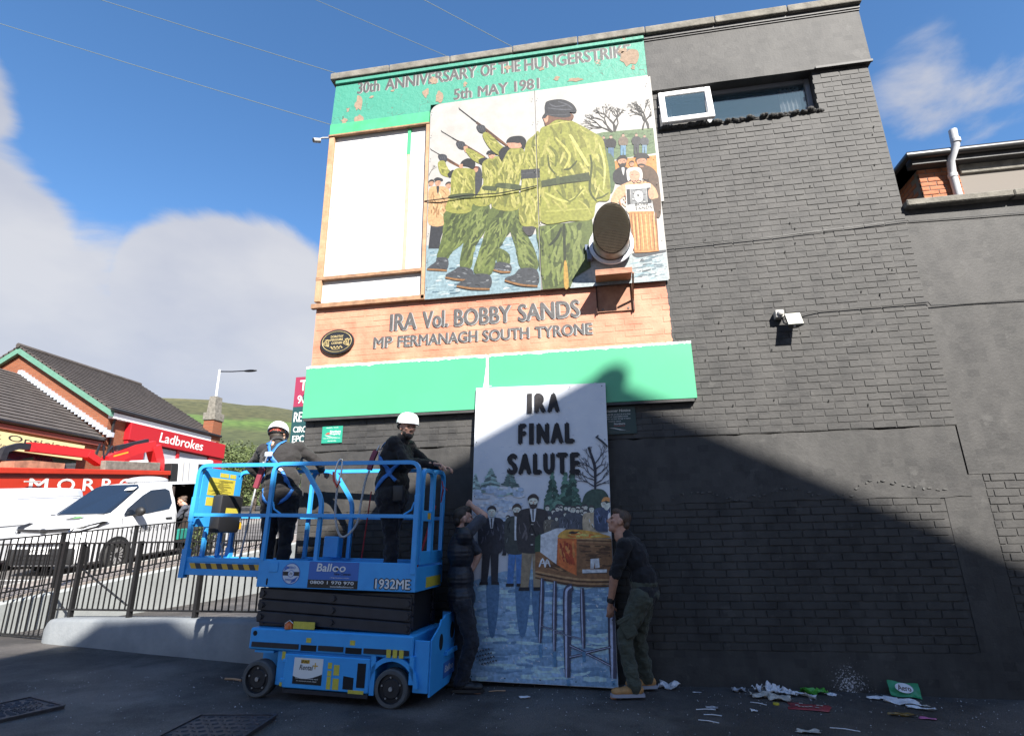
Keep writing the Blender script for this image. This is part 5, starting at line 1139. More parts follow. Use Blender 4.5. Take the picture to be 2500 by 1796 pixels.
# ---- estate agent's board on the far left corner
tl = thing('letting_board', 'red and dark green to-let board projecting beyond the corner of the building', 'sign', (-7.22, 1.0, 2.45), (0, 0, 0))
M_TLR = mat('letting_red', (.27, .03, .07, 1), .4); M_TLG = mat('letting_green', (.015, .06, .065, 1), .4)
mb = MB(); mb.box((-.79, 0, 0), (-.05, .02, .88)); mb.build('green_panel', M_TLG, tl)
mb = MB(); mb.box((-.79, 0, .882), (-.05, .02, 1.33)); mb.build('red_panel', M_TLR, tl)
for s, u, v, w, h in (('TO LET', -.94, 1.12, .82, .16), ('90 320000', -.96, .93, .78, .12), ('RETAIL UNIT', -1.0, .66, .92, .14), ('CIRCA 900 SQ FT', -.99, .49, .9, .10), ('EPC C64', -.99, .36, .52, .10), ('ALL ENQUIRIES', -1.0, .24, .86, .08), ('NORTHERN', -.72, .09, .62, .11)):
    mb = MB(); put_text(mb, s, (u*.76, -.001, v), X3, Z3, w*.76, h, .012); stuff(mb.build('lettering', M_WHT, tl, fix=False))
mb = MB(); mb.box((-.05, .005, .1), (.09, .05, .16)); mb.box((-.05, .005, 1.1), (.09, .05, 1.16)); mb.build('bracket', M_BLKT, tl)
# ------------------------------------------------------------------ gabled house behind the photographer: its shadow crosses the wall
sh = thing('gabled_house', 'plain gabled house across the yard behind the photographer', 'house')
gy = -14.0; k_x = math.tan(SUN_AZ); k_z = math.tan(SUN_EL)/math.cos(SUN_AZ)
ax_, az_ = -3.635-gy*k_x, 3.17-gy*k_z
M_HR = mat('house_render', (.16, .12, .10, 1), .9, var=.1, vscale=2); M_HT = mat('house_tiles', (.09, .08, .075, 1), .8, var=.2, vscale=6)
hw = 6.6; ez = az_-.507*hw
mb = MB(); mb.prism([(ax_-hw+.25, -.3), (ax_+hw-.25, -.3), (ax_+hw-.25, ez), (ax_, az_-.14), (ax_-hw+.25, ez)], gy-.02, gy-11); mb.build('walls', M_HR, sh)
mb = MB()
for sg in (-1, 1): mb.prism([(ax_, az_), (ax_+sg*hw, ez), (ax_+sg*hw, ez-.14), (ax_, az_-.14)], gy+.0, gy-11.2)
mb.build('roof', M_HT, sh)
mb = MB(); mb.ell((ax_+.16, gy-.1, az_-.01), (.20, .2, .13)); mb.box((ax_-.02, gy-.3, az_-.15), (ax_+.3, gy-.02, az_-.02)); mb.build('ridge_finial', M_HT, sh)
S_ = lambda x, z: (x-gy*k_x, z-gy*k_z)
block_outline = [S_(-7.4, .85), S_(-8.45, .90), S_(-8.80, 1.15), S_(-9.85, 1.30), S_(-10.5, 1.05), S_(-10.85, .08)]  # unseen block added; outline shaped so its shadow falls on the low wall
mb = MB(); mb.prism(block_outline+[(block_outline[-1][0], -.3), (block_outline[0][0], -.3)], gy-.03, gy-6); mb.build('shadow_block', M_HR, sh)
for x in (-3.2, 1.6):
    mb = MB(); mb.box((ax_+x, gy-.03, 4.2), (ax_+x+1.3, gy-.005, 5.6)); mb.build('window', M_GLASS, sh)
# ================================================================== scissor lift
M_BLUE = mat('lift_blue', (.045, .36, .78, 1), .42, col2=(.035, .30, .70, 1), vscale=3.5, bump=.0008, bscale=30, spec=.5)
M_BLUE2 = mat('decal_blue', (.03, .13, .45, 1), .35); M_SCI = mat('scissor_black', (.018, .019, .026, 1), .42, var=.25, vscale=6)
M_RUB = mat('grey_tyre', (.075, .078, .08, 1), .75, var=.15, vscale=12); M_HUB = mat('wheel_hub', (.013, .013, .016, 1), .5)
M_YL = mat('decal_yellow', (.55, .47, .06, 1), .45, var=.1, vscale=60); M_YL2 = mat('hazard_yellow', (.62, .36, .03, 1), .45)
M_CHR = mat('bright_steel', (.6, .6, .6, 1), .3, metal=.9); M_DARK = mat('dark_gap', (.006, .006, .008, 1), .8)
lf = thing('scissor_lift', 'blue scissor lift with its cage low beside the wall, hire company decals on its side', 'scissor lift', (-6.235, -1.043, .080), (0, R(1.75), R(-2.7)))
def part(fn, name, m=None, sm=None, parent=None):
    mb = MB(); fn(mb); return mb.build(name, m, parent or lf, smooth=sm)
# chassis
ch = part(lambda q: (q.box((-.80, .0, .40), (.84, .81, .585), bev=.012), q.box((-.50, .03, .11), (.50, .78, .40), bev=.006), q.box((-.80, .25, .2), (-.5, .56, .40)), q.box((.5, .25, .2), (.84, .56, .40))), 'chassis', M_BLUE)
def arch(cx):
    mb = MB(); n = 14; r0, r1 = .205, .245; vs = []
    for i in range(n+1):
        a = math.pi*(.0+1.0*i/n); vs += [(cx+r0*math.cos(a), -.004, .17+r0*math.sin(a)), (cx+r1*math.cos(a)*1.0, -.004, min(.41, .17+r1*math.sin(a)))]
    vs += [(v[0], .05, v[2]) for v in vs]; m = 2*(n+1); fs = []
    for i in range(n): fs += [(2*i, 2*i+1, 2*i+3, 2*i+2), (m+2*i, m+2*i+2, m+2*i+3, m+2*i+1), (2*i, 2*i+2, m+2*i+2, m+2*i), (2*i+1, m+2*i+1, m+2*i+3, 2*i+3)]
    mb.add(vs, fs); mb.build('wheel_arch', M_BLUE, lf)
arch(.66)
part(lambda q: (q.box((.455, -.004, .095), (.50, .05, .41)), q.box((.86-.04, -.004, .20), (.86, .3, .42))), 'skirt', M_BLUE)
part(lambda q: q.box((-.40, -.012, .105), (.45, .03, .385), bev=.008), 'tray_door', M_BLUE, parent=ch)
for x in (-.42,):
    for z in (.15, .31): part(lambda q: q.box((x, -.014, z), (x+.05, .02, z+.03), bev=.004), 'hinge', M_BLUE, parent=ch)
part(lambda q: q.box((.335, -.0145, .15), (.415, -.0122, .345)), 'vent_slot', M_DARK, parent=ch)
part(lambda q: q.prism([(.205, .13), (.305, .13), (.305, .225), (.205, .235)], -.0142, -.0122), 'fork_pocket', M_DARK, parent=ch)
part(lambda q: (q.box((-.38, -.016, .068), (.45, .02, .10)),), 'lower_bumper', M_SCI, parent=ch)
for a, b_ in ((-.765, -.275), (-.075, .175), (.375, .81)): part(lambda q: (q.box((a, -.012, .425), (b_, .0, .468), bev=.003), [q.cyl((x, -.015, .447), (x, -.011, .447), .007, n=8) for x in (a+.03, b_-.03)]), 'bumper_strip', M_SCI, parent=ch)
for a, b_ in ((-.255, -.095), (.195, .355)): part(lambda q: q.box((a, -.002, .415), (b_, .002, .465)), 'fork_pocket', M_DARK, parent=ch)
part(lambda q: (q.box((-.74, .02, .375), (-.54, .14, .395)), q.cyl((-.70, .07, .39), (-.70, .07, .43), .018), q.cyl((-.64, .07, .39), (-.64, .07, .43), .026)), 'steering_yoke', M_BLUE)
part(lambda q: q.cyl((-.745, -.003, .54), (-.745, .01, .54), .022, n=16), 'lashing_eye', M_DARK, parent=ch)
# wheels
def wheel(x, y0, y1):
    mb = MB(); n = 32; r = .157; s_ = -1 if y0 < .3 else 1
    w = MB(); w.lathe([(.118, 0), (.146, -.0), (.157, .012), (.157, .10), (.146, .112), (.118, .112)], (x, y0, .157), n=n, ax='y'); wo_ = w.build('wheel', M_RUB, lf, smooth=35)
    h = MB(); h.lathe([(0, .012), (.075, .012), (.085, .022), (.112, .024), (.119, .004), (.119, .11), (0, .11)], (x, y0, .157), n=n, ax='y'); h.build('hub', M_HUB, wo_, smooth=35)
    b = MB()
    for i in range(5):
        a = 2*math.pi*i/5+.4; b.cyl((x+.09*math.cos(a), y0+.02, .157+.09*math.sin(a)), (x+.09*math.cos(a), y0+.008, .157+.09*math.sin(a)), .008, n=6)
    b.cyl((x, y0+.012, .157), (x, y0-.004, .157), .018, n=12); b.build('wheel_bolts', M_CHR, wo_)
for x in (-.66, .66):
    wheel(x, -.012, .1); wheel(x, .71, .81)
# end ladder plate at the right end
part(lambda q: (q.box((.845, .03, .13), (.985, .05, .55), bev=.005), q.prism([(.05, .10), (.60, .10), (.79, .25), (.79, .68), (.74, .72), (.40, .72), (.36, .69), (.30, .69), (.26, .64), (.05, .55)], .985, 1.0, 'x'), q.box((.845, .775, .2), (.985, .79, .7))), 'ladder_plate', M_BLUE)
def ovalx(q, y, z, a, b, x): q.prism([(y+a*math.cos(2*math.pi*i/20), z+b*math.sin(2*math.pi*i/20)) for i in range(20)], x, x+.003, 'x')
part(lambda q: (ovalx(q, .62, .56, .055, .075, 1.0005), ovalx(q, .30, .50, .05, .07, 1.0005)), 'foothold', M_DARK)
part(lambda q: q.box((1.0005, .42, .36), (1.03, .78, .40), bev=.004), 'step', M_BLUE)
part(lambda q: q.box((1.0006, .40, .17), (1.002, .74, .30)), 'end_decal', M_BLUE2)
mb = MB(); put_text(mb, 'Balloo', (1.0026, .44, .215), Y3, Z3, .25, .055, .02, .15); stuff(mb.build('lettering', M_WHT, lf, fix=False))
# scissor stack
def beam(x0, z0, x1, z1, y, h=.098, t=.035):
    mb = MB(); d = Vector((x1-x0, 0, z1-z0)); L_ = d.length; a = math.atan2(d.z, d.x)
    Mx = Matrix.Translation((x0, y, z0)) @ Matrix.Rotation(-a, 4, 'Y'); mb.box((-.02, 0, -h/2), (L_+.02, t, h/2), Mx, bev=.008)
    for u in (.02, L_/2, L_-.02):
        p = Mx @ Vector((u, 0, 0)); mb.cyl(p, p+Vector((0, -.018, 0)), .028, n=12); mb.cyl(p+Vector((.03, 0, -.0)), p+Vector((.03, -.012, 0)), .009, n=6)
    return mb.build('scissor_arm', M_SCI, lf, smooth=30)
for k in range(3):
    z = .655+k*.105
    beam(-.78, z+.022, .76, z-.022, .06); beam(-.78, z-.022, .76, z+.022, .11); beam(-.78, z+.022, .76, z-.022, .70); beam(-.78, z-.022, .76, z+.022, .65)
part(lambda q: q.box((-.78, .15, .60), (.76, .64, .93)), 'dark_gap_fill', M_DARK)  # near-black block stands in for the dark gap between the arms
part(lambda q: (q.lathe([(.0, .062), (.018, .058), (.036, .04), (.042, .012), (.042, 0)], (-.42, .035, .588), n=18), ), 'beacon', mat('amber_lens', (.55, .12, .02, 1), .2), 50)
part(lambda q: q.tube([(-.465, .035, .586), (-.465, .035, .63), (-.42, .035, .66), (-.375, .035, .63), (-.375, .035, .586)], .004, 6), 'beacon_guard', M_CHR, 50)
part(lambda q: q.box((-.37, .022, .592), (-.15, .03, .655)), 'warning_label', M_YL)
# platform
dk = part(lambda q: (q.box((-.82, .02, .946), (.82, .045, 1.197), bev=.004), q.box((-.82, .755, .98), (.82, .78, 1.197), bev=.004), q.box((.80, .046, .946), (.82, .754, 1.16), bev=.003), q.box((-.82, .046, 1.00), (.80, .754, 1.03))), 'platform', M_BLUE)
part(lambda q: (q.box((-1.72, .06, 1.03), (-.70, .085, 1.08), bev=.003), q.box((-1.72, .06, 1.155), (-.70, .085, 1.20), bev=.003), q.box((-1.72, .064, 1.081), (-.70, .08, 1.154)), q.box((-1.72, .72, 1.03), (-.70, .745, 1.18), bev=.003), q.box((-1.74, .06, 1.03), (-1.715, .745, 1.20), bev=.003), q.box((-1.71, .086, 1.04), (-.83, .72, 1.055))), 'extension_deck', M_BLUE)
hz_ = MB(); x = -1.62; k = 0
while x < -.85:
    m_ = M_YL2 if k % 2 == 0 else M_SCI; hz_.use(m_).add([(x, .0625, 1.092), (x+.062, .0625, 1.092), (x+.032, .0625, 1.145), (x-.03, .0625, 1.145)], [(0,1,2,3)]); x += .062; k += 1
stuff(hz_.build('hazard_stripe', None, lf))
def rail(pts, name='guard_rail', w=.038):
    """square tube with bent corners"""
    P_ = [Vector(p) for p in pts]; out = [P_[0]]
    for i in range(1, len(P_)-1):
        a, b, c = P_[i-1], P_[i], P_[i+1]; r = min(.10, (b-a).length*.45, (c-b).length*.45); p, q = b+(a-b).normalized()*r, b+(c-b).normalized()*r
        for t in (0, .2, .4, .6, .8, 1): out.append(p*(1-t)**2+b*(2*t*(1-t))+q*t*t)
    out.append(P_[-1]); mb = MB(); mb.tube(out, 0, sq=(w, w)); return mb.build(name, M_BLUE, lf, smooth=30)
ZT, ZM, ZF = 2.13, 1.62, 1.19
for y in (.03, .765):   # main cage sides
    rail([(-.79, y, ZF), (-.79, y, ZT), (.79, y, ZT), (.79, y, ZF)]); rail([(-.77, y, ZM), (.77, y, ZM)], 'mid_rail', .034)
for y in (.075, .72):   # extension cage sides, ending in a diagonal
    rail([(-1.715, y, ZF), (-1.715, y, ZT-.002), (-.50, y, ZT-.002), (-.24, y, 1.78), (-.24, y, ZF)]); rail([(-1.70, y, ZM-.002), (-.26, y, ZM-.002)], 'mid_rail', .034)
    part(lambda q: q.box((-1.74, y-.024, 1.55), (-1.69, y+.024, 1.80)), 'post_sleeve', M_BLUE); part(lambda q: q.box((-1.745, y-.03, 1.0), (-1.685, y+.03, 1.28)), 'post_foot', M_BLUE)
rail([(-1.715, .095, ZT-.03), (-1.715, .70, ZT-.03)], 'end_rail'); rail([(-1.715, .095, ZM), (-1.715, .70, ZM)], 'mid_rail', .034)
for y in (.30, .53): rail([(-1.715, y, ZF), (-1.715, y, ZM-.02)], 'end_post', .036)
for s in ((-.76, .03, 1.75, -.66), (.76, .03, 1.75, .66)): part(lambda q: q.tube([(s[0], s[1], s[2]), (s[0]*.97, s[1], 1.68), (s[3], s[1], 1.635)], .009, 6), 'gusset', M_BLUE, 50)
part(lambda q: q.tube([(-1.69, .075, 1.52), (-1.67, .075, 1.58), (-1.58, .075, 1.605)], .009, 6), 'gusset', M_BLUE, 50)
part(lambda q: (q.box((.765, .012, 1.10), (.815, .052, 1.82), bev=.003),), 'post_sleeve', M_BLUE)
# entry gate at the right end
rail([(.80, .12, 1.24), (.80, .12, 2.07), (.80, .40, 2.07), (.80, .40, 1.24)], 'gate_frame'); rail([(.80, .43, 1.22), (.80, .43, 2.09), (.80, .74, 2.09), (.80, .74, 1.22)], 'gate_frame')
part(lambda q: (q.box((.785, .14, 1.58), (.812, .38, 1.68), bev=.003), q.box((.785, .12, 1.18), (.815, .74, 1.30), bev=.003)), 'gate_latch_plate', M_BLUE)
part(lambda q: q.box((.8125, .27, 1.60), (.8135, .36, 1.66)), 'gate_label', M_YL2)
part(lambda q: q.box((.8205, .30, .965), (.822, .72, 1.06)), 'end_label', M_YL)
part(lambda q: q.tube([(.83, .60, 2.0), (.85, .60, 1.9), (.83, .60, 1.78), (.84, .62, 1.95), (.90, .58, 1.90)], .006, 6), 'gate_clip', mat('red_strap', (.32, .02, .03, 1), .6), 50)
part(lambda q: q.tube([(-.02, .70, 1.9), (-.06, .68, 1.2)], .007, 6), 'red_rod', MATS['red_strap'])
part(lambda q: q.tube([(.74, .68, 1.75), (.60, .55, 1.05)], .012, 8), 'red_pole', MATS['red_strap'], 50)
# control console, charger bracket, document box on the left end rail
part(lambda q: q.prism([(.11, 1.50), (.70, 1.50), (.70, 2.03), (.64, 2.10), (.17, 2.10), (.11, 2.03)], -1.712, -1.692, 'x'), 'notice_panel', M_BLUE)
for y0, y1, z0, z1 in ((.20, .62, 1.83, 2.02), (.20, .34, 1.72, 1.81), (.36, .50, 2.035, 2.08), (.52, .62, 2.035, 2.08)): part(lambda q: q.box((-1.6915, y0, z0), (-1.690, y1, z1)), 'instruction_label', M_YL)
lab = MB(); rng = random.Random(3)
for k in range(16): lab.box((-1.6896, .22+.38*rng.random()*.5, 1.845+k*.010), (-1.6892, .42+.18*rng.random(), 1.849+k*.010))
stuff(lab.build('label_print', M_SCI, lf))
bx_ = part(lambda q: q.box((-1.66, .25, 1.44), (-1.53, .60, 1.84), bev=.03), 'document_box', mat('black_plastic', (.016, .016, .018, 1), .45), 40)
part(lambda q: q.box((-1.5299, .33, 1.62), (-1.528, .53, 1.70)), 'box_label', M_YL, parent=bx_)
part(lambda q: q.box((-1.62, .64, 1.48), (-1.56, .66, 1.56)), 'box_strap', M_YL2)
part(lambda q: (q.box((-1.30, .66, 1.88), (-1.02, .80, 2.08), bev=.02), q.cyl((-1.12, .70, 2.08), (-1.12, .70, 2.15), .02)), 'control_console', M_BLUE)
part(lambda q: (q.box((-1.04, .60, 1.78), (-.90, .70, 1.94), bev=.02),), 'console_guard', M_BLUE)
part(lambda q: (q.cyl((-1.20, .655, 1.99), (-1.20, .645, 1.99), .03, n=14), q.cyl((-.96, .598, 1.83), (-.96, .59, 1.83), .022, n=12)), 'red_button', mat('button_red', (.55, .03, .03, 1), .4))
part(lambda q: (q.box((-.42, .60, 1.20), (-.25, .72, 1.42), Matrix.Rotation(R(4), 4, 'Z'), bev=.01), q.box((-.30, .40, 1.04), (.30, .46, 1.10), bev=.006), q.box((-.02, .36, 1.04), (.12, .52, 1.16), bev=.008)), 'extension_lock', M_BLUE)
part(lambda q: q.tube([(-.30, .5, 1.12), (-.05, .47, 1.16), (.08, .44, 1.14)], .012, 8), 'lock_pedal', M_CHR, 50)
# cable gland plate and slot on the side
part(lambda q: (q.box((-.70, .014, 1.085), (-.60, .02, 1.175), bev=.003), [q.cyl((x, .012, z), (x, .016, z), .006, n=6) for x in (-.69, -.61) for z in (1.095, 1.165)]), 'cover_plate', M_BLUE, parent=dk)
part(lambda q: q.prism([(-.712, .965), (-.700, .965), (-.697, .985), (-.697, 1.02), (-.706, 1.03), (-.715, 1.02), (-.715, .98)], .0185, .0205), 'slot', M_DARK, parent=dk)
# decals along the side
yd = .0192
M_DKB = mat('decal_black', (.008, .008, .01, 1), .4); M_SILV = mat('decal_silver', (.55, .60, .68, 1), .35)
def disc(q, cx, cz, r, y, n=32): q.prism([(cx+r*math.cos(2*math.pi*i/n), cz+r*math.sin(2*math.pi*i/n)) for i in range(n)], y, y+.0004)
zc = 1.075; cx = -.455
part(lambda q: disc(q, cx, zc, .098, yd), 'round_decal', M_BLUE2, parent=dk); part(lambda q: disc(q, cx, zc, .090, yd-.0006), 'decal_face', M_SILV, parent=dk)
part(lambda q: q.prism([(cx-.088, zc-.018), (cx+.088, zc-.018), (cx+.088, zc+.018), (cx-.088, zc+.018)], yd-.0012, yd-.0008), 'decal_bar', M_DKB, parent=dk)
part(lambda q: q.prism([(cx-.08, zc+.02), (cx-.02, zc+.055), (cx-.055, zc+.07), (cx-.075, zc+.05)], yd-.0012, yd-.0008), 'decal_wedge', M_BLUE2, parent=dk)
part(lambda q: q.prism([(cx+.08, zc-.02), (cx+.02, zc-.055), (cx+.0, zc-.088), (cx+.05, zc-.07)], yd-.0012, yd-.0008), 'decal_wedge', M_BLUE2, parent=dk)
part(lambda q: disc(q, cx, zc, .033, yd-.0018), 'decal_core', M_BLUE2, parent=dk); part(lambda q: disc(q, cx, zc, .028, yd-.0024), 'decal_core', M_SILV, parent=dk)
def dtext(s, x, z, w, h, m, b=.012, shr=0, y=yd-.0030):
    mb = MB(); put_text(mb, s, (x, y, z), X3, Z3, w, h, b, shr); stuff(mb.build('lettering', m, dk, fix=False))
dtext('ZERO', cx-.042, zc+.045, .084, .022, M_BLUE2); dtext('EMISSION', cx-.055, zc-.066, .11, .020, M_BLUE2); dtext('ZE', cx-.017, zc-.010, .034, .020, M_DKB)
part(lambda q: q.box((-.27, yd, 1.03), (.25, yd+.0006, 1.192)), 'hire_decal', M_BLUE2, parent=dk); part(lambda q: q.box((-.27, yd, .955), (.25, yd+.0006, 1.029)), 'phone_decal', M_DKB, parent=dk)
dtext('Ball', -.185, 1.105, .155, .070, M_WHT, .03, .12); dtext('oo', -.02, 1.105, .135, .048, M_WHT, .035, .12); part(lambda q: disc(q, .028, 1.128, .012, yd-.0042), 'logo_dot', M_DKB, parent=dk)
dtext('Hire Centres', .0, 1.075, .17, .022, M_DKB, .02, .1); dtext('a Briggs Equipment company', -.04, 1.045, .20, .011, M_WHT)
dtext('0800 1 970 970', -.24, .992, .45, .028, M_WHT, .03); dtext('www.balloohire.com', -.03, .965, .24, .016, M_WHT, .02)
dtext('1932ME', .425, .968, .35, .088, M_DKB, .10); dtext('1932ME', .430, .972, .34, .080, M_WHT, .03, 0, yd-.0036)
# decals on the chassis
def clab(x0, z0, x1, z1, m=M_YL, y=-.0142): part(lambda q: q.box((x0, y, z0), (x1, y+.001, z1)), 'warning_label', m, parent=ch)
clab(-.205, .485, -.155, .525, y=-.0022); clab(.235, .485, .285, .525, y=-.0022); clab(-.435, .33, -.40, .40, y=-.0022)
for x in (.60, .66, .72): clab(x, .405, x+.042, .472, y=-.0136)
for x, z, w, h in ((.045, .285, .04, .05), (.045, .225, .04, .045), (.105, .235, .055, .085), (.045, .12, .04, .10), (.105, .12, .06, .09), (.26, .09, .15, .038)): clab(x, z, x+w, z+h)
clab(-.43, .115, -.405, .145, y=-.0022)
part(lambda q: q.box((-.295, -.0142, .145), (-.005, -.0132, .36)), 'rental_decal', M_WHT, parent=ch)
part(lambda q: q.prism([(-.295, .145), (-.005, .145), (-.005, .235)]+[(-.005-.29*i/10, .235-.045*math.sin(math.pi*(i/10)*.8)) for i in range(1, 11)], -.0150, -.0144), 'decal_swoosh', M_DKB, parent=ch)
def ctext(s, x, z, w, h, m, b=.01, shr=0):
    mb = MB(); put_text(mb, s, (x, -.0156, z), X3, Z3, w, h, b, shr); stuff(mb.build('lettering', m, ch, fix=False))
part(lambda q: q.box((-.225, -.0152, .315), (-.14, -.0144, .345)), 'decal_tab', M_YL2, parent=ch)
ctext('IPAF', -.222, .318, .078, .024, M_DKB, .03); ctext('Rental', -.235, .262, .135, .042, M_DKB, .01, .2); ctext('+', -.105, .275, .05, .05, M_YL2)
ctext('The independent quality mark', -.27, .185, .23, .012, M_WHT); ctext('for powered access rental', -.255, .165, .20, .012, M_WHT)
# ================================================================== people and the leaning board
M_SKIN = mat('skin', (.52, .29, .21, 1), .5, var=.10, vscale=25, bump=.0006, bscale=120)
M_SKIN_T = mat('skin_tan', (.47, .25, .17, 1), .5, var=.12, vscale=25, bump=.0006, bscale=120)
def cloth_mat(name, c, rough=.85, crease=.010, sc=9, c2=None):
    m = bpy.data.materials.new(name); m.use_nodes = True; nt = m.node_tree; L = nt.links; b = nt.nodes['Principled BSDF']; tcn = N(nt, 'ShaderNodeTexCoord')
    mpn = N(nt, 'ShaderNodeMapping'); mpn.inputs['Scale'].default_value = (1, 1, 1.9); L.new(tcn.outputs['Object'], mpn.inputs[0])
    n = N(nt, 'ShaderNodeTexNoise'); n.inputs['Scale'].default_value = sc; n.inputs['Detail'].default_value = 4; n.inputs['Distortion'].default_value = 1.1; L.new(mpn.outputs[0], n.inputs['Vector'])
    n2 = N(nt, 'ShaderNodeTexNoise'); n2.inputs['Scale'].default_value = 300; L.new(tcn.outputs['Object'], n2.inputs['Vector'])
    mx = N(nt, 'ShaderNodeMix', data_type='RGBA'); mx.inputs[6].default_value = tuple(v*.72 for v in c)+(1,); mx.inputs[7].default_value = (tuple(v*1.3 for v in c) if c2 is None else c2)+(1,); L.new(n.outputs['Fac'], mx.inputs[0]); L.new(mx.outputs[2], b.inputs['Base Color'])
    b.inputs['Roughness'].default_value = rough; b.inputs['Sheen Weight'].default_value = .12; b.inputs['Specular IOR Level'].default_value = .25
    ad = N(nt, 'ShaderNodeMath', operation='MULTIPLY_ADD'); ad.inputs[1].default_value = .06; L.new(n2.outputs['Fac'], ad.inputs[0]); L.new(n.outputs['Fac'], ad.inputs[2])
    bp = N(nt, 'ShaderNodeBump'); bp.inputs['Distance'].default_value = crease; L.new(ad.outputs[0], bp.inputs['Height']); L.new(bp.outputs[0], b.inputs['Normal'])
    MATS[name] = m; return m
FOLD = bpy.data.textures.new('cloth_folds', 'CLOUDS'); FOLD.noise_scale = .075; FOLD.noise_depth = 2
def V(*a): return Vector(a)
def caps(q, p0, p1, r0, r1=None, n=12):
    p0, p1 = Vector(p0), Vector(p1); r1 = r0 if r1 is None else r1
    q.cyl(p0, p1, r0, r1, n); q.ell(p0, (r0,)*3, n=n, m=7); q.ell(p1, (r1,)*3, n=n, m=7)
def frame3(x, z):
    z = z.normalized(); x = (x-z*x.dot(z)).normalized(); y = z.cross(x); m = Matrix((x, y, z)).transposed(); return m
def organic(q, name, m, parent, vox=.009, sm=6, fold=0.0):
    o = q.build(name, m, parent, fix=False)
    md = o.modifiers.new('r', 'REMESH'); md.mode = 'VOXEL'; md.voxel_size = vox; md.use_smooth_shade = True
    ms_ = o.modifiers.new('s', 'SMOOTH'); ms_.factor = .5; ms_.iterations = sm
    if fold:
        dm = o.modifiers.new('d', 'DISPLACE'); dm.texture = FOLD; dm.strength = fold; dm.mid_level = .5; dm.texture_coords = 'LOCAL'
        s2 = o.modifiers.new('s2', 'SMOOTH'); s2.factor = .5; s2.iterations = 2
    return o
def hand(q, w, d, n, side, curl=.6, k=1.0):
    d = d.normalized(); n = (n-d*n.dot(d)).normalized(); a = d.cross(n)*side
    q.ell(w+d*.048*k, (.040*k, .017*k, .052*k), frame3(a, d)); q.ell(w+d*.015*k, (.030*k, .02*k, .03*k), frame3(a, d))
    for i, L_ in enumerate((.070, .080, .076, .060)):
        p = w+d*(.090 if i in (1, 2) else .084)*k+a*(.030-.020*i)*k; dd = d.copy(); r = .0098*k
        for s in range(3):
            ang = curl*(.75 if s == 0 else 1.0); dd = (dd*math.cos(ang)+n*math.sin(ang)).normalized() if s == 0 else (dd*math.cos(ang)+(n-dd*n.dot(dd)).normalized()*math.sin(ang)).normalized() if abs(dd.dot(n)) < .98 else (dd*math.cos(ang)-d*math.sin(ang)).normalized()
            e = p+dd*L_*(.42, .32, .26)[s]*k; caps(q, p, e, r, r*.92, 8); p = e; r *= .92
    p = w+d*.030*k+a*.034*k; dd = (d*.65+a*.65+n*.35).normalized()
    for s in range(2):
        e = p+dd*.036*k; caps(q, p, e, .0125*k, .0105*k, 8); p = e; dd = (dd*.8+n*.5+d*.2).normalized()
def head(q, c, f, u, k=1.0, jaw=1.0):
    """c = centre of the head, f = way it looks, u = up; height about .235"""
    f = f.normalized(); u = (u-f*u.dot(f)).normalized(); s = f.cross(u); m = Matrix((s, f, u)).transposed(); P_ = lambda x, y, z: c+s*x*k+f*y*k+u*z*k
    E_ = lambda p, r: q.ell(P_(*p), tuple(v*k for v in r), m)
    E_((0, -.012, .035), (.076, .095, .085)); E_((0, .022, -.018), (.064, .074, .075)); E_((0, .036, -.070), (.050*jaw, .050, .045)); E_((0, .066, -.095), (.024, .022, .020))
    caps(q, P_(0, .094, .012), P_(0, .112, -.022), .008*k, .0135*k, 8); E_((.012, .100, -.026), (.009, .010, .008)); E_((-.012, .100, -.026), (.009, .010, .008))
    E_((.031, .080, .030), (.027, .014, .010)); E_((-.031, .080, .030), (.027, .014, .010)); E_((.042, .066, -.012), (.022, .022, .020)); E_((-.042, .066, -.012), (.022, .022, .020))
    E_((0, .089, -.054), (.024, .011, .007)); E_((0, .086, -.066), (.021, .012, .008))
    for sg in (-1, 1): E_((sg*.077, -.005, -.005), (.010, .022, .033)); E_((sg*.081, -.008, .012), (.008, .018, .014))
    caps(q, P_(0, -.02, -.06), P_(0, -.045, -.14), .056*k, .060*k)
    return P_, m
def face_bits(P_, m, parent, off, k=1.0):
    """eyes and brows as small pieces of the head"""
    for sg in (-1, 1):
        mb = MB(); mb.ell(P_(sg*.031, .0785, .012)-off, (.0125*k, .0125*k, .009*k), m); mb.build('eye', MATS.get('eye') or mat('eye', (.10, .07, .05, 1), .2), parent, smooth=60)
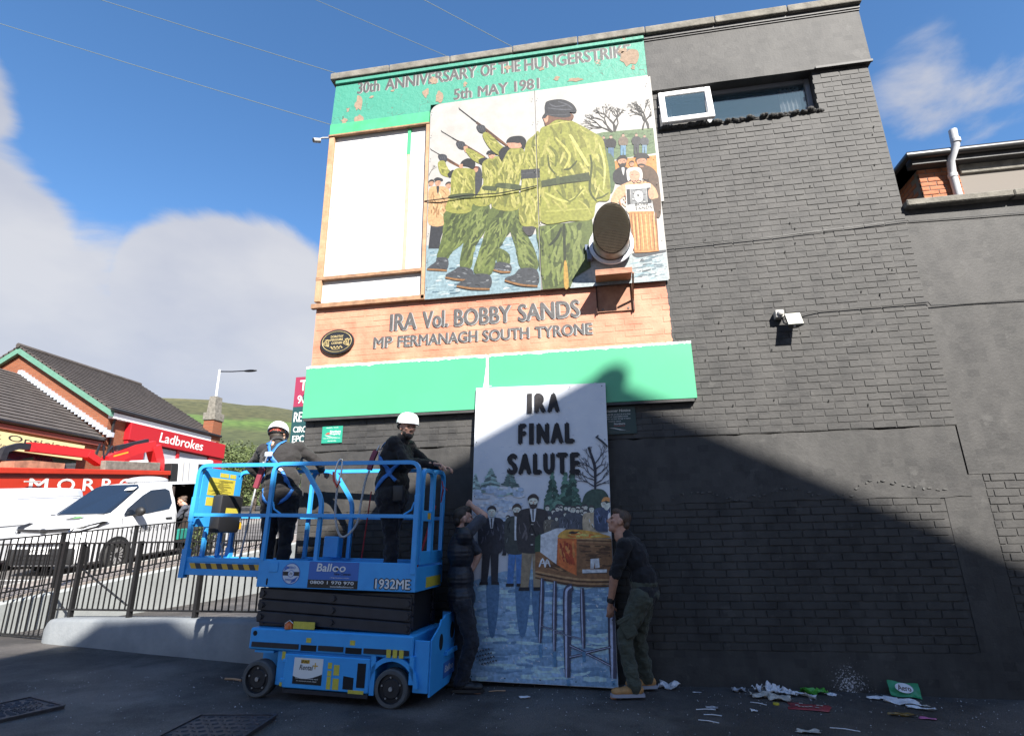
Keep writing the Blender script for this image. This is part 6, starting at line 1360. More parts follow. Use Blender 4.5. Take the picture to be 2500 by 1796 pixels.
def person(label, J, f_head, u_head, wear, hair=None, beard=None, skin=M_SKIN, hk=1.0, hands=None, girth=1.0, short=None, face=True):
    base = (J['ankL']+J['ankR'])/2; base = V(base.x, base.y, min(J['ankL'].z, J['ankR'].z)-.09)
    t = thing('person', label, 'person', base); off = base; J = {k: v-base for k, v in J.items()}
    if hands: hands = {k: v for k, v in hands.items()}
    upv = (J['chest']-J['pelvis']).normalized(); rt_ = (J['shR']-J['shL']).normalized(); fm = frame3(rt_, upv); g = girth
    hipv = (J['hipR']-J['hipL']).normalized(); hm = frame3(hipv, (J['waist']-J['pelvis']).normalized())
    def torso(q, e=0.0):
        q.ell(J['chest'], (.165*g+e, .115*g+e, .17+e), fm); q.ell(J['waist'], (.145*g+e, .112*g+e, .15+e), fm); q.ell(J['pelvis'], (.165*g+e, .118*g+e, .13+e), hm)
        top = J['chest']+upv*.10; q.ell(top, (.16*g+e, .085*g+e, .08+e), fm)
        for a in ('shL', 'shR'): q.ell(J[a], (.066+e,)*3); caps(q, top, J[a], .062+e, .062+e)
        caps(q, J['chest']+upv*.12, J['neck'], .070+e*.5, .058+e*.5)
    def arm(q, s, e=0.0, t0=0.0, t1=2.0):
        a, b, c = J['sh'+s], J['el'+s], J['wr'+s]
        if t1 <= 1: caps(q, a, a.lerp(b, t1), .058+e, .048+e*1.2)
        else:
            caps(q, a, b, .057+e, .045+e); m_ = b.lerp(c, .3); caps(q, b, m_, .045+e, .044+e); caps(q, m_, b.lerp(c, min(1, t1-1)), .043+e, .029+e*1.1)
    def leg(q, s, e=0.0, flare=0.0):
        a, b, c = J['hip'+s], J['kn'+s], J['ank'+s]; caps(q, a, b, .092*g+e, .060+e); m_ = b.lerp(c, .32); caps(q, b, m_, .058+e, .058+e); caps(q, m_, c, .056+e, .036+e+flare)
    # body: one continuous figure
    q = MB(); torso(q, -.008)
    for s in 'LR': arm(q, s, -.002); leg(q, s, -.012)
    for s in 'LR':
        d, n, sd, cu = hands[s] if hands and s in hands else ((J['wr'+s]-J['el'+s]), V(0, 0, -1), 1, .5)
        hand(q, J['wr'+s], d, n, sd, cu)
        fd = (J['toe'+s]-J['ank'+s]); caps(q, J['ank'+s]-V(0, 0, .03), J['toe'+s]+V(0, 0, .0), .035, .025)
    P_, m = head(q, J['head'], f_head, u_head, hk); caps(q, J['neck'], J['head']-(u_head*.06), .056, .054)
    body = organic(q, 'body', skin, t, .0072, 4)
    if face: face_bits(P_, m, t, V(0,0,0), hk)
    # trousers
    q = MB(); q.ell(J['pelvis'], (.175*g, .130*g, .12), hm); q.ell(J['pelvis'].lerp(J['waist'], .55), (.155*g, .125*g, .08), hm)
    for s in 'LR': leg(q, s, .014, .018); 
    organic(q, 'trousers', wear['trousers'], t, .009, 5, .045)
    # upper clothing
    q = MB(); torso(q, .012+wear.get('bulk', 0))
    for s in 'LR': arm(q, s, .010, 0, wear.get('sleeve', 1.95))
    up_ = organic(q, wear.get('top_name', 'jacket'), wear['top'], t, .009, 5, .036)
    if 'vest' in wear:
        q = MB(); torso(q, .028); organic(q, 'vest', wear['vest'], t, .010, 6, .012)
    if wear.get('collar'):
        q = MB(); n0 = J['neck']; q.lathe([(.078, -.03), (.072, .045), (.066, .05), (.068, -.02)], (0,0,0), 20); 
        qm = frame3(rt_, (J['head']-J['neck']).normalized()).to_4x4(); q.v = [tuple(n0+(qm @ Vector(v))) for v in q.v]; q.build('collar', wear['top'], t, smooth=50)
    # boots with soles
    for s in 'LR':
        a, tt = J['ank'+s], J['toe'+s]; d = (tt-a); d.z = 0; L_ = d.length; d.normalize(); x_ = d.cross(Z3); gz = min(a.z-.085, tt.z-.03) if False else 0.0
        fl = wear.get('foot', {}).get(s, 0.0); z0 = a.z-.085+fl
        q = MB(); heel = V(a.x, a.y, z0)-d*.055
        q.ell(heel+d*.02+Z3*.052, (.042, .050, .045), frame3(x_, Z3)); q.ell(heel+d*.13+Z3*.045, (.046, .075, .040), frame3(x_, Z3)); q.ell(heel+d*.21+Z3*.040, (.048, .062, .036), frame3(x_, Z3)); caps(q, heel+d*.055+Z3*.05, a+Z3*.05, .046, .050)
        bo = organic(q, 'boot', wear['boot'], t, .008, 4)
        q = MB(); pl = [(x*.052*w_, y) for x, y, w_ in ((-1, -.03, .75), (1, -.03, .75), (1, .06, .82), (1, .14, .98), (1, .22, .98), (.7, .265, .9), (0, .28, .9), (-.7, .265, .9), (-1, .22, .98), (-1, .14, .98), (-1, .06, .82))]
        vs = [heel+x_*x+d*y+Z3*.0 for x, y in pl]+[heel+x_*x*.96+d*y+Z3*.026 for x, y in pl]; k = len(pl)
        q.add(vs, [tuple(range(k-1, -1, -1)), tuple(range(k, 2*k))]+[(i, (i+1) % k, k+(i+1) % k, k+i) for i in range(k)]); q.build('sole', wear['sole'], t, smooth=40)
    # hair
    if hair:
        q = MB()
        for p, r in hair['ells']: q.ell(P_(*p), tuple(v*hk for v in r), m)
        organic(q, 'hair', hair['mat'], t, .007, 3, .006)
    if beard:
        q = MB()
        for p, r in beard['ells']: q.ell(P_(*p), tuple(v*hk for v in r), m)
        organic(q, 'beard', beard['mat'], t, .005, 2, .004)
    return t, J, P_, m, up_
M_HAIRD = mat('dark_hair', (.028, .020, .015, 1), .6, var=.4, vscale=90, bump=.003, bscale=200)
M_HAIRB = mat('brown_hair', (.075, .045, .030, 1), .6, var=.4, vscale=90, bump=.003, bscale=200)
M_BLACKTEE = cloth_mat('black_cotton', (.016, .016, .019)); M_OLIVE = cloth_mat('olive_cargo', (.060, .066, .050), crease=.014, sc=11)
M_TANB = mat('tan_leather', (.42, .22, .08, 1), .7, var=.2, vscale=18, bump=.002, bscale=60); M_SOLEG = mat('grey_sole', (.30, .31, .36, 1), .7)
M_NAVY = cloth_mat('navy_trousers', (.020, .022, .030), crease=.014, sc=11); M_VEST = None
M_GREYT = cloth_mat('grey_tee', (.060, .066, .085)); M_BLKB = mat('black_leather', (.014, .014, .016, 1), .5, var=.2, vscale=20)
M_FLEECE = cloth_mat('black_fleece', (.017, .016, .017), crease=.008, sc=7); M_FLEECE2 = cloth_mat('charcoal_fleece', (.026, .024, .024), crease=.008, sc=7); M_BLKT2 = cloth_mat('black_work_trousers', (.014, .014, .017), crease=.014, sc=11)
def quilt():
    m = bpy.data.materials.new('quilted_navy'); m.use_nodes = True; nt = m.node_tree; L = nt.links; b = nt.nodes['Principled BSDF']; tcn = N(nt, 'ShaderNodeTexCoord')
    w = N(nt, 'ShaderNodeTexWave', wave_type='BANDS', bands_direction='Z', wave_profile='SIN'); w.inputs['Scale'].default_value = 7.5; w.inputs['Distortion'].default_value = 2.2; w.inputs['Detail'].default_value = 2; w.inputs['Detail Scale'].default_value = 2.5; L.new(tcn.outputs['Object'], w.inputs['Vector'])
    bp = N(nt, 'ShaderNodeBump'); bp.inputs['Distance'].default_value = .0025; L.new(w.outputs['Fac'], bp.inputs['Height']); L.new(bp.outputs[0], b.inputs['Normal'])
    b.inputs['Base Color'].default_value = (.012, .014, .022, 1); b.inputs['Roughness'].default_value = .5; return m
M_VEST = quilt()
HSHORT = [((0, -.028, .050), (.081, .090, .083)), ((0, .035, .092), (.062, .055, .038)), ((0, -.075, -.01), (.070, .040, .055))]
# ---- man lifting the right edge of the board, side-on, bent forward
J = dict(pelvis=V(-3.30,-.36,.93), waist=V(-3.30,-.36,1.08), chest=V(-3.36,-.35,1.27), neck=V(-3.435,-.35,1.475), head=V(-3.495,-.355,1.60),
    shL=V(-3.46,-.52,1.375), elL=V(-3.575,-.51,1.10), wrL=V(-3.632,-.40,.83), shR=V(-3.43,-.18,1.385), elR=V(-3.56,-.16,1.12), wrR=V(-3.60,-.15,.90),
    hipL=V(-3.33,-.45,.90), knL=V(-3.52,-.46,.55), ankL=V(-3.46,-.50,.155), hipR=V(-3.30,-.27,.90), knR=V(-3.385,-.25,.52), ankR=V(-3.325,-.19,.155), toeL=V(-3.66,-.53,.07), toeR=V(-3.52,-.22,.07))
pr = person('man in black t-shirt, olive cargo trousers and tan boots bending to lift the board', J, V(-1,-.10,.30), V(-.25,0,1), dict(top=M_BLACKTEE, top_name='t_shirt', sleeve=.92, trousers=M_OLIVE, boot=M_TANB, sole=M_SOLEG),
    hair=dict(mat=M_HAIRB, ells=HSHORT), skin=M_SKIN_T, hands=dict(L=(V(-.05,.25,-1), V(-.3,1,0), 1, .55), R=(V(0,.05,-1), V(-1,-.2,0), -1, .5)), girth=1.08)
tR, JR = pr[0], pr[1]
mb = MB(); w_ = JR['wrL'].lerp(JR['elL'], .10); d_ = (JR['elL']-JR['wrL']).normalized(); mb.cyl(w_, w_+d_*.035, .038, .039, 16); mb.box(tuple(w_+V(-.02,-.045,.0)), tuple(w_+V(.02,-.035,.035)), bev=.004); mb.build('wristwatch', M_PLQ, tR, smooth=40)
for s in ('L',):
    mb = MB(); p = JR['hip'+s].lerp(JR['kn'+s], .70); mb.M = Matrix.Translation(p+V(-.02,-.078,0)) @ Matrix.Rotation(R(-26), 4, 'Y'); mb.box((-.07, -.012, -.10), (.06, .02, .08), bev=.012); mb.box((-.075, -.018, .045), (.065, .0, .09), bev=.008); mb.build('cargo_pocket', M_OLIVE, tR, smooth=40)
# ---- man raising the left edge of the board
J = dict(pelvis=V(-5.11,-.42,.90), waist=V(-5.12,-.42,1.08), chest=V(-5.12,-.42,1.33), neck=V(-5.125,-.40,1.53), head=V(-5.105,-.38,1.655),
    shR=V(-5.05,-.545,1.49), elR=V(-4.87,-.44,1.685), wrR=V(-5.035,-.315,1.80), shL=V(-5.13,-.245,1.50), elL=V(-4.99,-.17,1.30), wrL=V(-5.06,-.255,1.12),
    hipR=V(-5.08,-.50,.88), knR=V(-4.985,-.50,.50), ankR=V(-5.085,-.50,.155), hipL=V(-5.13,-.33,.88), knL=V(-5.17,-.31,.50), ankL=V(-5.25,-.30,.165), toeR=V(-4.92,-.48,.07), toeL=V(-5.08,-.27,.07))
pl_ = person('man in quilted navy vest and grey t-shirt raising the board beside the lift', J, V(.85,.45,.10), V(-.05,0,1), dict(top=M_GREYT, top_name='t_shirt', sleeve=.85, vest=M_VEST, trousers=M_NAVY, boot=M_BLKB, sole=M_BLKB),
    hair=dict(mat=M_HAIRD, ells=HSHORT+[((0, .02, .115), (.06, .07, .03))]), beard=dict(mat=M_HAIRD, ells=[((0, .045, -.080), (.050, .045, .032)), ((.045, .02, -.055), (.022, .04, .035)), ((-.045, .02, -.055), (.022, .04, .035))]),
    hands=dict(R=(V(-.55,.55,.35), V(.3,.8,-.2), 1, .7), L=(V(-.15,.2,.9), V(.7,.5,0), 1, .5)))
# ---- man in white helmet leaning over the far rail, seen from behind
J = dict(pelvis=V(-7.035,-.68,1.93), waist=V(-7.05,-.675,2.08), chest=V(-7.13,-.61,2.32), neck=V(-7.225,-.55,2.535), head=V(-7.27,-.49,2.61),
    shL=V(-7.37,-.56,2.445), elL=V(-7.60,-.44,2.30), wrL=V(-7.52,-.30,2.14), shR=V(-6.97,-.53,2.46), elR=V(-6.755,-.44,2.30), wrR=V(-6.80,-.30,2.235),
    hipL=V(-7.12,-.68,1.90), knL=V(-7.14,-.67,1.53), ankL=V(-7.14,-.68,1.195), hipR=V(-6.95,-.68,1.90), knR=V(-6.945,-.66,1.53), ankR=V(-6.955,-.67,1.190), toeL=V(-7.16,-.50,1.11), toeR=V(-6.94,-.49,1.105))
p1 = person('man in white helmet, dark fleece and blue harness leaning over the far rail', J, V(-.25,1,-.42), V(-.12,.40,1), dict(top=M_FLEECE2, top_name='fleece', sleeve=1.98, trousers=M_BLKT2, boot=M_BLKB, sole=M_BLKB, collar=True, bulk=.008),
    hands=dict(L=(V(.2,.6,-.6), V(0,0,-1), -1, .5), R=(V(.1,.8,-.15), V(0,.2,-1), 1, .6)), girth=1.28, hk=1.0, hair=dict(mat=M_HAIRD, ells=[((0, -.050, -.005), (.075, .060, .075)), ((0, -.052, -.060), (.054, .042, .045))]))
# ---- bearded man in white helmet, turned to look back at the yard
J = dict(pelvis=V(-5.80,-.66,1.90), waist=V(-5.80,-.66,2.04), chest=V(-5.77,-.655,2.27), neck=V(-5.715,-.65,2.485), head=V(-5.66,-.66,2.605),
    shR=V(-5.745,-.81,2.41), elR=V(-5.57,-.86,2.205), wrR=V(-5.345,-.735,2.205), shL=V(-5.70,-.485,2.42), elL=V(-5.52,-.44,2.26), wrL=V(-5.33,-.50,2.20),
    hipR=V(-5.80,-.75,1.88), knR=V(-5.76,-.74,1.52), ankR=V(-5.75,-.74,1.18), hipL=V(-5.80,-.57,1.88), knL=V(-5.82,-.57,1.52), ankL=V(-5.82,-.58,1.18), toeR=V(-5.58,-.74,1.095), toeL=V(-5.65,-.57,1.10))
p2 = person('bearded man in white helmet and black fleece standing at the lift gate looking back', J, V(.72,-.66,-.10), V(.08,0,1), dict(top=M_FLEECE, top_name='fleece', sleeve=1.96, trousers=M_BLKT2, boot=M_BLKB, sole=M_BLKB, collar=True, bulk=.012),
    hair=dict(mat=M_HAIRD, ells=[((0, -.040, .030), (.078, .078, .075))]), beard=dict(mat=M_HAIRD, ells=[((0, .052, -.085), (.048, .048, .036)), ((0, .076, -.098), (.026, .026, .026)), ((.044, .03, -.060), (.020, .034, .034)), ((-.044, .03, -.060), (.020, .034, .034)), ((0, .094, -.043), (.026, .010, .007))]),
    hands=dict(R=(V(.9,.05,-.1), V(.1,-.1,-1), 1, .75), L=(V(.9,.1,-.1), V(0,0,-1), -1, .6)), girth=1.28)
# helmets: part of each worker's outfit
M_HELM = mat('helmet_white', (.80, .80, .80, 1), .28, spec=.5, coat=.3); M_HRED = mat('helmet_strap', (.36, .05, .03, 1), .6)
def helmet(t, P_, m, label_gap=0):
    mb = MB(); n = 28; prof = [(0, .152), (.05, .146), (.085, .128), (.106, .098), (.116, .062), (.119, .030), (.113, .030), (.110, .06), (.09, .10), (0, .13)]
    mb.lathe(prof, n=n); 
    vs = []
    for x, y, z in mb.v:
        a = max(0, y/.119) if (x or y) else 0; z2 = z; yy = y*1.14; 
        vs.append(P_(x*.98, yy-.012, z2+.02))
    mb.v = [tuple(v) for v in vs]; h = mb.build('helmet', M_HELM, t, smooth=50)
    mb = MB(); br = []
    for i in range(n+1):
        a = math.pi*(.06+.88*i/n); c, s_ = math.cos(a), math.sin(a); br += [P_(.117*c, .135*s_-.012, .052), P_(.120*c, (.135+.042*s_**2)*s_-.012, .044-.006*s_), P_(.119*c, (.135+.040*s_**2)*s_-.012, .040-.006*s_)]
    mb.add(br, [(3*i+k, 3*i+3+k, 3*i+4+k, 3*i+1+k) for i in range(n) for k in (0, 1)]+[(3*i+2, 3*i+5, 3*i+3, 3*i) for i in range(n)]); mb.build('helmet_peak', M_HELM, t, smooth=50)
    mb = MB(); mb.tube([P_(.098*math.cos(a), .108*math.sin(a)-.012, .030-.035*max(0, -math.sin(a))) for a in [math.pi*(1+i/14) for i in range(15)]], .009, 6); mb.build('head_band', M_DARK, t, smooth=50)
    return h
for p_ in (p1, p2):
    helmet(p_[0], p_[2], p_[3])
mb = MB(); P_ = p1[2]; mb.tube([P_(.06, -.108, .01), (P_(.02, -.118, .03)), P_(0, -.122, .012), P_(-.02, -.118, .03), P_(-.06, -.108, .01)], .006, 6); mb.tube([P_(.02, -.118, .03), P_(.035, -.112, -.01)], .005, 6); mb.tube([P_(.03, -.135, .085), P_(.055, -.130, .085)], .006, 6); mb.build('helmet_ratchet', M_HRED, p1[0], smooth=50)
# harness webbing laid over the fleeces
M_WEB = mat('blue_webbing', (.03, .17, .50, 1), .6, var=.1, vscale=40); M_WEBG = mat('reflective_tab', (.5, .54, .58, 1), .4); M_LANY = mat('dark_red_pouch', (.20, .03, .05, 1), .6)
def strap(t, target, pts, w=.042, m=M_WEB, side=None, off=.010, name='harness_strap'):
    pts = [Vector(p) for p in smoothpoly([tuple(p) for p in pts], 7, False)]; mb = MB(); vs = []
    for i, p in enumerate(pts):
        d = (pts[min(i+1, len(pts)-1)]-pts[max(i-1, 0)]).normalized(); s_ = (side if side is not None else V(1, 0, 0)); s_ = (s_-d*s_.dot(d)).normalized()
        vs += [p-s_*w/2, p, p+s_*w/2]
    n = len(pts); mb.add(vs, [(3*i+k, 3*i+3+k, 3*i+4+k, 3*i+1+k) for i in range(n-1) for k in (0, 1)])
    o = mb.build(name, m, t, smooth=60)
    sw = o.modifiers.new('w', 'SHRINKWRAP'); sw.target = target; sw.wrap_method = 'NEAREST_SURFACEPOINT'; sw.wrap_mode = 'OUTSIDE_SURFACE'; sw.offset = off
    so_ = o.modifiers.new('t', 'SOLIDIFY'); so_.thickness = .004; so_.offset = 1
    return o
t, J, P_, m, fl_ = p1; rel = lambda x, y, z: V(x, y, z)-V(t.location.x, t.location.y, t.location.z)
strap(t, fl_, [rel(-7.30,-.62,2.555), rel(-7.22,-.74,2.46), rel(-7.155,-.78,2.36), rel(-7.06,-.80,2.25), rel(-6.98,-.80,2.17)]); strap(t, fl_, [rel(-7.07,-.62,2.57), rel(-7.12,-.74,2.47), rel(-7.165,-.78,2.36), rel(-7.22,-.78,2.25), rel(-7.26,-.76,2.16), rel(-7.27,-.72,2.08)])
strap(t, fl_, [rel(-6.98,-.80,2.17), rel(-6.93,-.78,2.08), rel(-6.90,-.74,1.98)])
strap(t, fl_, [rel(-7.02,-.80,2.215), rel(-6.985,-.80,2.175)], .044, M_WEBG, None, .016, 'reflective_tab'); strap(t, fl_, [rel(-7.21,-.78,2.285), rel(-7.235,-.78,2.235)], .044, M_WEBG, None, .016, 'reflective_tab')
mb = MB(); c_ = rel(-7.155,-.815,2.36); mb.box(tuple(c_+V(-.045,-.006,-.022)), tuple(c_+V(.045,.012,.032)), bev=.012); mb.build('back_plate', M_WEBG, t, smooth=40)
mb = MB(); mb.tube([rel(-7.155,-.835,2.34), rel(-7.165,-.84,2.28), rel(-7.185,-.84,2.22)], .010, 8); mb.build('karabiner', M_CHR, t, smooth=50)
mb = MB(); mb.tube([rel(-7.185,-.845,2.215), rel(-7.205,-.85,2.13), rel(-7.235,-.85,2.01)], .0, sq=(.05, .032)); mb.build('shock_pack', M_LANY, t)
for s, z0 in (('L', 1.86), ('R', 1.86)):
    x_ = J['hip'+s]; tr_ = [c for c in t.children if c.name.startswith('trousers')][0]
    strap(t, tr_, [x_+V(-.07 if s == 'L' else .09, -.08, .10), x_+V(-.03 if s == 'L' else .05, -.13, .0), x_+V(.05 if s == 'L' else -.04, -.12, -.05)], .036, M_WEB, Z3)
M_ROPE = mat('grey_rope', (.36, .37, .38, 1), .8, var=.3, vscale=120, bump=.003, bscale=150)
mb = MB(); mb.tube(smoothpoly([rel(-7.235,-.85,2.00), rel(-7.25,-.86,1.85), rel(-7.27,-.85,1.70), rel(-7.31,-.83,1.50), rel(-7.36,-.80,1.30), rel(-7.40,-.78,1.17)], 5, False), .010, 7); mb.build('lanyard_rope', M_ROPE, t, smooth=60)
mb = MB(); mb.tube(smoothpoly([rel(-7.62,-.74,1.42), rel(-7.60,-.74,1.32), rel(-7.60,-.73,1.16)], 4, False), .010, 7); mb.tube([rel(-7.64,-.74,1.46), rel(-7.62,-.74,1.42), rel(-7.60,-.745,1.47)], .008, 6); mb.build('lanyard_end', M_ROPE, t, smooth=60)
t, J, P_, m, fl_ = p2; rel = lambda x, y, z: V(x, y, z)-V(t.location.x, t.location.y, t.location.z)
strap(t, fl_, [rel(-5.86,-.74,2.50), rel(-5.93,-.78,2.40), rel(-5.95,-.80,2.32)], .042, M_WEB, V(0,1,0)); strap(t, fl_, [rel(-5.92,-.82,2.34), rel(-5.84,-.86,2.23), rel(-5.75,-.86,2.10), rel(-5.68,-.84,2.03)], .042, M_WEB, V(1,0,1))
strap(t, fl_, [rel(-5.64,-.82,2.24), rel(-5.74,-.86,2.14), rel(-5.86,-.86,2.02), rel(-5.93,-.82,1.95)], .042, M_WEB, V(-1,0,1))
strap(t, fl_, [rel(-5.69,-.845,2.045), rel(-5.66,-.83,2.015)], .05, M_SCI, V(1,0,1), .016, 'buckle')
mb = MB(); mb.tube([rel(-5.965,-.75,2.36), rel(-5.985,-.78,2.28), rel(-6.005,-.80,2.16)], 0, sq=(.05, .034)); mb.build('shock_pack', M_LANY, t)
mb = MB(); mb.tube([rel(-5.93,-.74,2.42), rel(-5.955,-.75,2.36)], .008, 6); mb.build('karabiner', M_CHR, t)
mb = MB(); mb.tube(smoothpoly([rel(-6.005,-.80,2.15), rel(-6.02,-.84,2.06), rel(-6.04,-.87,1.85), rel(-6.055,-.89,1.66), rel(-6.09,-.93,1.56), rel(-6.15,-.98,1.50), rel(-6.20,-1.0,1.54), rel(-6.235,-1.02,1.70), rel(-6.235,-1.03,1.86), rel(-6.225,-1.035,1.98)], 5, False), .011, 8); mb.build('lanyard_rope', M_ROPE, t, smooth=60)
mb = MB(); mb.tube(smoothpoly([rel(-6.222,-1.055,1.98), rel(-6.25,-1.06,2.10), rel(-6.225,-1.055,2.225), rel(-6.20,-1.03,2.235), rel(-6.195,-1.04,2.12), rel(-6.215,-1.055,2.0)], 4, False), .009, 7); mb.build('scaffold_hook', M_CHR, t, smooth=60)
mb = MB(); mb.tube([rel(-6.265,-1.065,2.12), rel(-6.255,-1.068,2.04), rel(-6.215,-1.068,1.97), rel(-6.19,-1.066,2.03)], .012, 7); mb.build('hook_gate', mat('hook_red', (.5, .05, .03, 1), .4), t, smooth=60)
mb = MB(); c_ = rel(-5.66,-.835,1.93); mb.box(tuple(c_+V(-.06,-.03,-.10)), tuple(c_+V(.05,.03,.06)), bev=.014); mb.build('tool_pouch', M_BLKB, t, smooth=40)
# ================================================================== the painted board being lifted into place
bd = thing('painted_board', 'tall painted board with large black lettering and a coffin scene, held upright by two men', 'painted board', (-5.105, -.225, .108), (R(-2.2), R(1.3), R(-1.0)))
M_BSKY = mat('board_sky_paint', (.68, .70, .73, 1), .55, col2=(.60, .63, .68, 1), vscale=4, bump=.0008, bscale=60)
mb = MB(); mb.use(M_BSKY).prism([(0, 0), (1.5, 0), (1.5, 3.05), (0, 3.05)], 0, .018); mb.build('sheet', None, bd)
ex = []; INK = (24, 22, 24)
def word(v0, v1, *letters):
    for s, u0, u1 in letters:
        vs, fs, asp = text_geo(s, 0, 0); h = v1-v0; d = .017 if s != 'I' else .0; w = u1-u0-2*d
        for dx, dz in ((0, 0), (d, 0), (-d, 0), (d*.5, .008), (-d*.5, -.008), (0, .014), (0, -.014)): ex.append((INK, [(u0+d+x*w+dx, v0+.014+y*(h-.028)+dz) for x, y in vs], fs))
word(2.72, 2.955, ('I', .607, .667), ('R', .694, .828), ('A', .840, .983)); word(2.365, 2.605, ('F', .508, .604), ('I', .632, .687), ('N', .716, .862), ('A', .872, 1.020), ('L', 1.032, 1.142))
word(2.03, 2.268, ('S', .386, .508), ('A', .513, .663), ('L', .676, .776), ('U', .790, .920), ('T', .933, 1.064), ('E', 1.084, 1.195))
fb = expand(ART_BOARD, 9)
painting('painting', fb, bd, 1.75, .70, clip=(.004, 1.496), mname='board_paint', extra=ex, lift=.000008)
mb = MB()
for u in (.06, .4, .75, 1.1, 1.46):
    for v in (.04, 3.01): mb.cyl((u, -.0225, v), (u, -.018, v), .006, n=6)
for v in (.6, 1.2, 1.8, 2.4):
    for u in (.03, 1.47): mb.cyl((u, -.0225, v), (u, -.018, v), .006, n=6)
stuff(mb.build('screw_holes', M_DARK, bd))
# ================================================================== left side: walls, railings, street, shops, hill
M_GREYW = mat('grey_masonry_paint', (.17, .185, .20, 1), .75, var=.14, vscale=3, bump=.004, bscale=30, col2=(.22, .235, .245, 1))
M_LGREY = mat('pale_grey_paint', (.33, .35, .35, 1), .75, var=.1, vscale=2, bump=.003, bscale=25)
# low wall running left from the corner
A0, A1 = V(-7.22, .15, 0), V(-11.63, 1.135, 0); ad = (A1-A0).normalized(); an = V(-ad.y, ad.x, 0); an = an if an.y > 0 else -an; AL = (A1-A0).length
mb = MB(); n = 40; prof = lambda h: [(-.03, -.3), (.0, .06), (.0, h-.05), (.03, h-.012), (.08, h), (.30, h), (.34, h-.03), (.34, -.3)]
vs = []; fs = []; m_ = 8
for i in range(n+1):
    t = i/n; p = A0.lerp(A1, t); h = .60-.13*t; e = max(0, (t-.965)/.035); h -= .10*e*e; sk = .04*e*e
    for d, z in prof(h): vs.append(p+an*(d+sk*(1-d/.17)+.006*mnoise.noise((p.x*3, z*4, 1)))+Z3*(z+ (ground_z(p.x)*0 if z > 0 else 0)))
for i in range(n):
    for k in range(m_-1): fs.append((i*m_+k, (i+1)*m_+k, (i+1)*m_+k+1, i*m_+k+1))
fs += [tuple(range(m_)), tuple(n*m_+k for k in range(m_-1, -1, -1))]
mb.add(vs, fs); o = mb.build('low_wall', M_GREYW, smooth=40); tag(o, 'low grey painted wall under the black railings left of the building', 'wall')
mb = MB(); vs = []; k = 0
for i in range(25):
    y = -3+i*.75; t_ = st(y)+.06; g = ground_z(-12.9)-.3; vs += [(-12.86, y, g), (-12.86, y, t_-.03), (-12.89, y, t_), (-13.0, y, t_), (-13.0, y, g)]
mb.add(vs, [(5*i+k, 5*i+5+k, 5*i+6+k, 5*i+1+k) for i in range(24) for k in range(4)]); o = mb.build('retaining_wall', M_LGREY, smooth=40); tag(o, 'pale grey retaining wall below the street railings', 'wall')
# railings: every bar and post is a piece
M_RAIL = mat('black_railing', (.010, .010, .011, 1), .4, var=.2, vscale=20)
def bar_mesh(name, r, h=1.0):
    mb = MB(); mb.box((-r, -r, 0), (r, r, h)); me = mb.mesh(name); me.materials.append(M_RAIL); return me
BAR, POST = bar_mesh('bar', .0075), bar_mesh('post', .028)
def railing(name, label, p0, p1, zt0, zt1, zb0, zb1, step, post_every, zf0, zf1, endposts=True):
    t = thing(name, label, 'railing', p0); d = p1-p0; L_ = d.length; ux = d/L_; ang = math.atan2(ux.y, ux.x)
    for a, b in ((zt0, zt1), (zb0, zb1)):
        mb = MB(); mb.tube([V(0, 0, a)-p0*0, V(d.x, d.y, b)], 0, sq=(.045, .022)); mb.build('rail', M_RAIL, t)
    n = int(L_/step)
    for i in range(n+1):
        f_ = i*step/L_; zt = zt0+(zt1-zt0)*f_; zb = zb0+(zb1-zb0)*f_; zf = zf0+(zf1-zf0)*f_
        if i % post_every == 0: o = inst(POST, 'post', t, (d.x*f_, d.y*f_, zf), (0, 0, ang)); o.scale = (1, 1, zt-zf+.02)
        else: o = inst(BAR, 'bar', t, (d.x*f_, d.y*f_, zb-.012), (0, 0, ang)); o.scale = (1, 1, zt-zb+.012)
    return t
q0, q1 = A0.lerp(A1, .12)+an*.17, A0.lerp(A1, 1.0)+an*.17
railing('railing', 'black bar railing standing on the low grey wall', q0, q1, 1.485, 1.487, .655, .575, .1113, 11, .57, .46)
railing('railing', 'short black railing with base rail in the gap left of the low wall', q1+V(-.10, .02, 0), V(-13.6, 1.75, 0), 1.50, 1.49, .20, .20, .112, 18, .12, .12)
b0, b1 = V(-13.06, -2.2, 0), V(-13.06, 9.3, 0)
railing('railing', 'sloping black bar railing along the street pavement', b0, b1, 1.56+.093*(-2.2-1.4), 1.56+.093*(9.3-1.4), st(-2.2)+.18, st(9.3)+.18, .1127, 14, st(-2.2)+.08, st(9.3)+.08)
mb = MB(); p = A0.lerp(A1, .97)+an*.2; mb.tube([p+V(0,.02,1.2), p+V(.9,.10,.62)], .014, 8); o = mb.build('handrail_brace', M_RAIL); tag(o, 'sloping black tube brace behind the railing on the low wall', 'brace')
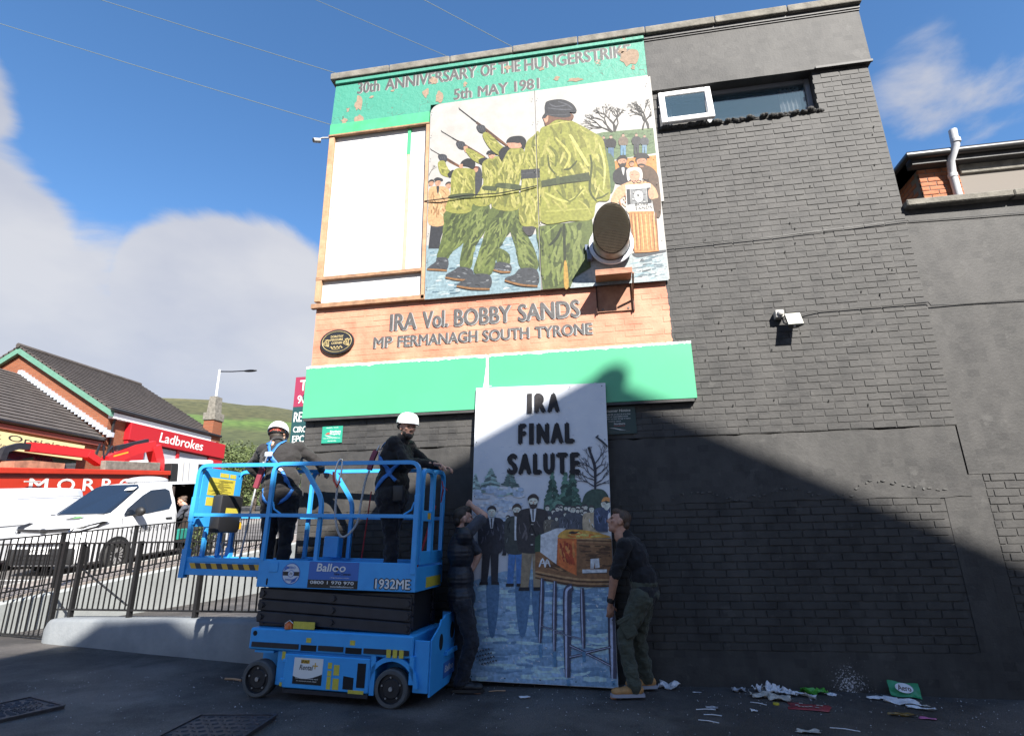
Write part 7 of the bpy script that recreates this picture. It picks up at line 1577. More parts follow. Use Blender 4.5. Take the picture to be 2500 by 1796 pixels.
# vehicles ---------------------------------------------------------------
M_VW = mat('van_white', (.56, .57, .59, 1), .28, coat=.5, var=.03, vscale=1.5); M_VBLK = mat('trim_black', (.014, .014, .015, 1), .55); M_TYRE = mat('tyre', (.018, .018, .018, 1), .8)
M_RIM = mat('wheel_silver', (.45, .45, .46, 1), .35, metal=.6); M_VGL = mat('vehicle_glass', (.012, .018, .030, 1), .04, spec=.9); M_LAMP = mat('headlamp', (.45, .47, .50, 1), .08, spec=.9)
def loft(sta, skip=None):
    """stations (x, z_top, w_top, z_belt, w_belt, w_low, z_low) -> closed body shell"""
    mb = MB(); vs = []; fs = []
    for x, zt, wt, zb, wb, wl, zl in sta:
        half = [(wl*.9, zl), (wl, zl+.06), (wl+.005, (zl+zb)/2), (wb, zb), (wb-(wb-wt)*.55, zb+(zt-zb)*.55), (wt+.01, zt-.075), (wt-.05, zt-.02), (wt*.55, zt), ]
        ring = [(y, z) for y, z in half]+[(-y, z) for y, z in half[::-1]]
        vs += [(x, y, z) for y, z in ring]
    m = 16
    for i in range(len(sta)-1):
        for k in range(m):
            if skip and skip(sta[i][0], sta[i+1][0], k): continue
            fs.append((i*m+k, i*m+(k+1) % m, (i+1)*m+(k+1) % m, (i+1)*m+k))
    fs += [tuple(range(m)), tuple((len(sta)-1)*m+k for k in range(m-1, -1, -1))]
    mb.add(vs, fs); return mb
VST = [(.90,.70,.62,.56,.70,.70,.24),(.86,.95,.60,.70,.80,.80,.22),(.74,1.02,.66,.85,.88,.88,.20),(.40,1.12,.70,1.0,.93,.93,.20),(.05,1.22,.74,1.10,.95,.95,.20),(-.20,1.368,.735,1.12,.955,.95,.20),(-.45,1.525,.73,1.13,.96,.95,.20),(-.70,1.685,.72,1.14,.96,.95,.20),(-.95,1.845,.70,1.15,.96,.95,.20),(-1.3,1.91,.72,1.15,.96,.95,.20),(-1.72,1.93,.74,1.15,.96,.95,.20),(-2.75,1.94,.75,1.15,.96,.95,.20),(-3.6,1.93,.75,1.15,.955,.95,.20),(-4.0,1.90,.72,1.12,.93,.93,.22),(-4.07,1.80,.68,1.1,.90,.90,.26)]
def wheels(t, xs, y, r=.33, spokes=14):
    for x in xs:
        for s in (1, -1):
            mb = MB(); mb.lathe([(.20, .0), (.30, .005), (r, .035), (r, .19), (.30, .215), (.20, .215)], (0, 0, 0), 28, 'y'); w = mb.build('wheel', M_TYRE, t, smooth=40); w.location = (x, s*y, r); w.rotation_euler = (0, 0, 0 if s < 0 else math.pi); 
            w.location.y -= 0
            mb = MB(); mb.lathe([(.0, .035), (.05, .03), (.06, .04), (.19, .05), (.205, .02), (.205, .1), (0, .1)], (0,0,0), 28, 'y'); mb.build('rim', M_VBLK, w, smooth=40)
            mb = MB()
            for i in range(spokes):
                a = 2*math.pi*i/spokes; c, s_ = math.cos(a), math.sin(a); mb.prism([(c*.06-s_*.012, s_*.06+c*.012), (c*.195-s_*.03, s_*.195+c*.03), (c*.195+s_*.012, s_*.195-c*.012), (c*.06+s_*.008, s_*.06-c*.008)], .022, .04)
            mb.build('spokes', M_RIM, w)
def arches(t, xs, y, r=.40):
    for x in xs:
        for s in (1, -1):
            mb = MB(); mb.prism([(x+r*math.cos(math.pi*i/16), .33+r*math.sin(math.pi*i/16)) for i in range(17)]+[(x-r, .20), (x+r, .20)], s*y, s*(y-.25)); mb.build('wheel_arch', M_VBLK, t)
SL = -math.atan(.093)
def vehicle(name, label, cat, x, y, z, heading, pitch): return thing(name, label, cat, (x, y, z), (0, pitch, heading))
van = vehicle('parked_van', 'white van parked by the pavement with its side door slid open', 'van', -15.35, 5.16, st(5.16), R(-90), R(5.3))
side = lambda x0, x1, k: (-2.80 < (x0+x1)/2 < -1.72) and k in (1, 2, 3, 4)
bodyv = loft(VST, side).build('body', M_VW, van, smooth=38)
def panel(t, pts, name, m, th=.012, n=(0, 1, 0), par=None):
    mb = MB(); n = Vector(n).normalized(); P_ = [Vector(p) for p in pts]; k = len(P_); mb.add(P_+[p-n*th for p in P_], [tuple(range(k)), tuple(range(2*k-1, k-1, -1))]+[(i, k+i, k+(i+1) % k, (i+1) % k) for i in range(k)]); return mb.build(name, m, par or t)
wy = lambda z: .96-(z-1.15)*(.96-.74)/.72*.92+.012       # side surface above the belt
panel(van, [(-.10, wy(1.18), 1.17), (-.22, wy(1.30), 1.31), (-.72, wy(1.60), 1.60), (-1.0, wy(1.72), 1.72), (-1.45, wy(1.75), 1.75), (-1.58, wy(1.70), 1.70), (-1.60, wy(1.4), 1.40), (-1.48, wy(1.26), 1.25), (-.8, wy(1.19), 1.185)], 'side_window', M_VGL)
panel(van, [(.06, -.60, 1.222), (.06, .60, 1.222), (-.02, .70, 1.235), (-.86, .60, 1.80), (-.95, .48, 1.855), (-.95, -.48, 1.855), (-.86, -.60, 1.80), (-.02, -.70, 1.235)], 'windscreen', M_VGL, .01, (.5, 0, .9)).location = (.018, 0, .012)
panel(van, [(-.80, -.40, 1.772), (-.80, -.15, 1.785), (-.70, -.15, 1.72), (-.70, -.40, 1.71)], 'permit', M_LINE, .004, (.5, 0, .9)).location = (.05, .78, .02)
mb = MB(); mb.box((.80, -.80, .24), (.93, .80, .58), bev=.05); mb.box((.62, -.94, .24), (.80, -.70, .60), bev=.06); mb.box((.62, .70, .24), (.80, .94, .60), bev=.06); mb.build('front_bumper', M_VBLK, van, smooth=40)
mb = MB()
for z in (.28, .36, .44, .66): mb.box((.925, -.55, z), (.942, .55, z+.03))
stuff(mb.build('grille_slats', M_PLQ, van))
mb = MB(); mb.box((.935, -.26, .47), (.946, .26, .58)); pl2 = mb.build('number_plate', M_UPVC, van)
mb = MB(); put_text(mb, 'XT 2015', (.9465, -.22, .49), Y3, Z3, .44, .07, .01); stuff(mb.build('lettering', M_PLQ, pl2, fix=False))
mb = MB(); mb.prism([(-.62, .93), (0, .90), (.62, .93), (.66, .98), (0, .96), (-.66, .98)], .872, .90, 'x'); mb.ell((.90, 0, .93), (.02, .10, .05)); mb.build('grille', M_PLQ, van, smooth=40)
for s in (1, -1):
    panel(van, [(.86, s*.62, .90), (.80, s*.78, .90), (.50, s*.925, .97), (.26, s*.955, 1.06), (.38, s*.93, 1.08), (.70, s*.84, 1.02), (.84, s*.66, .96)], 'headlight', M_VBLK, .02, (.6, s*.8, .2)).location = (.015, s*.012, .0)
    panel(van, [(.84, s*.66, .91), (.78, s*.79, .92), (.52, s*.91, .985), (.46, s*.925, 1.03), (.70, s*.84, 1.0), (.82, s*.69, .95)], 'lamp_lens', M_LAMP, .01, (.6, s*.8, .2)).location = (.03, s*.022, .004)
mb = MB(); mb.ell((-.42, 1.09, 1.24), (.08, .12, .105)); mb.box((-.46, .93, 1.14), (-.36, 1.08, 1.18)); mb.build('wing_mirror', M_VBLK, van, smooth=60)
mb = MB(); mb.box((-1.56, .955, 1.02), (-1.36, .985, 1.05), bev=.01); mb.build('door_handle', M_VBLK, van)
M_SEAM = mat('panel_gap', (.10, .10, .10, 1), .7)
mb = MB(); mb.tube([(-.10, .962, .45), (-.06, .968, 1.15)], .004, 4); mb.tube([(-1.66, .960, .35), (-1.68, .966, 1.15)], .004, 4); mb.build('door_seam', M_SEAM, van)
mb = MB(); put_text(mb, 't. 028 8775 1689', (-.30, .968, .78), V(-1,0,0), Z3, 1.25, .10); stuff(mb.build('lettering', mat('grey_print', (.25, .25, .26, 1), .5), van, fix=False))
panel(van, [(.42, -.02, 1.13), (.42, .30, 1.125), (.28, .34, 1.165), (.24, .05, 1.18)], 'bonnet_logo', M_SEAM, .004, (.3, 0, 1)).location = (0, 0, .006)
panel(van, [(.36, .10, 1.14), (.30, .30, 1.16), (.25, .18, 1.176)], 'bonnet_leaf', mat('leaf_green', (.10, .45, .06, 1), .5), .004, (.3, 0, 1)).location = (0, 0, .012)
wheels(van, (0, -3.28), 1.005); arches(van, (0, -3.28), .964)
mb = MB(); mb.box((-2.9, -.75, .40), (-1.74, .93, .45)); mb.box((-2.9, -.80, .45), (-1.74, -.72, 1.80)); mb.box((-2.95, -.75, .45), (-2.9, .9, 1.80)); mb.box((-1.73, -.75, .45), (-1.70, .85, 1.80)); mb.build('load_bay', mat('dark_lining', (.035, .025, .022, 1), .8), van)
mb = MB(); mb.ell((-1.75, 0, 1.97), (.55, .42, .11)); mb.build('roof_unit', M_VW, van, smooth=60)
mb = MB(); mb.tube([(-1.0, .3, 1.86), (-1.12, .3, 2.0)], .006, 5); mb.build('aerial', M_VBLK, van)
mb = MB(); mb.box((-2.3, .55, .46), (-1.9, .9, .72), bev=.02); tag(mb.build('crate', mat('teal_crate', (.02, .22, .18, 1), .5)), 'teal plastic crate in the open side door of the parked van', 'crate'); cr_ = bpy.data.objects['crate']; cr_.matrix_world = Matrix.Translation((-15.35, 5.16, st(5.16))) @ Matrix.Rotation(R(-90), 4, 'Z') @ Matrix.Rotation(R(5.3), 4, 'Y')
# passing panel van, heading down the street
pv2 = vehicle('panel_van', 'plain white panel van passing outside the parked van', 'van', -18.13, 3.05, st(3.05), R(-90), R(5.3))
loft([(a, b*.965, c, d, e, f_, g_) for a, b, c, d, e, f_, g_ in VST]).build('body', M_VW, pv2, smooth=38)
mb = MB(); mb.tube(smoothpoly([(-3.0, .955, 1.2), (-3.7, .955, 1.2), (-3.82, .93, 1.3), (-3.84, .87, 1.55), (-3.7, .845, 1.64), (-2.2, .845, 1.64)], 4, False), .006, 5); mb.tube([(-1.0, .972, 1.0), (-3.9, .95, 1.02)], .006, 5); mb.build('panel_seam', M_SEAM, pv2)
wheels(pv2, (0, -2.55), 1.005); arches(pv2, (0, -2.55), .964)
# red tipper lorry with a crane
M_TRED = mat('lorry_red', (.45, .03, .012, 1), .35, var=.06, vscale=2); M_CRN = mat('crane_red', (.52, .02, .025, 1), .35)
tr_ = thing('tipper_lorry', 'red tipper lorry with folded crane and white cab across the street', 'lorry', (-19.72, 6.4, st(6.4)), (math.atan(.093), 0, 0))
def tb(name, m, *boxes, bev=.02, par=None):
    mb = MB()
    for a, b in boxes: mb.box(a, b, bev=bev)
    return mb.build(name, m, par or tr_)
tip = tb('tipper_body', M_TRED, ((-2.4, -.6, 1.15), (-.06, 6.45, 2.30)))
tb('top_rail', M_TRED, ((-.10, -.6, 2.30), (.03, 6.45, 2.46)), par=tip); tb('body_groove', mat('deep_red', (.20, .012, .008, 1), .5), ((-.055, .25, 2.21), (-.052, 6.2, 2.30)), bev=0, par=tip); tb('lower_rail', M_TRED, ((-.06, -.6, 1.33), (.03, 6.45, 1.55)), par=tip)
tb('lower_groove', MATS['deep_red'], ((-.055, -.6, 1.56), (-.05, 6.4, 1.66)), bev=0, par=tip); tb('chassis_rail', mat('chassis_grey', (.25, .22, .19, 1), .7), ((-2.2, -.8, .85), (-.10, 8.6, 1.12)))
tb('rear_post', M_TRED, ((-.07, -.62, 1.2), (.05, -.30, 2.55)), ((-.07, .10, 1.2), (.04, .25, 2.3)), par=tip)
tb('grab_handle', M_GREYP, ((.03, .98, 2.06), (.06, 1.45, 2.10)), bev=.005); tb('side_flap', M_CONC, ((-.6, 4.0, 2.47), (-.4, 6.4, 2.78)))
for s, y, w in (('M', 1.22, .54), ('O', 2.07, .56), ('R', 2.92, .42), ('R', 3.60, .42), ('O', 4.28, .54), ('W', 5.12, .66)):
    mb = MB(); put_text(mb, s, (-.048, y, 1.80), Y3, Z3, w, .36, .03); stuff(mb.build('lettering', M_WHT, tr_, fix=False))
for y in (.4, 1.8, 7.6):
    mb = MB(); mb.lathe([(.25, 0), (.48, .02), (.50, .06), (.50, .28), (.25, .30)], (-.32, y, .5), 24, 'x'); mb.build('wheel', M_TYRE, tr_, smooth=40)
tb('cab', M_VW, ((-2.4, 6.95, .9), (-.02, 8.9, 2.95)), bev=.10); tb('cab_window', M_VGL, ((-.03, 7.95, 2.1), (-.012, 8.75, 2.75)), bev=.0)
tb('grab_rails', M_GREYP, ((-.01, 7.05, 1.6), (.03, 7.08, 2.85)), ((-.01, 7.35, 1.6), (.03, 7.38, 2.85)), bev=.005); tb('air_stack', M_VBLK, ((-.35, 6.55, 1.6), (-.05, 6.90, 2.75)))
def cpath(name, pts, w, h, m=M_CRN):
    mb = MB(); mb.tube([(-.75, y-6.4, z-st(6.4)-.093*(y-6.4)) for y, z in pts], 0, sq=(w, h)); return mb.build(name, m, tr_)
cpath('crane_boom', [(8.05, 4.30), (10.15, 4.37)], .26, .27); cpath('crane_knuckle', [(9.95, 4.35), (10.5, 4.12), (11.0, 4.22)], .30, .20); cpath('crane_arm', [(10.75, 4.22), (11.9, 4.78), (12.75, 5.05)], .28, .34); cpath('crane_column', [(12.75, 5.02), (13.0, 4.5), (13.0, 3.2)], .36, .40)
cpath('crane_ram', [(11.1, 4.72), (12.45, 5.18)], .14, .14, M_SCI); cpath('crane_tip', [(7.30, 3.80), (7.38, 4.12), (7.75, 4.28), (8.1, 4.30)], .16, .18, M_SCI); cpath('crane_hose', [(10.3, 4.2), (10.45, 4.75), (10.6, 4.72), (10.65, 4.3), (10.95, 4.75), (11.05, 4.4)], .05, .05, M_SCI)
cpath('spoil_heap', [(7.3, 3.55), (7.75, 3.62), (8.8, 3.66)], 1.0, .45, mat('red_earth', (.35, .16, .10, 1), .9, var=.3, vscale=4)); cpath('crane_mark', [(10.9, 4.40), (11.5, 4.62)], .281, .05, M_YL2)
# shops across the street --------------------------------------------------
def bricky(name, c1, c2, mo, sc):
    m = bpy.data.materials.new(name); m.use_nodes = True; nt = m.node_tree; L = nt.links; b = nt.nodes['Principled BSDF']; tcn = N(nt, 'ShaderNodeNewGeometry'); sx = N(nt, 'ShaderNodeSeparateXYZ'); cx_ = N(nt, 'ShaderNodeCombineXYZ'); ad_ = N(nt, 'ShaderNodeMath')
    L.new(tcn.outputs['Position'], sx.inputs[0]); L.new(sx.outputs[0], ad_.inputs[0]); L.new(sx.outputs[1], ad_.inputs[1]); L.new(ad_.outputs[0], cx_.inputs[0]); L.new(sx.outputs[2], cx_.inputs[1])
    br = N(nt, 'ShaderNodeTexBrick'); br.inputs['Color1'].default_value = c1; br.inputs['Color2'].default_value = c2; br.inputs['Mortar'].default_value = mo; br.inputs['Scale'].default_value = 1.0; br.inputs['Brick Width'].default_value = .225; br.inputs['Row Height'].default_value = .075; br.inputs['Mortar Size'].default_value = .008
    L.new(cx_.outputs[0], br.inputs['Vector']); L.new(br.outputs[0], b.inputs['Base Color']); b.inputs['Roughness'].default_value = .85; return m
M_OBR = bricky('orange_brick', (.25, .075, .03, 1), (.20, .055, .022, 1), (.19, .11, .07, 1), 1)
M_TILE = mat('concrete_tile', (.085, .072, .066, 1), .85, col2=(.055, .046, .042, 1), vscale=2.5, bump=.004, bscale=20)
def tile_roof(parent, x0, z0, x1, z1, ya, yb, courses_=22):
    """stepped tile courses from eave (x0,z0) up to ridge (x1,z1)"""
    for i in range(courses_):
        a, b = i/courses_, (i+1)/courses_; mb = MB(); dx, dz = (x1-x0), (z1-z0); l = math.hypot(dx, dz); nx_, nz_ = -dz/l, dx/l
        if nz_ < 0: nx_, nz_ = -nx_, -nz_
        pa = (x0+dx*a, z0+dz*a); pb = (x0+dx*min(1, b+.01), z0+dz*min(1, b+.01))
        mb.prism([(pa[0]+nx_*.055, pa[1]+nz_*.055), (pb[0]+nx_*.012, pb[1]+nz_*.012), (pb[0]-nx_*.05, pb[1]-nz_*.05), (pa[0]-nx_*.05, pa[1]-nz_*.05)], ya, yb); mb.build('tile_course', M_TILE, parent)
M_GVERGE = mat('green_verge', (.10, .23, .17, 1), .7, var=.1); M_LRED = mat('shop_red', (.40, .012, .02, 1), .35); M_SHUT = mat('shutter_grey', (.42, .42, .46, 1), .6, var=.08)
bs = thing('betting_shop', 'orange brick gabled shop with red fascia and dark tiled roof', 'shop')
rx, rz, ex_, ez_ = -27.9, 9.62, -22.75, 6.62
mb = MB(); mb.prism([(-23.0, 1.2), (-23.0, 6.68), (rx, rz-.12), (-32.8, 6.68), (-32.8, 1.2)], 12.75, 18.9); mb.build('wall', M_OBR, bs)
for sg in (0, 1):
    e = ex_ if sg == 0 else 2*rx-ex_; tile_roof(bs, e, ez_, rx, rz, 12.55, 19.1)
    mb = MB(); mb.prism([(e, ez_-.02), (rx, rz-.03), (rx, rz-.32), (e, ez_-.30)], 12.56, 12.70); mb.build('verge_board', M_GVERGE, bs)
mb = MB(); mb.tube([(rx, 12.5, rz+.02), (rx, 19.1, rz+.02)], .11, 8); mb.build('ridge', M_TILE, bs)
mb = MB(); mb.tube([(-22.68, 12.5, 6.60), (-22.68, 19.1, 6.60)], .07, 8); mb.tube([(-22.8, 12.95, 6.5), (-22.93, 12.95, 6.1), (-22.93, 12.95, 2.0)], .05, 8); mb.build('gutter', M_GUT, bs)
mb = MB(); mb.box((-22.98, 12.7, 6.28), (-22.76, 18.9, 6.50)); mb.build('eaves_board', M_UPVC, bs)
mb = MB(); mb.box((-23.0, 13.6, 5.55), (-22.72, 19.6, 6.27), bev=.02); mb.box((-22.99, 13.65, 1.6), (-22.80, 14.6, 5.54), bev=.01); mb.box((-22.99, 18.6, 1.6), (-22.8, 19.6, 5.54), bev=.01); mb.box((-22.99, 16.5, 1.6), (-22.84, 16.65, 5.54)); mb.build('shopfront', M_LRED, bs)
mb = MB(); mb.box((-23.0, 14.6, 1.8), (-22.9, 18.6, 5.5)); mb.build('shutter', M_SHUT, bs)
mb = MB(); put_text(mb, 'Ladbrokes', (-22.715, 15.2, 5.72), Y3, Z3, 2.75, .42, .02, .1); stuff(mb.build('lettering', M_WHT, bs, fix=False))
mb = MB(); mb.box((-23.3, 18.5, 6.3), (-22.75, 19.15, 7.35)); mb.build('chimney', M_OBR, bs); mb = MB(); mb.box((-23.36, 18.44, 7.36), (-22.70, 19.2, 7.75), bev=.03); mb.prism([(-23.26, 7.75), (-22.8, 7.75), (-22.85, 8.6), (-23.2, 8.6)], 18.55, 19.05); mb.build('chimney_cap', M_CONC, bs)
ls = thing('opticians_shop', 'low dark tiled shop with cream sign beside the orange brick gable', 'shop')
mb = MB(); mb.prism([(-23.0, .2), (-23.0, 5.3), (-27.8, 8.3), (-31, 6.4), (-31, .2)], -2.0, 12.74); mb.build('wall', M_OBR, ls)
tile_roof(ls, -22.86, 5.40, -27.75, 8.42, -2.2, 12.7, 18)
mb = MB(); mb.tube([(-22.84, -2.2, 5.38), (-22.84, 12.55, 5.38)], .06, 8); mb.build('gutter', M_GUT, ls)
mb = MB(); mb.box((-22.98, -2, 5.14), (-22.9, 12.6, 5.30)); mb.build('eaves_board', mat('maroon_board', (.22, .06, .045, 1), .6), ls)
mb = MB(); mb.box((-23.0, 3.0, 4.48), (-22.78, 11.75, 5.02)); mb.build('sign_panel', mat('cream_sign', (.62, .58, .30, 1), .5), ls)
mb = MB(); put_text(mb, 'Black Opticians', (-22.778, 7.4, 4.70), Y3, Z3, 4.0, .27, .008); put_text(mb, 'Radharcolai na Carraige', (-22.778, 7.4, 4.53), Y3, Z3, 3.4, .10); stuff(mb.build('lettering', mat('sign_black', (.03, .03, .03, 1), .5), ls, fix=False))
mb = MB(); mb.box((-23.0, 3.0, 1.2), (-22.95, 11.7, 4.47)); mb.build('shop_window', M_VGL, ls)
for i in range(27):
    u = i/27; mb = MB(); x_, z_ = -22.6-5.1*u, 5.52+2.98*u; mb.box((x_-.21, 12.62, z_-.02), (x_, 12.749, z_+.16)); mb.build('lead_step', mat('lead_flashing', (.42, .45, .50, 1), .5), ls)
# street lamps --------------------------------------------------------------
def lamp(x, y, z0, z1, label, dx, dy):
    t = thing('street_lamp', label, 'street lamp', (x, y, z0)); h = z1-z0
    mb = MB(); mb.cyl((0, 0, 0), (0, 0, h), .10, .06, 12); mb.build('pole', mat('lamp_pole', (.62, .63, .64, 1), .45), t, smooth=40)
    mb = MB(); mb.tube([(0, 0, h-.1), (dx*.5, dy*.5, h-.12), (dx, dy, h-.1)], .035, 8); mb.build('arm', M_SCI, t, smooth=40)
    mb = MB(); mb.ell((dx*1.25, dy*1.25, h-.1), (.42 if abs(dx) > abs(dy) else .16, .42 if abs(dy) > abs(dx) else .16, .06)); mb.build('lantern', M_SCI, t, smooth=60)
lamp(-24.9, 21.2, 2.2, 10.9, 'white street lamp rising behind the betting shop chimney', 1.4, .2)
# hill -----------------------------------------------------------------------
mb = MB(); vs = []; nu, nv = 90, 34
for j in range(nv+1):
    for i in range(nu+1):
        az = R(-85+135*i/nu); t_ = j/nv; r = 170+900*t_; prof_ = (t_**1.35)*(204+26*math.cos((az-R(-35))*2.2)); nn = mnoise.fractal((math.sin(az)*7, math.cos(az)*7, t_*4), 1.0, 2.0, 4)
        vs.append((math.sin(az)*r, math.cos(az)*r, 3+prof_+nn*9*t_))
mb.add(vs, [(j*(nu+1)+i, j*(nu+1)+i+1, (j+1)*(nu+1)+i+1, (j+1)*(nu+1)+i) for j in range(nv) for i in range(nu)])
def hill_mat():
    m = bpy.data.materials.new('moor'); m.use_nodes = True; nt = m.node_tree; L = nt.links; b = nt.nodes['Principled BSDF']; g = N(nt, 'ShaderNodeNewGeometry'); sp = N(nt, 'ShaderNodeSeparateXYZ'); L.new(g.outputs['Position'], sp.inputs[0])
    n = N(nt, 'ShaderNodeTexNoise'); n.inputs['Scale'].default_value = .012; n.inputs['Detail'].default_value = 8; L.new(g.outputs['Position'], n.inputs['Vector'])
    ad_ = N(nt, 'ShaderNodeMath', operation='MULTIPLY_ADD'); ad_.inputs[1].default_value = 40; L.new(n.outputs['Fac'], ad_.inputs[0]); L.new(sp.outputs[2], ad_.inputs[2])
    mr_ = N(nt, 'ShaderNodeMapRange'); mr_.inputs['From Min'].default_value = 20; mr_.inputs['From Max'].default_value = 275; L.new(ad_.outputs[0], mr_.inputs['Value'])
    r = N(nt, 'ShaderNodeValToRGB'); L.new(mr_.outputs[0], r.inputs[0]); e = r.color_ramp.elements; e[0].position = 0; e[0].color = (.05, .075, .022, 1); e[1].position = 1; e[1].color = (.20, .17, .075, 1)
    for p_, c in ((.30, (.055, .075, .026, 1)), (.52, (.085, .095, .036, 1)), (.60, (.10, .17, .035, 1)), (.66, (.11, .18, .04, 1)), (.70, (.085, .085, .035, 1)), (.88, (.10, .10, .045, 1))): q = e.new(p_); q.color = c
    n2 = N(nt, 'ShaderNodeTexNoise'); n2.inputs['Scale'].default_value = .09; n2.inputs['Detail'].default_value = 6; L.new(g.outputs['Position'], n2.inputs['Vector'])
    mx = N(nt, 'ShaderNodeMix', data_type='RGBA', blend_type='MULTIPLY'); mx.inputs[0].default_value = .8; r2 = N(nt, 'ShaderNodeValToRGB'); r2.color_ramp.elements[0].position = .36; r2.color_ramp.elements[0].color = (.30, .34, .28, 1); r2.color_ramp.elements[1].position = .62; r2.color_ramp.elements[1].color = (.72, .72, .66, 1)
    L.new(n2.outputs['Fac'], r2.inputs[0]); L.new(r.outputs[0], mx.inputs[6]); L.new(r2.outputs[0], mx.inputs[7]); L.new(mx.outputs[2], b.inputs['Base Color']); b.inputs['Roughness'].default_value = .95; return m
struct(mb.build('hill', hill_mat(), smooth=180))
# trees and shrubs -------------------------------------------------------------
M_LEAF = mat('leaves', (.055, .085, .022, 1), .7, col2=(.095, .115, .035, 1), vscale=1.2); M_LEAF2 = mat('pale_leaves', (.10, .125, .04, 1), .7, col2=(.06, .085, .025, 1), vscale=1.2); M_BARK = mat('bark', (.06, .045, .035, 1), .9)
def foliage(name, m, parent, blobs, n, size, seed, loc=(0,0,0)):
    rg = random.Random(seed); mb = MB(); tot = sum(b[3] for b in blobs)
    for k in range(n):
        u = rg.random()*tot
        for b in blobs:
            u -= b[3]
            if u <= 0: break
        d = V(rg.gauss(0,1), rg.gauss(0,1), rg.gauss(0,1)).normalized()*(b[3]*(.55+.5*rg.random())); p = V(b[0], b[1], b[2])+V(d.x, d.y, d.z*.85)
        a = V(rg.uniform(-1,1), rg.uniform(-1,1), rg.uniform(-.6,.6)).normalized()*size*rg.uniform(.6,1.4); c = a.cross(V(rg.uniform(-1,1), rg.uniform(-1,1), rg.uniform(-1,1))).normalized()*size*rg.uniform(.35,.7)
        mb.add([p-a, p+c, p+a, p-c], [(0,1,2,3)])
    return mb.build(name, m, parent, fix=False)
def tree(x, y, z, h, r, seed, label, m, cat='tree'):
    rg = random.Random(seed); t = thing('tree', label, cat, (x, y, z), group='trees at the foot of the hill'); mb = MB(); mb.tube([(0, 0, -.5), (.1, 0, h*.25), (-.1, .1, h*.5), (0, 0, h*.75)], [.03*h, .025*h, .016*h, .006*h], 7)
    for k in range(5): a = rg.uniform(0, 6.28); mb.tube([(0, 0, h*(.25+.08*k)), (math.cos(a)*r*.4, math.sin(a)*r*.4, h*(.42+.08*k)), (math.cos(a)*r*.75, math.sin(a)*r*.75, h*(.5+.08*k))], [.012*h, .008*h, .003*h], 6)
    mb.build('trunk', M_BARK, t, smooth=50)
    blobs = [(rg.uniform(-.6,.6)*r, rg.uniform(-.6,.6)*r, h*rg.uniform(.38,.82), r*rg.uniform(.32,.55)) for _ in range(11)]+[(0, 0, h*.62, r*.6)]
    foliage('crown', m, t, blobs, 2600, .045*h*.55, seed+50)
for k, (az, dist, h, r, lb, mm) in enumerate(((-41.5, 62, 9.5, 5.5, 'dark round tree just right of the betting shop', M_LEAF), (-38.5, 58, 8.0, 4.6, 'olive green tree standing behind the lorry cab', M_LEAF2), (-36, 66, 9.5, 5.5, 'broad tree left of the helmeted man leaning over the rail', M_LEAF), (-33.5, 60, 8.0, 5.0, 'tree behind the helmeted man at the control end', M_LEAF2), (-31.5, 70, 10.5, 5.5, 'tall tree half hidden by the letting board', M_LEAF), (-44.5, 75, 9.0, 5.0, 'tree peeping over the betting shop roof end', M_LEAF), (-37.2, 85, 12.5, 6.5, 'pale tree on the slope behind the olive green tree', M_LEAF2), (-34.6, 92, 13.0, 6.5, 'higher pale tree on the slope above the tree row', M_LEAF2))):
    tree(-3.6+math.sin(R(az))*dist, -6.3+math.cos(R(az))*dist, .5+dist*.06, h*.72, r*.8, 70+k, lb, mm)
rg = random.Random(77); bl = []
for k in range(150):
    az = R(rg.uniform(-50, -22)); d = rg.uniform(95, 330); t_ = max(0, (d-170)/900); bl.append((math.sin(az)*d, math.cos(az)*d, 5+(d-90)*.09+(t_**1.35)*240, rg.uniform(1.5, 4)))
stuff(foliage('hillside_scrub', M_LEAF2, None, bl, 5000, 1.1, 5)); 
# clipped ivy by the railing and a parked blue-white vehicle beyond
iv = thing('ivy_shrub', 'ivy shrub growing against the street railing near the parked van', 'shrub', (-13.35, 6.3, st(6.3)+.1)); foliage('leaves', M_LEAF2, iv, [(0, .1*i, .2+.12*i, .28) for i in range(6)], 900, .035, 3); mb = MB(); mb.tube([(0, 0, -.02), (.02, .2, .4), (0, .4, .8)], .02, 6); mb.build('stem', M_BARK, iv)
# woman at the van's side door
J = dict(pelvis=V(-14.15,7.15,1.90), waist=V(-14.20,7.14,2.03), chest=V(-14.32,7.10,2.22), neck=V(-14.44,7.06,2.40), head=V(-14.50,7.03,2.51), shL=V(-14.30,6.92,2.34), elL=V(-14.45,6.90,2.12), wrL=V(-14.66,6.95,2.06), shR=V(-14.42,7.24,2.34), elR=V(-14.62,7.26,2.14), wrR=V(-14.80,7.2,2.08),
    hipL=V(-14.13,7.06,1.88), knL=V(-14.12,7.06,1.53), ankL=V(-14.05,7.06,1.285), hipR=V(-14.15,7.24,1.88), knR=V(-14.14,7.24,1.53), ankR=V(-14.07,7.24,1.285), toeL=V(-14.2,7.06,1.2), toeR=V(-14.2,7.24,1.2))
person('woman in dark jacket with tied-up hair leaning into the van side door', J, V(-.9,-.3,-.4), V(-.3,0,1), dict(top=M_GREYT, top_name='jacket', sleeve=1.95, trousers=M_NAVY, boot=M_BLKB, sole=M_BLKB), hair=dict(mat=M_HAIRB, ells=HSHORT+[((0, -.10, .06), (.05, .05, .05))]), girth=.86)
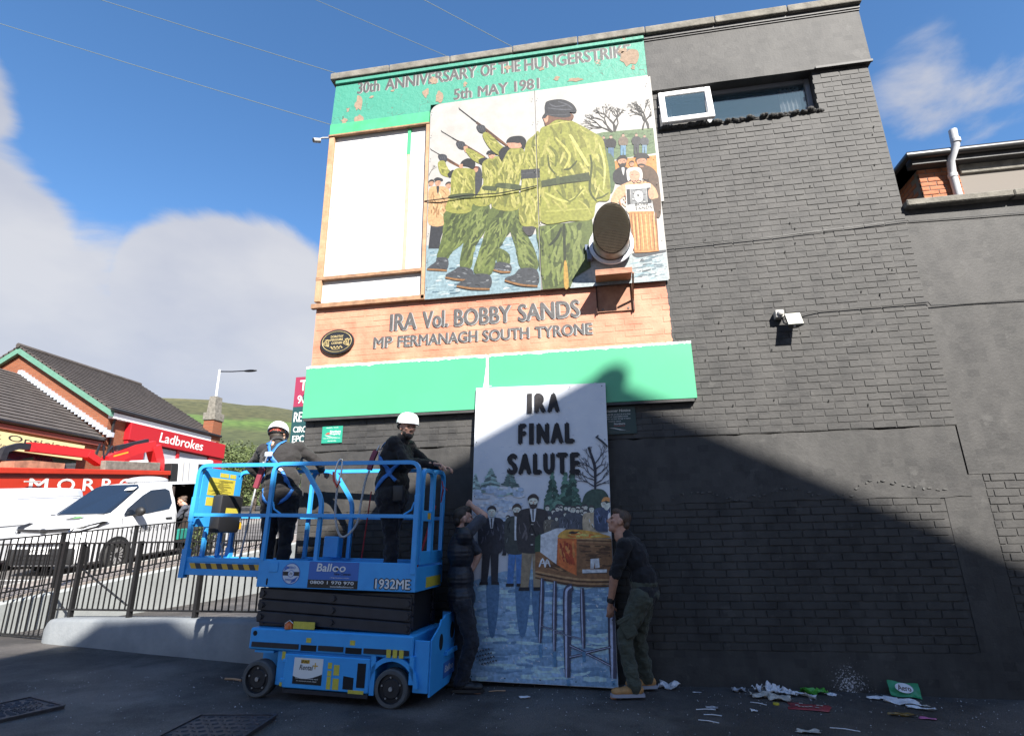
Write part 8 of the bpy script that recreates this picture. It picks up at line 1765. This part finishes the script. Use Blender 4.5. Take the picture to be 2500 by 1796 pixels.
# overhead wires: phone lines from a pole up the yard
M_WIRE = mat('pale_wire', (.16, .20, .20, 1), .5)
def wire(p, q, sag, r, label):
    p, q = V(*p), V(*q); mb = MB(); pts = [p.lerp(q, i/24)-Z3*sag*4*(i/24)*(1-i/24) for i in range(25)]; mb.tube(pts, r, 5); tag(mb.build('overhead_wire', M_WIRE), label, 'wire')
wire((-7.24, .3, 7.50), (-20.5, -1.3, 13.0), .05, .006, 'lower pale overhead wire running to the building corner')
wire((-7.20, .25, 8.42), (-20.5, -1.35, 14.3), .05, .006, 'pale overhead wire meeting the coping at the left corner')
wire((-5.06, .3, 8.2), (-20.5, .3, 19.0), .0, .005, 'faint overhead wire rising above the peeling lettering')
wire((-4.15, .3, 8.2), (-20.5, 3.2, 25.0), .0, .006, 'faint overhead wire rising above the right mural sheet')
# ================================================================== litter and ironwork on the yard
def crumple(name, label, cat, x, y, w, d, h, m, seed, rot=0.0, res=9, flat=.25, ramp=None):
    rg = random.Random(seed); mb = MB(); vs = []; n = res
    for j in range(n+1):
        for i in range(n+1):
            u, v = i/n-.5, j/n-.5; q = V(u*3.1+seed*1.7, v*3.1, seed*.37)
            z = max(0, .5+mnoise.noise(q*.8))*h*.55+abs(mnoise.noise(q*1.5))*h*.5*(1-flat)-h*.12
            vs.append((u*w+mnoise.noise(q+V(5,0,0))*w*.16, v*d+mnoise.noise(q+V(0,7,0))*d*.16, z+.004))
    k = n+1; mb.add(vs, [(j*k+i, j*k+i+1, (j+1)*k+i+1, (j+1)*k+i) for j in range(n) for i in range(n)])
    o = mb.build(name, m, smooth=28); o.location = (x, min(y, -.03-d*.4), ground_z(x)+.004); o.rotation_euler = (0, 0, rot)
    so_ = o.modifiers.new('t', 'SOLIDIFY'); so_.thickness = .0015; so_.offset = 1
    return tag(o, label, cat, None)
M_PAP = mat('white_paper', (.62, .63, .66, 1), .7, var=.12, vscale=20); M_PAPG = mat('grubby_paper', (.42, .40, .36, 1), .8, var=.25, vscale=18); M_GRNW = mat('green_wrapper', (.06, .30, .03, 1), .35, var=.3, vscale=25)
M_AERO = mat('deep_green_wrapper', (.02, .24, .10, 1), .35); M_LEAFL = mat('red_leaflet', (.34, .03, .04, 1), .45, col2=(.22, .05, .06, 1), vscale=30); M_PINK = mat('pink_plastic', (.55, .16, .36, 1), .5); M_GOLDW = mat('gold_wrapper', (.20, .13, .04, 1), .4, var=.5, vscale=30); M_CLEAR = mat('greyed_film', (.30, .30, .32, 1), .3, var=.4, vscale=30)
crumple('crumpled_paper', 'crumpled white paper behind the tan boots', 'paper', -3.13, -.09, .20, .10, .10, M_PAP, 1, -.5)
crumple('paper_strip', 'thin white strip of card lying alone past the tan boots', 'paper', -2.88, -.24, .075, .014, .004, M_PAP, 2)
crumple('plastic_wrapper', 'small clear wrapper with a red spot against the plinth', 'wrapper', -2.49, -.14, .12, .08, .06, M_CLEAR, 3)
crumple('curled_card', 'curled white card standing against the plinth beside the tissue heap', 'card', -2.31, -.09, .08, .06, .13, M_PAP, 4, .6, flat=.9)
crumple('paper_tissue', 'tall crumpled tissue at the back of the litter heap', 'tissue', -2.19, -.14, .16, .12, .13, M_PAP, 5, .3)
crumple('paper_tissue', 'grubby flattened tissue at the front of the litter heap', 'tissue', -2.31, -.30, .20, .12, .06, M_PAPG, 6, .2)
crumple('paper_tissue', 'creased cream tissue beside the red leaflet', 'tissue', -2.19, -.38, .18, .13, .06, M_PAPG, 7, -.3)
crumple('paper_tissue', 'blue-white tissue on the right of the litter heap', 'tissue', -2.07, -.20, .15, .10, .09, M_PAP, 8, -.6)
crumple('paper_bag', 'torn white paper bag lying between the heap and the green wrapper', 'paper', -1.94, -.22, .20, .07, .06, M_PAP, 9, -.6)
crumple('sweet_wrapper', 'bright green wrapper lying against the plinth', 'wrapper', -1.82, -.09, .22, .10, .08, M_GRNW, 10, .1)
crumple('paper_scrap', 'small white scrap right of the bright green wrapper', 'paper', -1.68, -.13, .09, .05, .03, M_PAP, 12, -.4)
lfl = crumple('leaflet', 'flat red printed leaflet lying in front of the litter heap', 'leaflet', -2.02, -.58, .31, .20, .004, M_LEAFL, 13, -.25, 4)
mb = MB(); rng = random.Random(4)
for k in range(9): x_, y_ = rng.uniform(-.11, .11), rng.uniform(-.06, .06); mb.prism([(x_, y_), (x_+.03, y_), (x_+.028, y_+.022), (x_, y_+.02)], .014, .015, 'z')
stuff(mb.build('print_panels', M_PAPG, lfl))
mb = MB(); mb.cyl((0, 0, 0), (0, 0, .012), .026, n=18); o = mb.build('bottle_cap', mat('cap_yellow', (.50, .42, .04, 1), .4), smooth=40); o.location = (-2.26, -.53, ground_z(-2.26)+.004); tag(o, 'yellow bottle cap at the corner of the red leaflet', 'bottle cap')
ae = thing('chocolate_wrapper', 'green chocolate wrapper with pale oval lettering leaning on the plinth', 'wrapper', (-1.02, -.10, ground_z(-1.0)+.01), (R(-38), R(6), 0))
mb = MB(); vs = []
for i in range(13):
    for j in range(7): u, v = i/12, j/6; vs.append((u*.26-.13, .012*math.sin(u*7+v*4)+.006*math.sin(v*9), v*.135))
mb.add(vs, [(i*7+j, i*7+j+1, (i+1)*7+j+1, (i+1)*7+j) for i in range(12) for j in range(6)]); mb.build('sleeve', M_AERO, ae, smooth=40)
mb = MB(); mb.prism([(-.01+.075*math.cos(2*math.pi*i/20), .07+.045*math.sin(2*math.pi*i/20)) for i in range(20)], -.021, -.019); mb.build('oval', M_PAP, ae)
mb = MB(); put_text(mb, 'Aero', (-.065, -.0216, .045), X3, Z3, .11, .05, .03); stuff(mb.build('lettering', mat('brown_print', (.08, .03, .02, 1), .5), ae, fix=False))
crumple('paper_tissue', 'white tissue flattened in front of the paint splash', 'tissue', -1.30, -.18, .17, .08, .03, M_PAP, 14, .1); crumple('paper_tissue', 'long wet tissue under the chocolate wrapper', 'tissue', -1.16, -.30, .26, .10, .06, M_PAP, 15, -.5); crumple('paper_tissue', 'twisted tissue tail pointing away from the chocolate wrapper', 'tissue', -1.08, -.46, .20, .05, .03, M_PAP, 16, -.5)
crumple('gold_wrapper', 'dull gold wrapper beside the pink scrap', 'wrapper', -1.33, -.68, .18, .06, .03, M_GOLDW, 17); crumple('pink_scrap', 'pink plastic scrap lying on the wet tarmac', 'plastic', -1.17, -.74, .12, .05, .015, M_PINK, 18, -.3, 5); crumple('sticker', 'small striped black and white sticker right of the wet tissue', 'sticker', -1.0, -.36, .05, .05, .004, M_PAPG, 19, .2, 3)
crumple('paper_scrap', 'white paper scrap on the tarmac below the leaning board', 'paper', -4.46, -.60, .10, .05, .02, M_PAP, 20, .2); crumple('paper_scrap', 'pale scrap at the bottom edge of the yard', 'paper', -2.23, -1.26, .16, .06, .03, M_PAPG, 21); crumple('paper_scrap', 'grey scrap on the empty tarmac right of the litter', 'paper', -1.27, -1.30, .08, .05, .02, M_CLEAR, 22, .4); crumple('paper_scrap', 'small grey scrap lying left of the litter heap', 'paper', -2.83, -.74, .09, .06, .02, M_CLEAR, 23); crumple('paper_scrap', 'tiny white scrap in front of the litter heap', 'paper', -2.50, -.78, .05, .04, .02, M_PAP, 24)
def stick(x, y, l, a, m, label, r=.0035):
    mb = MB(); mb.tube([(-l/2, 0, 0), (0, l*.06, .002), (l/2, 0, 0)], r, 5); o = mb.build('drinking_straw' if m is M_PAP else 'wood_sliver', m); o.location = (x, y, ground_z(x)+.010); o.rotation_euler = (0, 0, a); tag(o, label, 'straw' if m is M_PAP else 'wood')
stick(-2.41, -.55, .14, -.6, M_PAP, 'white straw by the yellow bottle cap'); stick(-2.92, -1.12, .16, -.4, M_PAP, 'white straw lying lowest left of the litter'); stick(-1.94, -1.16, .20, -.35, M_PAP, 'long white straw near the bottom edge of the yard'); stick(-2.89, -.80, .16, .05, M_PAP, 'level white straw above the two other straws'); stick(-2.86, -.95, .14, -.15, M_PAP, 'white straw between two others left of the leaflet')
stick(-7.5, -.46, .22, -.2, M_PINE, 'pale wood sliver behind the left wheel of the lift', .010); stick(-4.75, -.42, .16, .25, M_PINE, 'thin wood sliver at the foot of the leaning board', .005)
# flecks of glass and grit
mb = MB(); rg = random.Random(12)
for k in range(900):
    x = rg.uniform(-9.5, .8); y = -.04-abs(rg.gauss(0, .9))-(.3 if x < -5.2 else 0); s = rg.uniform(.002, .0065)*(1.5 if rg.random() < .08 else 1); z = ground_z(x)+.006
    if -7.2 < x < -5.2 and y > -1.2: continue
    a = rg.uniform(0, 6.28); mb.add([(x+s*math.cos(a+t_), y+s*math.sin(a+t_), z+(s*.7 if t_ < 1 else 0)) for t_ in (0, 2.1, 4.2)]+[(x, y, z+s)], [(0,1,3), (1,2,3), (2,0,3)])
stuff(mb.build('grit_flecks', mat('pale_grit', (.42, .43, .45, 1), .5), fix=False))
# damp stain under the litter is in the tarmac itself; cast-iron covers
M_IRON = mat('cast_iron', (.055, .052, .060, 1), .55, metal=.3, var=.25, vscale=14)
def cover(x, y, w, d, a, label, sg):
    t = thing('manhole_cover', label, 'manhole cover', (x, y, ground_z(x)+.006), (0, 0, a), group=None)
    mb = MB(); mb.box((-w/2, -d/2, -.02), (w/2, d/2, .010)); mb.build('plate', M_IRON, t)
    mb = MB()
    for u in (-1, 1): mb.box((u*w/2-.012, -d/2, .0102), (u*w/2+.012, d/2, .020)); mb.box((-w/2+.012, u*d/2-.012, .0102), (w/2-.012, u*d/2+.012, .020))
    mb.build('frame', M_IRON, t)
    mb = MB()
    if sg:
        for r in (.05, .085, .12, .155, .19, .225):
            nseg = int(6+r*70)
            for k in range(nseg):
                a0 = 2*math.pi*k/nseg; a1 = a0+2*math.pi/nseg*.62; mb.tube([(r*math.cos(a0), r*math.sin(a0), .012), (r*math.cos(a1), r*math.sin(a1), .012)], .007, 4)
    for i in range(9):
        for j in range(7):
            px_, py_ = -w/2+.05+i*(w-.1)/8, -d/2+.05+j*(d-.1)/6
            if sg and math.hypot(px_, py_) < .25: continue
            b_ = .022 if (i+j) % 2 else -.022; mb.tube([(px_-.02, py_-b_*.6, .012), (px_+.02, py_+b_*.6, .012)], .006, 4)
    stuff(mb.build('tread_ribs', M_IRON, t))
cover(-8.72, -1.72, .62, .56, -.35, 'cast iron cover with a round tread, left of the lift', True); cover(-6.66, -1.86, .64, .62, .10, 'cast iron cover with wavy tread in front of the lift', False)
